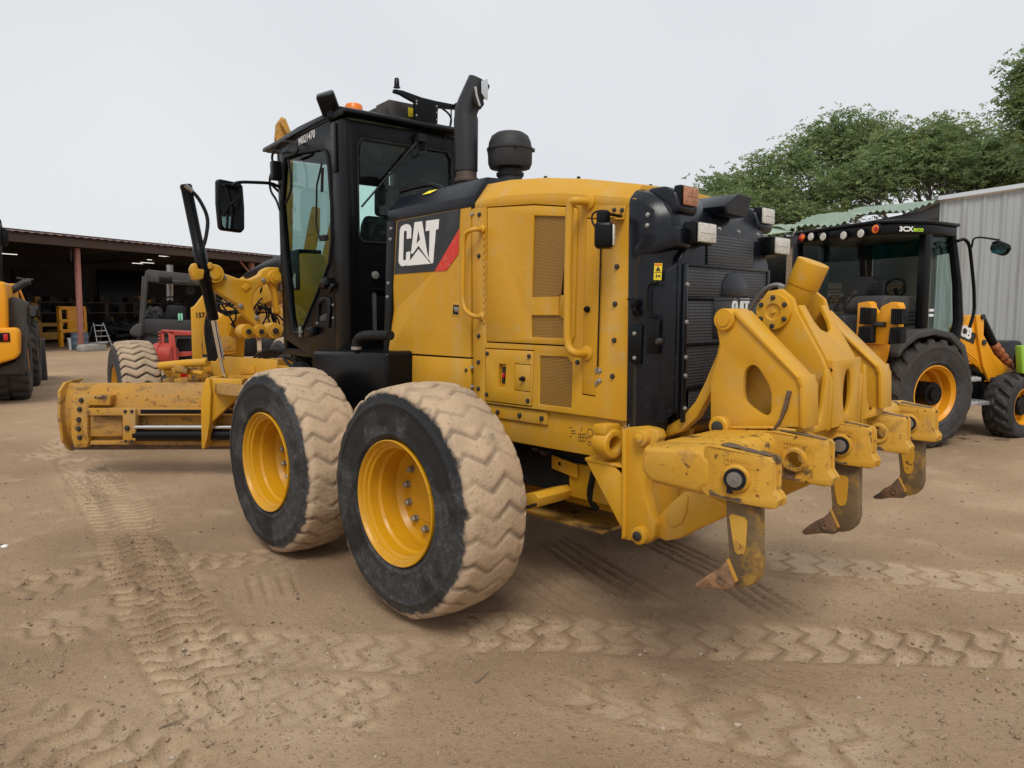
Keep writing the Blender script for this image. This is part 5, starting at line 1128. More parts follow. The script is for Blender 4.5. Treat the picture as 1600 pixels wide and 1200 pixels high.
def MX(f, a, c):
    x = n.new('ShaderNodeMix'); x.data_type = 'RGBA'; L(f, x.inputs[0])
    for i, q in ((6, a), (7, c)):
        if isinstance(q, tuple): x.inputs[i].default_value = (*q, 1)
        else: L(q, x.inputs[i])
    return x.outputs[2]
SOIL_D, SOIL_M, SOIL_L = (.35, .23, .138), (.53, .365, .225), (.66, .485, .325)
c1 = MX(RG(an.outputs['Fac'], -.7, .5), SOIL_D, SOIL_M); c2 = MX(RG(an.outputs['Fac'], .3, 1.1), c1, SOIL_L)
c3 = MX(RG(N_(.9, 8, .65), .45, .7, 0, .5), c2, SOIL_D); c4_ = MX(RG(N_(40, 5, .7), .54, .70, 0, .6), c3, (.20, .135, .085)); c5_ = MX(RG(N_(95, 3, .6), .58, .68, 0, .7), c4_, (.55, .43, .32)); c6_ = MX(RG(N_(3, 6, .6), .55, .75, 0, .5), c5_, SOIL_L)
L(c6_, b.inputs['Base Color'])
bp = n.new('ShaderNodeBump'); bp.inputs['Strength'].default_value = .9; bp.inputs['Distance'].default_value = .022
ad = n.new('ShaderNodeMath'); ad.operation = 'ADD'; L(N_(26, 8, .7), ad.inputs[0]); L(N_(120, 4, .7), ad.inputs[1]); L(ad.outputs[0], bp.inputs['Height']); L(bp.outputs[0], b.inputs['Normal'])
me.materials.append(gm); GR = link('ground', me); GR['kind'] = 'structure'
def gz(x, y):
    i = int(np.clip(np.searchsorted(gx, x), 0, nx-1)); j = int(np.clip(np.searchsorted(gy, y), 0, ny-1)); return float(H[i, j])
# loose pebbles and clods
rs = random.Random(5); b = MB(); ico = []
tm = bmesh.new(); bmesh.ops.create_icosphere(tm, subdivisions=1, radius=1); iv = [v.co.copy() for v in tm.verts]; ifc = [tuple(v.index for v in f.verts) for f in tm.faces]; tm.free()
for i in range(4200):
    u, v = rs.uniform(-60, 1660), 690+510*rs.random()**1.0
    q = P(u, v, 'z', 0)
    if -.5 < q.x < 2.1 and .75 < abs(q.y) < 1.35: continue
    r = rs.choice((.003, .004, .004, .005, .005, .007, .010))*rs.uniform(.7, 1.4); z = gz(q.x, q.y); sq = rs.uniform(.5, .9)
    k = [1+rs.uniform(-.25, .25) for _ in iv]
    b.add([(q.x+a.x*r*k_, q.y+a.y*r*k_, z+r*.3+a.z*r*sq*k_) for a, k_ in zip(iv, k)], ifc)
    b.mi[-len(ifc):] = [0 if rs.random() < .93 else 1]*len(ifc)
o = b.build('pebbles', [mat('soil_clod', (.33, .23, .15), .95, var=[(30, .4, .6, (.18, .12, .08), .8)]), mat('pale_stone', (.40, .33, .26), .9)], None, 0, 60); o['kind'] = 'stuff'
def twig(pts, r, lab, grp=None, nm='twig'):
    q = [P(u, v, 'z', 0) for u, v in pts]; q = [Vector((a.x, a.y, gz(a.x, a.y)+r*1.2+h)) for a, h in zip(q, (0, .006, .012, .004))]
    o = MB().tube([a-q[0] for a in q], [r, r*.9, r*.7, r*.4][:len(q)], 6).build(nm, M['wood'], None, 0, 40, Matrix.Translation(q[0])); tag(o, lab, 'twig', grp)
twig([(248,1141),(265,1136),(280,1130),(293,1122)], .004, 'thin dry twig lying on the bare soil in front of the tyre prints')
twig([(742,1064),(750,1061),(757,1056),(764,1049)], .005, 'short dry twig lying beside thin rut lines near the rear wheel')
q = P(8, 858, 'z', 0); o = MB().add([(a.x*.03, a.y*.03, a.z*.014+.008) for a in iv], ifc).build('pebble', M['white'], None, 0, 60, Matrix.Translation((q.x, q.y, gz(q.x, q.y)))); tag(o, 'small white stone lying alone on the soil at the far left', 'stone')
# ================================================================== WORKSHOP SHED far left
def depth_pt(px, py, d):
    v = fw + rt*((px-800)/F) - up*((py-600)/F); return CP + v*d
e0 = P(-160, 347, 'z', 5.0); e1 = P(425, 403, 'z', 5.0)       # eave line
dE = (e1-e0); dE.z = 0; Ls = dE.length+26; yawS = math.atan2(dE.y, dE.x)
SH = Fr((e0.x, e0.y, 0), yawS)                                 # local x along the eave, local +y into the shed
if (SH.I @ CP).y > 0: print('shed faces away!')
T = thing('workshop_shed', 'long dark open-fronted steel workshop with a brown eave and a pale red post', 'shed', SH.o, yawS)
Sm = lambda: MB(SH.M)
DP = 13.0
Sm().box(-12, Ls, -.5, -.25, 4.62, 4.98).build('fascia', M['brn'], T, .01)
b = Sm()
xsn = np.arange(-12, Ls, .2); pr_ = []
vs = []
for i, x in enumerate(xsn): z = .045*(i % 2); vs += [(x, -.7, 5.0+z), (x, DP, 6.6+z)]
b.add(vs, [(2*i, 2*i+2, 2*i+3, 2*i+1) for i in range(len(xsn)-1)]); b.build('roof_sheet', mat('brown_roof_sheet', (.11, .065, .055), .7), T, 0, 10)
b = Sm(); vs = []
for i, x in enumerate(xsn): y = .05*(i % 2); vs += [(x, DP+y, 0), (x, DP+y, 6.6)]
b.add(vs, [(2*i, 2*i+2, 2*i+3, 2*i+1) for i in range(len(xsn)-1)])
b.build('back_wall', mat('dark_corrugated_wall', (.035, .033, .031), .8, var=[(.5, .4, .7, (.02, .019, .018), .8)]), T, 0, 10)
for x in (-11.9, Ls-.1): Sm().box(x, x+.08, -.3, DP, 0, 5).build('end_wall', M['brn'], T)
Sm().box(-12, Ls, DP-.02, DP+.3, 0, 0.02).build('sill', M['dark'], T)
# interior ceiling beams and trusses
for k in range(9):
    x = -8+6*k; Sm().box(x-.08, x+.08, 0, DP, 4.75, 5.0).build('rafter', M['brn'], T)
for y in (3, 6, 9): Sm().box(-12, Ls, y, y+.12, 5.0+.12*y, 5.14+.12*y).build('purlin', M['brn'], T)
def S(px, py, y): return SH.px(px, py, 'y', y)
cp0, cp1 = S(127, 549, 0), S(120, 386, 0)
PO = Sm().prism([(cp0.x-.10, -.08, 0), (cp0.x+.10, -.08, 0), (cp0.x+.10, .08, 0), (cp0.x-.10, .08, 0)], (cp1.x-cp0.x, 0, 4.6)).build('post', M['pink'], T, .01)
p2 = S(396, 500, 0)
Sm().box(p2.x-.13, p2.x+.13, -.12, .12, 0, 4.6).build('post', M['pink'], T, .01)
Sm().tube([(p2.x, 0, 3.9), (p2.x-.9, 0, 4.65)], .05, 6).tube([(p2.x, 0, 3.9), (p2.x+.9, 0, 4.65)], .05, 6).build('brace', M['pink'], T)
Sm().box(cp1.x-.35, cp1.x-.30, -.05, 0, 4.0, 4.7).build('downpipe', M['gry'], T)
# roller door and panels on the back wall
for u0, u1, v0, v1, m_ in ((20, 82, 418, 520, 'dark'), (152, 232, 420, 520, 'blk'), (262, 330, 420, 520, 'dark')):
    a, c_ = S(u0, v0, DP-.1), S(u1, v1, DP-.1); d_ = Sm().box(a.x, c_.x, DP-.15, DP-.05, .0, a.z).build('roller_door', M[m_], T, .01)
    for k in range(8): Sm().box(a.x+.05, c_.x-.05, DP-.17, DP-.15, .3+k*.45, .34+k*.45).build('slat', M['dark'], d_)
a = S(163, 492, DP-.2)
Sm().box(a.x-.3, a.x+.3, DP-.25, DP-.18, a.z-.4, a.z+.9).build('wall_poster', M['conc'], T)
# strip lights inside
LI = mat('lit_tube', (.8, .8, .8), .4, emit=((1, .97, .9), .8))
def lamp_label(i): return ['lit strip light in the shed, lowest of the row left of the crane post', 'lit strip light in the shed, brightest and longest of the row', 'lit strip light in the shed, between the small and the bright one', 'lit strip light in the shed, right above the others under the eave', 'lit strip light in the shed, alone beside the yellow loader'][i]
for i, (u, v, y, ln_) in enumerate(((215, 412, 8, .8), (243, 407, 6, 1.2), (230, 411, 7, 1.0), (258, 401, 5, .9), (8, 397, 6, 1.2))):
    a = S(u, v, y); o = thing('strip_light', lamp_label(i), 'lamp', SH.W(*a), yawS, 'strip lights under the shed roof')
    Wl = WM[o.name]; MB(Wl).box(-ln_/2, ln_/2, -.05, .05, .03, .09).build('housing', M['gry'], o); MB(Wl).box(-ln_/2+.03, ln_/2-.03, -.03, .03, 0, .03).build('tube', LI, o)
    MB(Wl).tube([(-.3, 0, .09), (-.3, 0, .9)], .01, 4).tube([(.3, 0, .09), (.3, 0, .9)], .01, 4).build('hanger', M['blk'], o)
# things at the post
def at(u, v, d=0): q = P(u, v, 'z', 0); return q
def thing_at(nm, lab, cat, u, v, rz=None, grp=None):
    q = P(u, v, 'z', 0); return thing(nm, lab, cat, (q.x, q.y, 0), yawS if rz is None else rz, grp)
o = thing_at('steel_stand', 'orange yellow steel stand with open frame standing behind the pale red post', 'stand', 125, 544); m = WM[o.name]
for x in (-.55, .75): MB(m).box(x+.3, x+.44, 1.0, 1.2, .05, 2.05).build('upright', M['jcb'], o, .01)
for z in (.75, 1.25, 1.88): MB(m).box(-.25, 1.19, 1.0, 1.15, z, z+.16).build('cross_bar', M['jcb'], o, .01)
MB(m).box(.2, .7, 1.02, 1.14, .75, 1.9).build('centre_plate', M['jcb'], o, .01)
o = thing_at('drum', 'dull blue steel drum standing at the foot of the pale red post', 'drum', 136, 548); m = WM[o.name]
MB(m).lathe([(.34, 0), (.35, .02), (.35, .26), (.365, .28), (.35, .30), (.35, .56), (.365, .58), (.35, .60), (.35, .80), (.36, .82), (.33, .81)], (0.05, .5, 0), n=28).build('drum_body', M['blue'], o); MB(m).lathe([(.06, 0), (.06, .03)], (.2, .4, .81), n=12).build('bung', M['zinc'], o)
o = thing_at('bucket', 'white plastic bucket with a lid beside the blue drum', 'bucket', 116, 547); m = WM[o.name]
MB(m).lathe([(.20, 0), (.25, .5), (.27, .51), (.27, .56), (.05, .58)], n=20).build('bucket_body', M['white'], o); MB(m).tube([(.25*math.cos(a), .05, .52-.2*math.sin(a)) for a in [i*math.pi/8 for i in range(9)]], .012, 5).build('handle', M['zinc'], o)
o = thing_at('concrete_block', 'low grey concrete block lying right of the post foot', 'block', 143, 550); m = WM[o.name]
MB(m).prism([(-.35, 0, 0), (.75, 0, 0), (.78, 0, .22), (.70, 0, .36), (-.28, 0, .33), (-.36, 0, .2)], (0, .5, 0)).build('block', M['conc'], o, .05); MB(m).box(.3, .8, -.02, .52, .36, .40).build('cover_plate', M['galv'], o, .01)
o = thing_at('step_ladder', 'small silver step ladder standing in the shed mouth', 'step ladder', 162, 541); m = WM[o.name]
for s in (-1, 1):
    MB(m).tube([(s*.40, -.1, 0), (s*.27, .3, 1.2)], .025, 6).build('side_rail', M['galv'], o); MB(m).tube([(s*.38, .8, 0), (s*.26, .34, 1.18)], .02, 6).build('rear_leg', M['galv'], o)
for k in range(4): MB(m).box(-.38+.033*k, .38-.033*k, -.12+.1*k, .1+.1*k, .22+.28*k, .26+.28*k).build('step', M['alu'], o)
# clutter inside: racks, a bench, engine parts, yellow machinery
o = thing('parts_rack', 'dark shelving with clutter along the shed back wall', 'rack', SH.W(*S(190, 520, 9)), yawS); m = WM[o.name]; o_z = -S(190, 520, 9).z
rr = random.Random(2)
for k in range(4): MB(m).box(-7, 5, 0, .7, o_z+.5+.6*k, o_z+.56+.6*k).build('shelf', M['brn'], o)
for k in range(7): MB(m).box(-7+2*k-.04, -7+2*k+.04, 0, .7, o_z, o_z+2.5).build('shelf_post', M['brn'], o)
b = MB(m)
for i in range(60):
    k = rr.randrange(4); x = rr.uniform(-6.8, 4.6); s_ = rr.uniform(.15, .5); b.cm = rr.choice((0, 0, 1, 2, 3)); b.box(x, x+s_, .05, .6, o_z+.57+.6*k, o_z+.57+.6*k+rr.uniform(.1, .4))
b.build('boxes', [M['dark'], M['gry'], M['yelmud'], M['gryl']], o)['kind'] = 'stuff'
o = thing('machine_part', 'dark yellow machine frame on the shed floor left of the post', 'machine part', SH.W(*[S(85, 540, 7)[0], 7, 0]), yawS); m = WM[o.name]
MB(m).box(-.7, .6, 0, .5, .3, .7).build('block', M['yelmud'], o, .03); MB(m).box(-.8, -.6, 0, .6, 0, 1.3).build('upright', M['yelmud'], o, .02); MB(m).box(-.8, .7, .1, .3, 1.0, 1.2).build('arm', M['yelmud'], o, .02); MB(m).tube([(.3, .2, .7), (.9, .1, 1.0), (1.1, .1, .1)], .05, 6).build('pipe', M['dark'], o)
o = thing('engine_pile', 'dark heap of engine parts on the shed floor behind the step ladder', 'engine', SH.W(*[S(195, 540, 8)[0], 8, 0]), yawS); m = WM[o.name]
b = MB(m)
for i in range(40): b.obox((rr.uniform(-2.2, 2.6), rr.uniform(-.6, .6), rr.uniform(.1, 1.2)), (rr.uniform(.15, .7), rr.uniform(.15, .6), rr.uniform(.15, .5)), (rr.uniform(-30, 30), rr.uniform(-30, 30), rr.uniform(0, 90)))
b.build('engine_parts', M['dark'], o, .02)['kind'] = 'stuff'
b = MB(m)
for i in range(10): b.cyl((rr.uniform(-2, 2), -.7, rr.uniform(.3, 1.2)), (rr.uniform(-2, 2), -.5, rr.uniform(.3, 1.3)), rr.uniform(.04, .14), 10)
b.build('pulleys', M['gry'], o)
o = thing('backhoe_boom', 'dusty yellow digger arm inside the shed beyond the yellow loader', 'digger arm', SH.W(*[S(55, 520, 9)[0], 9, 0]), yawS); m = WM[o.name]
bp0 = S(55, 520, 9).x
MB(m).prism([(a.x-bp0, 0, a.z) for a in [S(u, v, 9) for u, v in ((50,498),(58,495),(66,505),(68,530),(62,548),(56,548),(60,525),(52,505))]], (0, .4, 0)).build('arm', M['yelmud'], o, .04); MB(m).prism([(a.x-bp0, .05, a.z) for a in [S(u, v, 9) for u, v in ((44,473),(58,472),(64,478),(52,488))]], (0, .3, 0)).build('link', M['yelmud'], o, .03)

# ================================================================== YELLOW WHEEL LOADER, far left edge
q = P(52, 626, 'z', 0); LY = R(-14)
T = thing('wheel_loader', 'orange yellow wheel loader with dark mudguards cut off by the left edge', 'wheel loader', (q.x, q.y, 0), LY); Lf = Fr((q.x, q.y, 0), LY); Lm_ = lambda: MB(Lf.M)
def LPX(pts, ax, v): return [Lf.px(a, c, ax, v) for a, c in pts]
TB = tyre_mesh(tyre(.80, .62, .36, 20, .05, 'ag', .5, 16, 14), M['tyreblk'], 40)
RB = MB().lathe([(.37, -.05), (.37, .0), (.34, .01), (.32, -.06), (.30, -.16), (.14, -.18), (.13, -.05), (.001, -.04)], (0, .26, 0), (0, 1, 0), 40, False).mesh('wheel', M['jcb'], 0, 35)
def wheel2(parent, Mw, rim, ty, nuts, nr, ny):
    w_ = link('wheel', rim, parent, Mw); link('tyre', ty, w_, Mw)
    for i in range(nuts):
        a = 2*math.pi*i/nuts; link('wheel_bolt', BOLT, w_, Mw @ facing((nr*math.cos(a), ny, nr*math.sin(a)), (0, 1, 0)) @ Matrix.Scale(1.8, 4))
for x in (.25, 3.35):
    for y in (.33, 2.1): wheel2(T, Lf.M @ Matrix.Translation((x, y, .79)) @ Matrix.Rotation(math.pi if y < 1 else 0, 4, 'Z'), RB, TB, 8, .23, .10)
Lm_().prism([(a.x, .60, a.z) for a in LPX([(-60,440),(8,440),(11,460),(12,512),(26,516),(31,524),(30,556),(24,564),(-10,574),(-60,572)], 'x', -1.0)] if False else [(-1.0, a.y, a.z) for a in LPX([(-80,438),(8,440),(11,462),(12,515),(-80,515)], 'x', -1.0)], (2.6, 0, 0)).build('engine_hood', M['jcb'], T, .05, seg=3)
Lm_().prism([(-1.15, a.y, a.z) for a in LPX([(-80,512),(26,512),(31,519),(30,553),(24,561),(-20,574),(-80,574)], 'x', -1.15)], (.75, 0, 0)).build('counterweight', M['jcb'], T, .05, seg=3)
a, c = LPX([(0, 520), (16, 534)], 'x', -1.16); tl_ = Lm_().box(-1.17, -1.14, min(a.y, c.y), max(a.y, c.y)+.3, min(a.z, c.z), max(a.z, c.z)).build('lamp_recess', M['blk'], T, .01)
a, c = LPX([(5, 522), (13, 532)], 'x', -1.17); Lm_().box(-1.185, -1.165, min(a.y, c.y), max(a.y, c.y), min(a.z, c.z), max(a.z, c.z)).build('tail_light', M['red'], tl_, .008)
Lm_().prism([(-.75, a.y, a.z) for a in LPX([(11,468),(20,463),(36,468),(40,480),(39,585),(-5,585),(-5,576),(22,566),(30,556),(31,518),(12,512)], 'x', -.75)], (.35, 0, 0)).build('mudguard', M['gryl'], T, .03)
Lm_().prism([(1.05, a.y, a.z) for a in LPX([(36,472),(44,478),(44,500),(40,540),(36,540)], 'x', 0.6)], (.2, 0, 0)).build('mudguard', M['gry'], T, .02)
Lm_().prism(xz([(-.6,1.62),(-.35,1.90),(.6,1.92),(.95,1.70),(.98,1.6),(.6,1.82),(-.3,1.8)], .0), (0, .66, 0)).build('mudguard', M['gryl'], T, .02)
Lm_().prism(xz([(2.5,1.62),(2.75,1.86),(3.7,1.86),(4.0,1.62),(3.9,1.6),(3.6,1.78),(2.8,1.78)], .0), (0, .66, 0)).build('mudguard', M['gry'], T, .02)
Lm_().tube(arc([Lf.px(u, v, 'x', .3) for u, v in ((10,459),(22,452),(34,444),(42,440),(48,440))]), .07, 10).build('exhaust_pipe', M['gry'], T)
Lm_().tube([Lf.px(u, v, 'x', .6) for u, v in ((26,434),(40,437),(52,437))], .02, 6).build('bracket_rod', M['gry'], T)
Lm_().prism(LPX([(10,443),(28,443),(40,472),(37,474),(25,446),(10,446)], 'x', 1.6), (.1, 0, 0)).build('loader_frame', M['jcb'], T, .02)
Lm_().prism(LPX([(-1,348),(1,348),(3,438),(0,438),(-40,438),(-40,430),(-3,430),(-3,348)], 'x', .9), (.15, 0, 0)).build('cab_post', M['blk'], T, .02)
Lm_().prism(LPX([(-90,290),(-14,290),(-14,300),(-90,300)], 'x', .9), (1.5, 0, 0)).build('cab_roof', M['jcb'], T, .03)
Lm_().prism(LPX([(-60,300),(0,300),(0,432),(-60,432)], 'x', .98), (.01, 0, 0)).build('rear_window', M['glassd'], T)
mr_ = Lm_().prism(LPX([(-6,352),(3,354),(14,362),(13,380),(10,385),(-6,384)], 'x', 1.0), (.06, 0, 0)).build('mirror', M['blk'], T, .015)
Lm_().tube([Lf.px(u, v, 'x', 1.1) for u, v in ((-4,340),(0,344),(3,358))], .02, 6).build('mirror_arm', M['blk'], mr_)
Lm_().box(-.4, 3.8, .7, 1.7, .55, 1.15).build('chassis', M['blk'], T, .05)
Lm_().prism(LPX([(64,528),(68,530),(74,600),(70,609),(65,605),(64,560)], 'x', 4.6), (.5, 0, 0)).build('bucket_edge', M['gry'], T, .02)
Lm_().box(5.0, 5.6, .1, 2.6, .1, .9).build('bucket', M['gry'], T, .05)

# ================================================================== DARK CANOPY MACHINE and RED MACHINE behind the front wheel
KY = R(-32); q = P(262, 590, 'z', 0); q = depth_pt(262, 540, 21); K = Fr((q.x, q.y, 0), KY)
T = thing('canopy_tractor', 'dark grey open machine with a flat canopy, seat and steering wheel before the shed', 'tractor', (q.x, q.y, 0), KY); Km = lambda: MB(K.M)
def KPX(pts, v): return [K.px(a, c, 'x', v) for a, c in pts]
Km().prism(KPX([(226,424),(231,421),(338,432),(338,446),(231,440),(226,436)], 0), (1.6, 0, 0)).build('canopy', M['gryl'], T, .03)
for (u0, v0, u1, v1), x in (((229,430,222,520), 0), ((225,432,219,520), 1.5), ((334,440,336,520), 0), ((330,440,332,520), 1.5)):
    a, c = K.px(u0, v0, 'x', x), K.px(u1, v1, 'x', x); Km().tube([a, c], .058, 4).build('canopy_post', M['gryl'], T, .01, 25)
Km().prism(KPX([(222,498),(300,500),(300,523),(222,520)], .0), (.1, 0, 0)).build('rear_panel', M['gry'], T, .03)
Km().prism(KPX([(201,522),(203,514),(210,507),(218,505),(222,505),(222,526),(210,526)], -.1), (1.2, 0, 0)).build('mudguard', M['gryl'], T, .06, seg=3)
Km().prism(KPX([(222,522),(330,522),(330,575),(226,575)], .1), (1.8, 0, 0)).build('body', M['dark'], T, .05)
Km().prism(KPX([(257,500),(259,480),(263,476),(285,477),(290,482),(289,500)], .25), (.12, 0, 0)).build('seat', M['rub'], T, .05)
Km().tube([K.px(266+12*math.cos(a), 469+5*math.sin(a), 'x', 1.1) for a in [i*math.pi/8 for i in range(17)]], .025, 6).build('steering_wheel', M['rub'], T)
Km().tube([K.px(266, 469, 'x', 1.1), K.px(262, 492, 'x', 1.2)], .06, 6).build('steering_column', M['rub'], T)
Km().tube([K.px(265, 414, 'x', 1.9), K.px(265, 470, 'x', 1.9)], .10, 10).build('exhaust_pipe', M['stl'], T)
Km().tube([K.px(u, v, 'x', .05) for u, v in ((255,439),(272,439),(290,441),(305,436),(330,432))], .06, 8).build('grab_bar', M['gry'], T)
Km().obox(K.px(259, 438, 'x', .02), (.1, .35, .2)).build('lamp_block', M['blk'], T, .03)
for u in (280, 284): Km().lathe([(.015, -.10), (.03, -.06), (.03, .08), (.02, .12)], K.px(u, 496, 'x', -.02), (0, 0, 1), 10).build('lever_grip', mat('pale_green_grip', (.25, .60, .42), .5), T)
b = Km()
for i in range(10): b.obox(K.px(rr.uniform(232, 255), rr.uniform(484, 497), 'x', .4), (.15, .2, .15), (rr.uniform(0, 60), 0, rr.uniform(0, 60)))
b.build('console', M['gry'], T, .02)
a = K.px(298, 454, 'x', .8); Km().lathe([(.12, 0), (.14, .05), (.05, .06)], a, (-1, 0, 0), 16).build('round_lamp', M['gry'], T)
for y in (K.px(232, 560, 'x', 1).y, K.px(322, 560, 'x', 1).y): Km().lathe([(.2, -.25), (.62, -.2), (.62, .2), (.2, .25)], (1.2, y, .62), (0, 1, 0), 28).build('wheel', M['rub'], T, .03)

q = depth_pt(272, 560, 16.5); Kr = Fr((q.x, q.y, 0), KY+R(8)); T = thing('red_machine', 'small red machine with a round gear housing and an angled roof plate', 'machine', (q.x, q.y, 0), KY+R(8)); Rm = lambda: MB(Kr.M)
def RPX(pts, v): return [Kr.px(a, c, 'x', v) for a, c in pts]
Rm().lathe([(.02, -.28), (.20, -.28), (.26, -.22), (.26, -.05), (.30, -.03), (.30, .03), (.26, .05), (.26, .14), (.18, .2), (.02, .2)], RPX([(254, 554)], 0)[0], (.5, 1, 0), 28).build('gear_housing', M['redm'], T)
Rm().prism(RPX([(250,517),(256,515),(258,560),(251,560)], -.1), (.12, 0, 0)).build('frame_post', M['redm'], T, .01)
Rm().prism(RPX([(262,517),(272,516),(276,560),(270,572),(266,560)], -.15), (.10, 0, 0)).build('frame_post', M['redm'], T, .01)
Rm().prism(RPX([(250,516),(298,518),(300,524),(272,524),(262,520)], -.15), (.7, 0, 0)).build('roof_plate', M['redm'], T, .01)
Rm().prism(RPX([(277,524),(300,524),(300,529),(276,529)], -.12), (.02, 0, 0)).build('dark_visor', M['gry'], T)
Rm().prism(RPX([(274,550),(300,549),(300,556),(276,558)], .1), (.2, 0, 0)).build('cross_plate', M['redm'], T, .01)
Rm().prism(RPX([(276,529),(300,529),(300,572),(272,572)], .3), (.5, 0, 0)).build('engine', M['dark'], T, .03)
b = Rm()
for i in range(9): b.obox(Kr.px(249, 519+5*i, 'x', -.12), (.05, .05, .03))
b.build('bolt_heads', M['redm'], T); Rm().box(-.3, 1.2, -.9, .3, .0, .25).build('base_frame', M['dark'], T, .02)
Rm().lathe([(.06, 0), (.06, .2)], RPX([(284, 566)], .2)[0], (1, 0, 0), 12).build('hub', M['gry'], T)
# ================================================================== BACKHOE LOADER at right
BO = (.41050485, -6.63073113, 0); BY = R(-113); B = Fr(BO, BY); Bk = lambda: MB(B.M)
T = thing('backhoe_loader', 'orange yellow backhoe loader with a black open-backed cab beside the grey metal wall', 'backhoe loader', BO, BY)
def BP(pts, ax, v): return [B.px(a, c, ax, v) for a, c in pts]
cb8 = lambda *pts: crop(pts, 1200, 320, 3.0)
TA = tyre_mesh(tyre(.675, .46, .345, 19, .040, 'ag', .75, 18, 16), M['tyreblk'], 40)
RA = MB().lathe([(.345, -.36), (.35, .0), (.338, .004), (.322, -.02), (.305, -.035), (.30, -.14), (.275, -.16), (.27, -.26), (.10, -.28), (.001, -.28)], (0, .205, 0), (0, 1, 0), 56, False).mesh('wheel', M['jcb'], 0, 32)
HB = MB().lathe([(.145, -.28), (.145, -.04), (.135, -.02), (.085, -.02), (.08, .01), (.001, .01)], (0, .205, 0), (0, 1, 0), 32, False).mesh('hub', M['blk'], 0, 35)
for s in (-1, 1):
    Mw = B.M @ Matrix.Translation((-.06, s*.80, .672)) @ Matrix.Rotation(math.pi if s < 0 else 0, 4, 'Z')
    w_ = link('wheel', RA, T, Mw); link('tyre', TA, w_, Mw); link('hub', HB, w_, Mw)
    for i in range(8): a = i*.785; link('wheel_bolt', DBOLT, w_, Mw @ facing((.055*math.cos(a), .205-.018, .055*math.sin(a)), (0, 1, 0)))
    link('valve', BOLT, w_, Mw @ facing((.2, -.055, -.16), (0, 1, 0)) @ Matrix.Scale(2, 4))
TF_ = tyre_mesh(tyre(.435, .34, .235, 17, .032, 'ag', .7, 16, 14), M['tyreblk'], 40)
RFr = MB().lathe([(.24, -.25), (.24, 0), (.228, .003), (.215, -.03), (.20, -.13), (.08, -.14), (.001, -.14)], (0, .15, 0), (0, 1, 0), 44, False).mesh('wheel', M['jcb'], 0, 32)
HBf = MB().lathe([(.12, -.14), (.12, -.03), (.10, -.01), (.001, -.01)], (0, .15, 0), (0, 1, 0), 28, False).mesh('hub', M['blk'], 0, 35)
for s in (-1, 1):
    Mw = B.M @ Matrix.Translation((1.60, s*.80, .43)) @ Matrix.Rotation((math.pi if s < 0 else 0)+R(6), 4, 'Z'); w_ = link('wheel', RFr, T, Mw); link('tyre', TF_, w_, Mw); link('hub', HBf, w_, Mw)
Bk().box(-.6, 2.3, -.35, .35, .38, .75).build('chassis', M['blk'], T, .03)
Bk().box(.6, 2.4, -.36, .36, .75, 1.25).build('engine_bay', M['blk'], T, .05)
# cab roof with its lamps
ro = [(-.72, .66), (-.74, .0), (-.72, -.62), (-.55, -.78), (-.1, -.86), (.50, -.74), (.58, -.5), (.58, .5), (.50, .74), (-.1, .86), (-.55, .80)]
RF_ = Bk().prism([(x, y, 2.57) for x, y in ro], (0, 0, .13)).build('cab_roof', M['blk'], T, .02, seg=3)
Bk().prism([(x*1.04, y*1.03, 2.695) for x, y in ro], (0, 0, .04)).build('roof_skin', M['blk'], RF_, .012)
for u, v, mt, mt2 in ((1255,371,'red','orange'), (1269,370,'lens',None), (1288,370,'lens',None), (1320,368,'lens',None), (1347,365,'lens',None), (1370,358,'orange','red')):
    a = B.px(u, v, 'x', -.745); Lh = Bk().lathe([(.062, -.01), (.066, 0), (.062, .014), (.05, .022)], a, (-1, 0, 0), 20).build('roof_lamp_rim', M['blk'], RF_)
    Bk().lathe([(.052, .018), (.045, .03), (.001, .034)], a, (-1, 0, 0), 20, False).build('lamp_lens', M[mt], RF_)
    if mt2: Bk().lathe([(.030, .02), (.026, .038), (.001, .040)], a+Vector((0, -.022 if mt == 'red' else -.02, 0)), (-1, 0, 0), 16, False).build('lamp_lens', M[mt2], RF_)
# quarter face lettering
a, c_ = B.px(1401, 361, 'y', -.80), B.px(1440, 361, 'y', -.83)
a = Vector((-.53, -.792, 2.602)); d_ = Vector((.45, -.08, 0)); nq = Vector((-.08, -.45, 0)).normalized()*.006
t1 = text('3CX', .078, M['white'], RF_, B.M @ (a+nq), B.M.to_3x3() @ d_, (0, 0, 1), 'lettering', .003, sx=1.25)
text('eco', .082, M['grn'], RF_, B.M @ (a+nq+d_.normalized()*.190), B.M.to_3x3() @ d_, (0, 0, 1), 'lettering', .002, sx=1.15)
# posts
def post(p0, p1, wx, wy, nm='cab_post'): Bk().prism([(p0[0]-wx, p0[1]-wy, p0[2]), (p0[0]+wx, p0[1]-wy, p0[2]), (p0[0]+wx, p0[1]+wy, p0[2]), (p0[0]-wx, p0[1]+wy, p0[2])], Vector(p1)-Vector(p0)).build(nm, M['blk'], T, .012)
post((-.10, -.80, 1.36), (-.10, -.80, 2.60), .055, .05); post((-.10, .80, 1.36), (-.10, .80, 2.60), .055, .05)
post((-.62, .68, 1.2), (-.66, .70, 2.60), .05, .05)
fpp = [Vector((.46, -.70, 2.6)), Vector((.57, -.72, 2.0)), Vector((.60, -.74, 1.55)), Vector((.52, -.76, 1.25)), Vector((.36, -.78, 1.08))]
Bk().tube(fpp, [.05, .055, .06, .06, .06], 8).build('front_post', M['blk'], T); Bk().tube([Vector((a.x, -a.y, a.z)) for a in fpp], .055, 8).build('front_post', M['blk'], T)
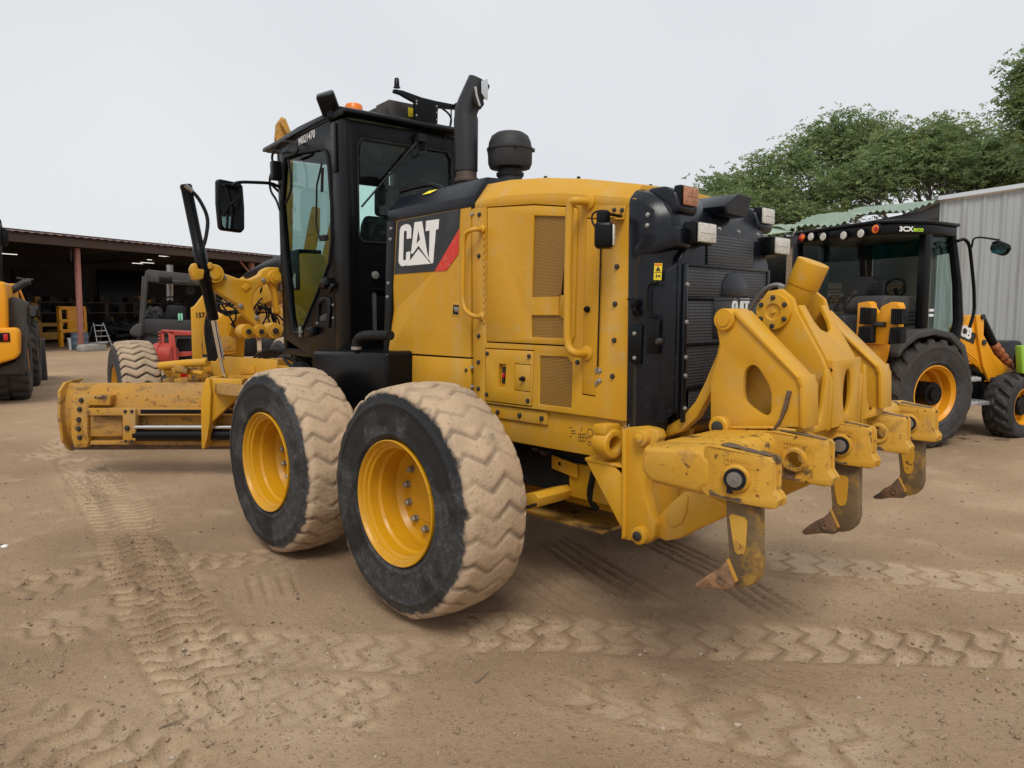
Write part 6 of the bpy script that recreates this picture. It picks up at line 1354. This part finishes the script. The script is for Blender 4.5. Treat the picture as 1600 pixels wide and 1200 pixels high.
Bk().prism([(-.06, -.78, 1.36), (.46, -.745, 1.2), (.56, -.72, 1.6), (.54, -.71, 2.0), (.45, -.69, 2.57), (-.06, -.78, 2.57)], (0, .008, 0)).build('side_glass', M['glassd'], T)
Bk().prism([(-.62, .70, 1.36), (.50, .70, 1.36), (.45, .68, 2.57), (-.62, .68, 2.57)], (0, .008, 0)).build('side_glass', M['glassd'], T)
b = Bk().prism([(.58, .68, 1.3), (.58, -.68, 1.3), (.47, -.66, 2.57), (.47, .66, 2.57)], (.008, 0, 0)); b.build('windscreen', M['glassd'], T)
tint = glassmat('teal_tint_band', (.03, .38, .36))
Bk().prism([(.497, .66, 2.38), (.497, -.66, 2.38), (.478, -.655, 2.57), (.478, .655, 2.57)], (.004, 0, 0)).build('sun_band', tint, T)
Bk().prism([(-.06, -.772, 2.30), (.44, -.70, 2.38), (.42, -.685, 2.55), (-.06, -.772, 2.55)], (0, .004, 0)).build('sun_band', tint, T)
Bk().box(-.05, .02, -.862, -.84, 1.66, 1.69).build('white_mark', M['white'], T); Bk().box(-.05, .02, -.862, -.84, 1.60, 1.63).build('white_mark', M['white'], T)
Bk().obox((.25, -.55, 2.33), (.02, .10, .13)).build('inner_mirror', M['mir'], T, .02)
# grey rear console, engine cover, mudguard
Bk().prism(BP(cb8((548,430),(560,424),(680,428),(700,440),(740,480),(752,560),(640,570),(560,560),(535,480)), 'y', -.62), (0, .60, 0)).build('rear_console', M['gryl'], T, .05, seg=3)
for k in range(4): Bk().prism(BP(cb8((620,498+17*k),(738+2*k,498+18*k),(742+2*k,506+18*k),(620,505+17*k)), 'y', -.632), (0, .03, 0)).build('vent_slot', M['dark'], T, .004)
mgp = [(-.68, 1.18), (-.60, 1.30), (-.40, 1.42), (-.10, 1.46), (.20, 1.40), (.42, 1.25), (.50, 1.05), (.52, .84), (.46, .86), (.43, 1.05), (.34, 1.20), (.16, 1.33), (-.10, 1.38), (-.38, 1.34), (-.58, 1.22), (-.66, 1.12)]
Bk().prism(xz(mgp, -1.0), (0, .55, 0)).build('mudguard', M['gryl'], T, .02, seg=3); Bk().prism(xz(mgp, .45), (0, .55, 0)).build('mudguard', M['gryl'], T, .02, seg=3)
SEb = Bk().prism(BP(cb8((345,345),(352,338),(470,335),(495,340),(520,380),(500,500),(355,510),(340,440)), 'x', -.30), (.12, 0, 0)).build('seat_back', M['gry'], T, .04, seg=3)
Bk().box(-.45, .0, -.30, .25, 1.30, 1.46).build('seat', M['gry'], T, .05)
Bk().prism(BP(cb8((462,368),(525,366),(518,470),(490,478),(452,470)), 'x', -.45), (.06, 0, 0)).build('arm_screen', M['blk'], T, .015)
b = Bk(); c_ = B.px(1399, 450, 'x', .15); b.tube([c_+Vector((.05*math.cos(a), .20*math.cos(a), .07*math.sin(a)+.05*math.sin(a))) for a in [i*math.pi/10 for i in range(21)]], .016, 7); b.tube([c_, c_+Vector((.15, 0, -.3))], .03, 6); b.build('steering_wheel', M['rub'], T)
for (u0, v0), (u1, v1) in (((300,500),(340,440)), ((340,500),(400,425)), ((270,500),(285,440))):
    a, c_ = BP(cb8((u0, v0), (u1, v1)), 'x', -.72); Bk().tube([a, c_], [.018, .012], 6).lathe([(.012, -.02), (.028, 0), (.028, .05), (.014, .07)], c_, (c_-a), 10).build('control_lever', M['gry'], T)
    Bk().lathe([(.055, 0), (.05, .02), (.045, .05), (.03, .08), (.02, .10)], a, (0, 0, 1), 12).build('lever_boot', M['rub'], T)
Bk().prism(BP(cb8((252,520),(262,510),(345,515),(355,525),(355,620),(262,640)), 'x', -.75), (.30, 0, 0)).build('control_tower', M['gry'], T, .03)
# stabiliser with its rubber pads, folded up
Bk().prism(BP(cb8((440,655),(528,655),(520,700),(478,865),(440,950),(400,960),(418,700)), 'x', -.86), (.16, 0, 0)).build('stabiliser_leg', M['jcb'], T, .012)
Bk().prism(BP(cb8((420,460),(470,452),(482,462),(484,480),(500,500),(522,510),(526,480),(545,468),(575,455),(608,458),(616,480),(600,640),(540,656),(420,652),(412,620)), 'x', -.90), (.10, 0, 0)).build('stabiliser_foot', M['jcb'], T, .012)
for q in (((430,480),(492,485),(490,560),(426,560)), ((424,570),(488,568),(486,648),(414,650)), ((575,486),(634,488),(632,560),(572,562)), ((570,574),(630,572),(626,648),(560,655))):
    pd = Bk().prism(BP(cb8(*q), 'x', -.96), (.07, 0, 0)).build('rubber_pad', M['rub'], T, .01)
    (u0, v0), (u1, v1) = q[0], q[2]
    for k in range(5):
        x_ = u0+6+(u1-u0-12)*k/4-2; Bk().prism(BP(cb8((x_, v0+6), (x_+4, v0+6), (x_+4, v1-6), (x_, v1-6)), 'x', -.972), (.02, 0, 0)).build('pad_rib', M['rub'], pd)
a = BP(cb8((495, 560)), 'x', -.92)[0]; Bk().lathe([(.03, -.16), (.03, .0)], a, (0, 1, 0), 12).build('pivot_pin', M['dbolt'], T)
Bk().prism(BP(cb8((290,640),(400,600),(420,760),(400,900),(300,900)), 'x', -.60), (.2, 0, 0)).build('kingpost_frame', M['blk'], T, .02)
b = Bk(); rr = random.Random(8)
for i in range(12): b.tube(bez((-.7, rr.uniform(-.5, .3), 1.25), (-.9, rr.uniform(-.5, .3), 1.1), (-.9, rr.uniform(-.6, .3), .9), (-.65, rr.uniform(-.5, .3), .7)), .018, 6)
b.build('hoses', M['rub'], T)
# loader arm with lettering, wrapped ram, steps
ar = cb8((900,580),(945,520),(970,515),(985,560),(990,640),(1010,700),(1060,800),(1040,832),(1020,830),(985,750),(920,745),(890,700),(896,640))
LA_ = Bk().prism(BP(ar, 'y', -.66), (0, .16, 0)).build('loader_arm', M['jcb'], T, .012)
tw = cb8((985,518),(1008,515),(1015,540),(1012,600),(1090,800),(1150,790),(1140,770),(1060,700),(1080,740),(1100,780),(1040,832),(1010,760),(990,640))
Bk().prism(BP(cb8((975,520),(1005,514),(1014,530),(1012,610),(1060,700),(1105,745),(1150,775),(1148,792),(1090,800),(1040,832),(1010,760),(985,620)), 'y', -.70), (0, .06, 0)).build('loader_tower', M['jcb'], T, .010)
for k in range(3): Bk().prism(BP(cb8((898,655+14*k),(985,730+12*k),(985,737+12*k),(898,662+14*k)), 'y', -.672), (0, .02, 0)).build('arm_rib', M['jcb'], LA_, .003)
bd = BP(cb8((903,570),(976,605),(965,652),(900,622)), 'y', -.668); BB = Bk().prism(bd, (0, .004, 0)).build('badge_plate', M['blkp'], LA_)
# the letters, set in the plane of the arm
bx = (bd[1]-bd[0]).normalized(); text('JCB', .19, M['white'], BB, B.M @ (bd[3]+bx*-.06+Vector((0, -.004, .035))), B.M.to_3x3() @ bx, (0, 0, 1), 'lettering', .009, sx=.85)
for q in ((1005,525),(1010,645),(1048,820)): 
    a = BP(cb8(q), 'y', -.70)[0]; Bk().lathe([(.035, 0), (.035, .02), (.02, .025)], a, (0, -1, 0), 14).build('pin', M['dbolt'], LA_)
r0, r1, r2 = BP(cb8((1000, 535), (1055, 650), (1135, 765)), 'y', -.60)
Bk().cyl(r0, r1, .055, 14).build('loader_ram', M['blk'], T); b = Bk(); b.tube([r1.lerp(r2, k/14) for k in range(15)], [.05+.022*((k*7) % 3)/2 for k in range(15)], 10); b.build('wrapped_ram', M['copper'], T, 0, 60)
Bk().tube(BP(cb8((890,740),(960,780),(1040,830)), 'y', -.62), .05, 10).build('lift_ram', M['blk'], T)
bb = BP(cb8((905,830),(1000,815),(1000,930),(910,945)), 'y', -.62); Bk().prism(bb, (0, .3, 0)).build('battery_box', M['blk'], T, .02)
for q in (((902,812),(1000,808),(1002,826),(905,835)), ((915,925),(1040,920),(1040,938),(918,946))):
    a = BP(cb8(*q), 'y', -.82); stp = Bk().prism(a, (0, .24, 0)).build('step', M['alu'], T, .006)
    for k in range(6): w0 = a[0].lerp(a[1], .08+.15*k); Bk().box(w0.x-.012, w0.x+.012, -.81, -.60, w0.z, w0.z+.012).build('step_rib', M['alu'], stp)
# mirror on its arm
Bk().tube(arc(BP(cb8((890,170),(920,158),(945,185),(965,380),(968,500),(945,575)), 'y', -.86)), .02, 8).build('grab_rail', M['blk'], T)
MA = Bk().tube(arc(BP(cb8((955,200),(962,155),(1000,152),(1085,165)), 'y', -.92)), .012, 8).build('mirror_arm', M['blk'], T)
mq = BP(cb8((1050,172),(1075,165),(1125,185),(1132,205),(1115,232),(1095,240),(1045,225),(1036,205)), 'x', .70); Bk().prism(mq, (.05, 0, 0)).build('mirror_shell', M['blk'], MA, .015)
cx0 = sum(a.y for a in mq)/8; cz0 = sum(a.z for a in mq)/8; Bk().prism([(.694, cx0+(a.y-cx0)*.86, cz0+(a.z-cz0)*.84) for a in mq], (.004, 0, 0)).build('mirror_glass', M['mir'], MA)

# lime-green wheel at the right edge
q = depth_pt(1612, 600, 9.4); q.z = 0
T = thing('green_machine', 'black tyre and lime green panel of a machine cut off by the right edge', 'machine', q, R(-120)); m = WM[T.name]
gz_ = Fr(q, R(-120))
a = gz_.px(1607, 563, 'y', .1); MB(m).lathe([(.08, -.06), (.15, -.08), (.19, -.05), (.19, .05), (.15, .08), (.08, .06)], a, (0, 1, 0), 28).build('tyre', M['rub'], T, .02)
MB(m).prism([gz_.px(u, v, 'y', -.05) for u, v in ((1596,540),(1660,540),(1660,584),(1598,584))], (0, .1, 0)).build('panel', M['lime'], T, .02)
MB(m).prism([gz_.px(u, v, 'y', .1) for u, v in ((1597,586),(1660,586),(1660,640),(1600,640))], (0, .4, 0)).build('body', M['gry'], T, .02)
MB(m).box(a.x+.1, a.x+.7, .0, .4, .0, .12).build('base', M['gry'], T, .02)

# ================================================================== GREY METAL BUILDING and LEAN-TO behind the backhoe
WD = 13.2
w0, w1 = depth_pt(1456, 600, WD), depth_pt(1600, 600, WD*.97)
dW = (w1-w0); yW = math.atan2(dW.y, dW.x); WF = Fr((w0.x, w0.y, 0), yW); Wm_ = lambda: MB(WF.M)   # local x to image right, local y away
T = thing('metal_building', 'grey ribbed sheet-metal building with a rising roof edge behind the backhoe', 'building', WF.o, yW)
def WP(u, v, y=0): return WF.px(u, v, 'y', y)
z0w, z1w = WP(1456, 316).z, WP(1600, 296).z; x1w = WP(1600, 296).x; slp = (z1w-z0w)/x1w
corr = mat('grey_sheet_metal', (.36, .38, .385), .5, .35, var=[(.8, .45, .7, (.24, .255, .26), .8, 6, (1, 1, .15)), (2.2, .66, .74, (.55, .56, .56), .6), (3, .55, .72, (.24, .20, .165), .6, 6, (2, 2, .15))], bump=(1.5, .15, .05))
pit = .305
for k in range(14):
    x = k*pit; b = Wm_(); vs = []
    for xx, y in ((0, 0), (.045, -.028), (.075, -.028), (.12, 0), (.20, 0), (.212, -.006), (.224, 0), (pit+.004, 0)): vs += [(x+xx, y-.002*(k % 2), 0), (x+xx, y-.002*(k % 2), z0w+slp*(x+xx))]
    b.add(vs, [(2*i, 2*i+2, 2*i+3, 2*i+1) for i in range(7)]); b.build('wall_sheet', corr, T, 0, 20)
Wm_().prism([(-.08, -.10, z0w+.02), (4.6, -.10, z0w+4.6*slp+.02), (4.6, -.10, z0w+4.6*slp+.10), (-.08, -.10, z0w+.09)], (0, 9, 0)).build('roof', M['galv'], T)
Wm_().box(-.02, .0, .0, 8, 0, z0w).build('side_wall', corr, T)
Wm_().box(4.27, 4.29, .0, 8, 0, z0w+1).build('side_wall', corr, T)
# lean-to with a green roof, timber stacked in the dark
T = thing('lean_to', 'dark open lean-to with a dented pale green sheet roof behind the backhoe cab', 'shelter', WF.W(-3.6, 0, 0), yW)
groof = mat('pale_green_sheet', (.30, .40, .30), .55, .2, var=[(1.2, .45, .7, (.40, .47, .38), .7), (5, .58, .7, (.22, .22, .17), .7)])
rp_ = [WP(u, v, y) for u, v, y in ((1236,362,.3),(1462,318,-.2))]
b = Wm_(); nxr, nyr = 46, 8; rs2 = np.random.RandomState(1); vs = []
for i in range(nxr):
    for j in range(nyr):
        f = i/(nxr-1); g = j/(nyr-1); A = WP(1232+230*f, 359-41*f+(4*math.sin(f*9) if f < .5 else 0), -.15); x, z = A.x, A.z+.06*math.sin(f*11)*(1-g)*.3
        vs.append((x, -.15+5.0*g, z+.62*g+.03*((i % 2)*2-1)*.8+.05*math.sin(f*14+3*g)))
b.add(vs, [(i*nyr+j, (i+1)*nyr+j, (i+1)*nyr+j+1, i*nyr+j+1) for i in range(nxr-1) for j in range(nyr-1)]); b.build('roof_sheet', groof, T, 0, 12)
xl = WP(1225, 400).x
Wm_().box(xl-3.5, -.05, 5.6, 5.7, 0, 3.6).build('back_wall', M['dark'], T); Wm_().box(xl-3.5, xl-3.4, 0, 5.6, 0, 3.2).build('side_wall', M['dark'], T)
Wm_().prism([(xl-3.4, -.05, WP(1232, 366).z-.25), (xl, -.05, WP(1232, 366).z-.2), (-.04, -.05, z0w-.28), (-.04, -.05, z0w-.1), (xl, -.05, WP(1232, 366).z-.06), (xl-3.4, -.05, WP(1232, 366).z-.12)], (0, .06, 0)).build('fascia_board', M['gry'], T)
for x in (xl-3.3, xl+.05, -.2): Wm_().box(x, x+.1, .02, .12, 0, WP(1232, 366).z-.1).build('post', M['wood'], T)
Wm_().prism([(xl-3.4, -.15, WP(1232, 362).z-.35), (xl+.1, -.15, WP(1232, 362).z-.02), (xl+.1, 5, WP(1232, 362).z+.6), (xl-3.4, 5, WP(1232, 362).z+.3)], (0, 0, .02)).build('roof_sheet', groof, T)
rr = random.Random(6)
for i in range(30):
    z = .25+.075*i*.9; x = WP(1315, 440, 2.4).x+rr.uniform(-.25, .25); o_ = Matrix.Translation(WF.W(x, 2.4, z)) @ Matrix.Rotation(yW+R(rr.uniform(-5, 5)), 4, 'Z') @ Matrix.Rotation(R(rr.uniform(-3, 3)), 4, 'Y')
    o = MB().box(-1.0, 1.0, -.12, .12, 0, rr.uniform(.04, .065)).build('timber_board', M['wood'], None, .006, 40, o_)
    tag(o, 'weathered board in the timber stack seen through the backhoe cab', 'board', 'boards stacked under the lean-to')
for i in range(8):
    x = WP(1298+4*i, 470, 1.6).x; o = MB().prism([(0, 0, 0), (.05, 0, 0), (.07, .1, 1.55+.1*(i % 3)), (.02, .1, 1.55+.1*(i % 3))], (0, .03, 0)).build('timber_pole', M['wood'], None, .004, 40, Matrix.Translation(WF.W(x, 1.6, 0)) @ Matrix.Rotation(yW+R(3*i), 4, 'Z'))
    tag(o, 'rough upright slat leaning against the timber stack under the lean-to', 'slat', 'slats leaning on the timber stack')
for i in range(16):
    u, v = rr.uniform(1500, 1570), rr.uniform(672, 692); q = P(u, v, 'z', 0); k = .02*rr.uniform(.5, 1.4)
    o = MB().obox((0, 0, k*.7), (k*rr.uniform(3, 12), k*rr.uniform(1.2, 3), k), (0, rr.uniform(-8, 8), 0)).build('bark_scrap', mat('bark', (.16, .10, .07), .9) if i == 0 else bpy.data.materials['bark'], None, .003, 40, Matrix.Translation((q.x, q.y, 0)) @ Matrix.Rotation(rr.uniform(0, 3.1), 4, 'Z'))
    tag(o, 'brown scrap of bark on the ground between the backhoe wheels', 'bark scrap', 'bark scraps by the backhoe')

# ================================================================== TREES
leafm = [mat('leaf_dark', (.20, .275, .12), .6, spec=.25, var=[(1.1, .4, .65, (.21, .28, .11), .8)]), mat('leaf_mid', (.25, .32, .14), .6, spec=.25, var=[(1.3, .4, .65, (.17, .24, .095), .7)]), mat('leaf_olive', (.33, .36, .15), .6, spec=.25, var=[(1.3, .4, .65, (.23, .27, .10), .7)])]
for m_ in leafm:                                             # thin leaves let some light through
    t_ = m_.node_tree; b_ = t_.nodes['Principled BSDF']; tl = t_.nodes.new('ShaderNodeBsdfTranslucent'); ms = t_.nodes.new('ShaderNodeMixShader'); ms.inputs[0].default_value = .45
    t_.links.new(b_.inputs['Base Color'].links[0].from_socket, tl.inputs[0]); t_.links.new(b_.outputs[0], ms.inputs[1]); t_.links.new(tl.outputs[0], ms.inputs[2]); t_.links.new(ms.outputs[0], t_.nodes['Material Output'].inputs[0])
bark = mat('tree_bark', (.115, .092, .072), .9, var=[(3, .4, .7, (.06, .048, .038), .8)], bump=(20, .6, .02))
def tree(lab, base, top, lobes, nleaf, seed, lean=0, ls=1.0):
    """trunk, forking limbs to every lobe, sprays of narrow leaflets thick at each lobe's shell"""
    rr = random.Random(seed); rs = np.random.RandomState(seed); T = thing('tree', lab, 'tree', base); b0 = Vector(base)
    b = MB(); fork = b0+Vector((0, 0, top*.38)); b.tube([b0, b0+Vector((.1, .05, top*.2)), fork], [.30, .22, .17], 10); b.build('trunk', bark, T, 0, 60)
    b = MB(); tips = []
    for c, r in lobes:
        c = Vector(c); k = fork+Vector((rr.uniform(-.3, .3), rr.uniform(-.3, .3), rr.uniform(-.5, .4)))
        mid_ = k.lerp(c, .55)+Vector((rr.uniform(-.3, .3), rr.uniform(-.3, .3), -.25)); b.tube(bez(k, k.lerp(mid_, .6), mid_, c, 6), [.10, .09, .08, .065, .05, .04, .03], 6)
        for i in range(16):
            d = Vector((rr.gauss(0, 1), rr.gauss(0, 1), rr.gauss(.35, .7))).normalized(); e = c+Vector((d.x*r[0], d.y*r[0], d.z*r[1]))*rr.uniform(.75, 1.02)
            s_ = mid_.lerp(c, rr.uniform(.2, 1)); g = s_.lerp(e, .5)+Vector((rr.uniform(-.2, .2), rr.uniform(-.2, .2), -.12)); b.tube([s_, g, e], [.024, .016, .006], 4); tips.append((e, r)); tips.append((g.lerp(e, .5), r)); tips.append((e.lerp(c, .15), r))
    b.build('limbs', bark, T, 0, 60)
    sp = max(1, nleaf//(len(tips)*11)); V = []; Fc = []; MI = []
    for e, r in tips:
        tone = rr.choice((0, 0, 0, 1, 1, 2))
        for s_ in range(sp):
            o_ = e+Vector((rs.normal(0, .30*ls), rs.normal(0, .30*ls), rs.normal(0, .22*ls)))
            a = rs.uniform(0, 6.283); d = Vector((math.cos(a), math.sin(a), rs.uniform(-.8, .7))).normalized(); n_ = d.cross(Vector((0, 0, 1))).normalized(); ln = rs.uniform(.13, .25)*ls
            tt = tone if rs.rand() < .75 else int(rs.randint(3))
            for i in range(11):
                f = (i//2)/5; sd_ = 1 if i % 2 else -1; p0 = o_+d*ln*f*1.2; ld = (d*.55+n_*sd_*(.8-.4*f)+Vector((rs.normal(0, .3), rs.normal(0, .3), rs.normal(-.15, .35)))).normalized(); ll = ln*(.62-.18*f)*(.8+.4*rs.rand()); wv = ld.cross(Vector((rs.normal(0, .8), rs.normal(0, .8), 1))).normalized()*ll*.22
                k = len(V); V += [p0, p0+ld*ll*.5+wv, p0+ld*ll, p0+ld*ll*.5-wv]; Fc.append((k, k+1, k+2, k+3)); MI.append(tt)
    me = bpy.data.meshes.new('crown'); me.from_pydata([v-b0 for v in V], [], Fc)
    for m_ in leafm: me.materials.append(m_)
    me.polygons.foreach_set('material_index', MI); me.update(); link('crown', me, T, Matrix.Translation(b0)); return T
def lobe(u, v, d, rx, rz): return (tuple(depth_pt(u, v, d)), (rx, rz))
def gb(u, d): q = depth_pt(u, 600, d); return (q.x, q.y, 0)
tree('broad feathery green tree behind the grader hood, its crown falling away to the left', gb(1270, 25), 6, [lobe(1335, 222, 25, 1.15, .85), lobe(1280, 245, 25.5, 1.1, .8), lobe(1225, 265, 25, 1.0, .65), lobe(1165, 290, 25, .95, .55), lobe(1120, 305, 24.5, .7, .45), lobe(1360, 245, 24.5, 1.0, .8), lobe(1250, 300, 24, 1.2, .7), lobe(1320, 290, 24.5, 1.2, .7), lobe(1190, 320, 24, 1.0, .55), lobe(1150, 335, 23.5, .9, .5), lobe(1305, 207, 25.5, .7, .55), lobe(1210, 345, 23, 1.2, .5), lobe(1290, 340, 23, 1.2, .5), lobe(1130, 325, 23, .7, .4)], 95000, 1)
tree('wide olive green tree rising behind the pale green lean-to roof', gb(1450, 22), 6, [lobe(1480, 222, 22, 1.1, .6), lobe(1425, 232, 22.5, .95, .55), lobe(1530, 232, 22, 1.0, .6), lobe(1565, 262, 21.5, .95, .7), lobe(1450, 258, 21.5, 1.15, .6), lobe(1390, 262, 22, 1.0, .6), lobe(1510, 265, 21.5, 1.0, .55), lobe(1350, 280, 22, .9, .5), lobe(1590, 285, 21.5, .9, .7)], 78000, 2)
tree('tall dark leafy tree reaching in at the upper right edge', gb(1690, 18), 7, [lobe(1612, 115, 18, .24, .26), lobe(1603, 160, 18, .26, .2), lobe(1630, 150, 18, .35, .4), lobe(1625, 205, 18, .32, .36), lobe(1660, 250, 17.8, .6, .5), lobe(1685, 170, 18, .6, .8), lobe(1680, 120, 18, .8, .8)], 30000, 3)

# ================================================================== EXCAVATORS seen through the cab glass
def excavator(lab, dx, pts_boom, pts_stick, u, d, yaw):
    q = depth_pt(u, 600, d); q.z = 0; E = Fr(q, yaw); T = thing('excavator', lab, 'excavator', q, yaw); m = lambda: MB(E.M)
    m().prism([E.px(a, c, 'x', 0) for a, c in pts_boom], (.45, 0, 0)).build('boom', M['yelmud'], T, .03)
    m().prism([E.px(a, c, 'x', -.3) for a, c in pts_stick], (.35, 0, 0)).build('stick', M['yelmud'], T, .03)
    a, c = E.px(*pts_boom[1], 'x', -.1), E.px(*pts_boom[-2], 'x', -.1); m().tube([a.lerp(c, .25)+Vector((-.3, .1, 0)), a.lerp(c, .8)+Vector((-.3, .3, 0))], .09, 8).build('boom_ram', M['gry'], T)
    m().box(-.6, 1.8, -1.0, 1.2, 1.0, 2.3).build('body', M['yelmud'], T, .08); m().box(-1.4, 2.4, -1.3, -.7, 0, .8).build('track', M['rub'], T, .2); m().box(-1.4, 2.4, .9, 1.5, 0, .8).build('track', M['rub'], T, .2); return T
excavator('dusty yellow excavator with a raised boom seen through the cab door glass', 0, [(455,500),(468,430),(482,350),(488,322),(500,325),(500,360),(484,440),(474,510)], [(498,470),(504,400),(520,330),(528,335),(520,420),(514,500)], 480, 26, R(-25))
excavator('yellow excavator whose raised arm shows above the cab roof front corner', 0, [(446,400),(446,300),(444,240),(430,216),(432,192),(440,182),(446,186),(454,212),(458,240),(458,300),(457,400)], [(437,190),(446,184),(458,214),(454,218),(446,205)], 436, 30, R(-20))
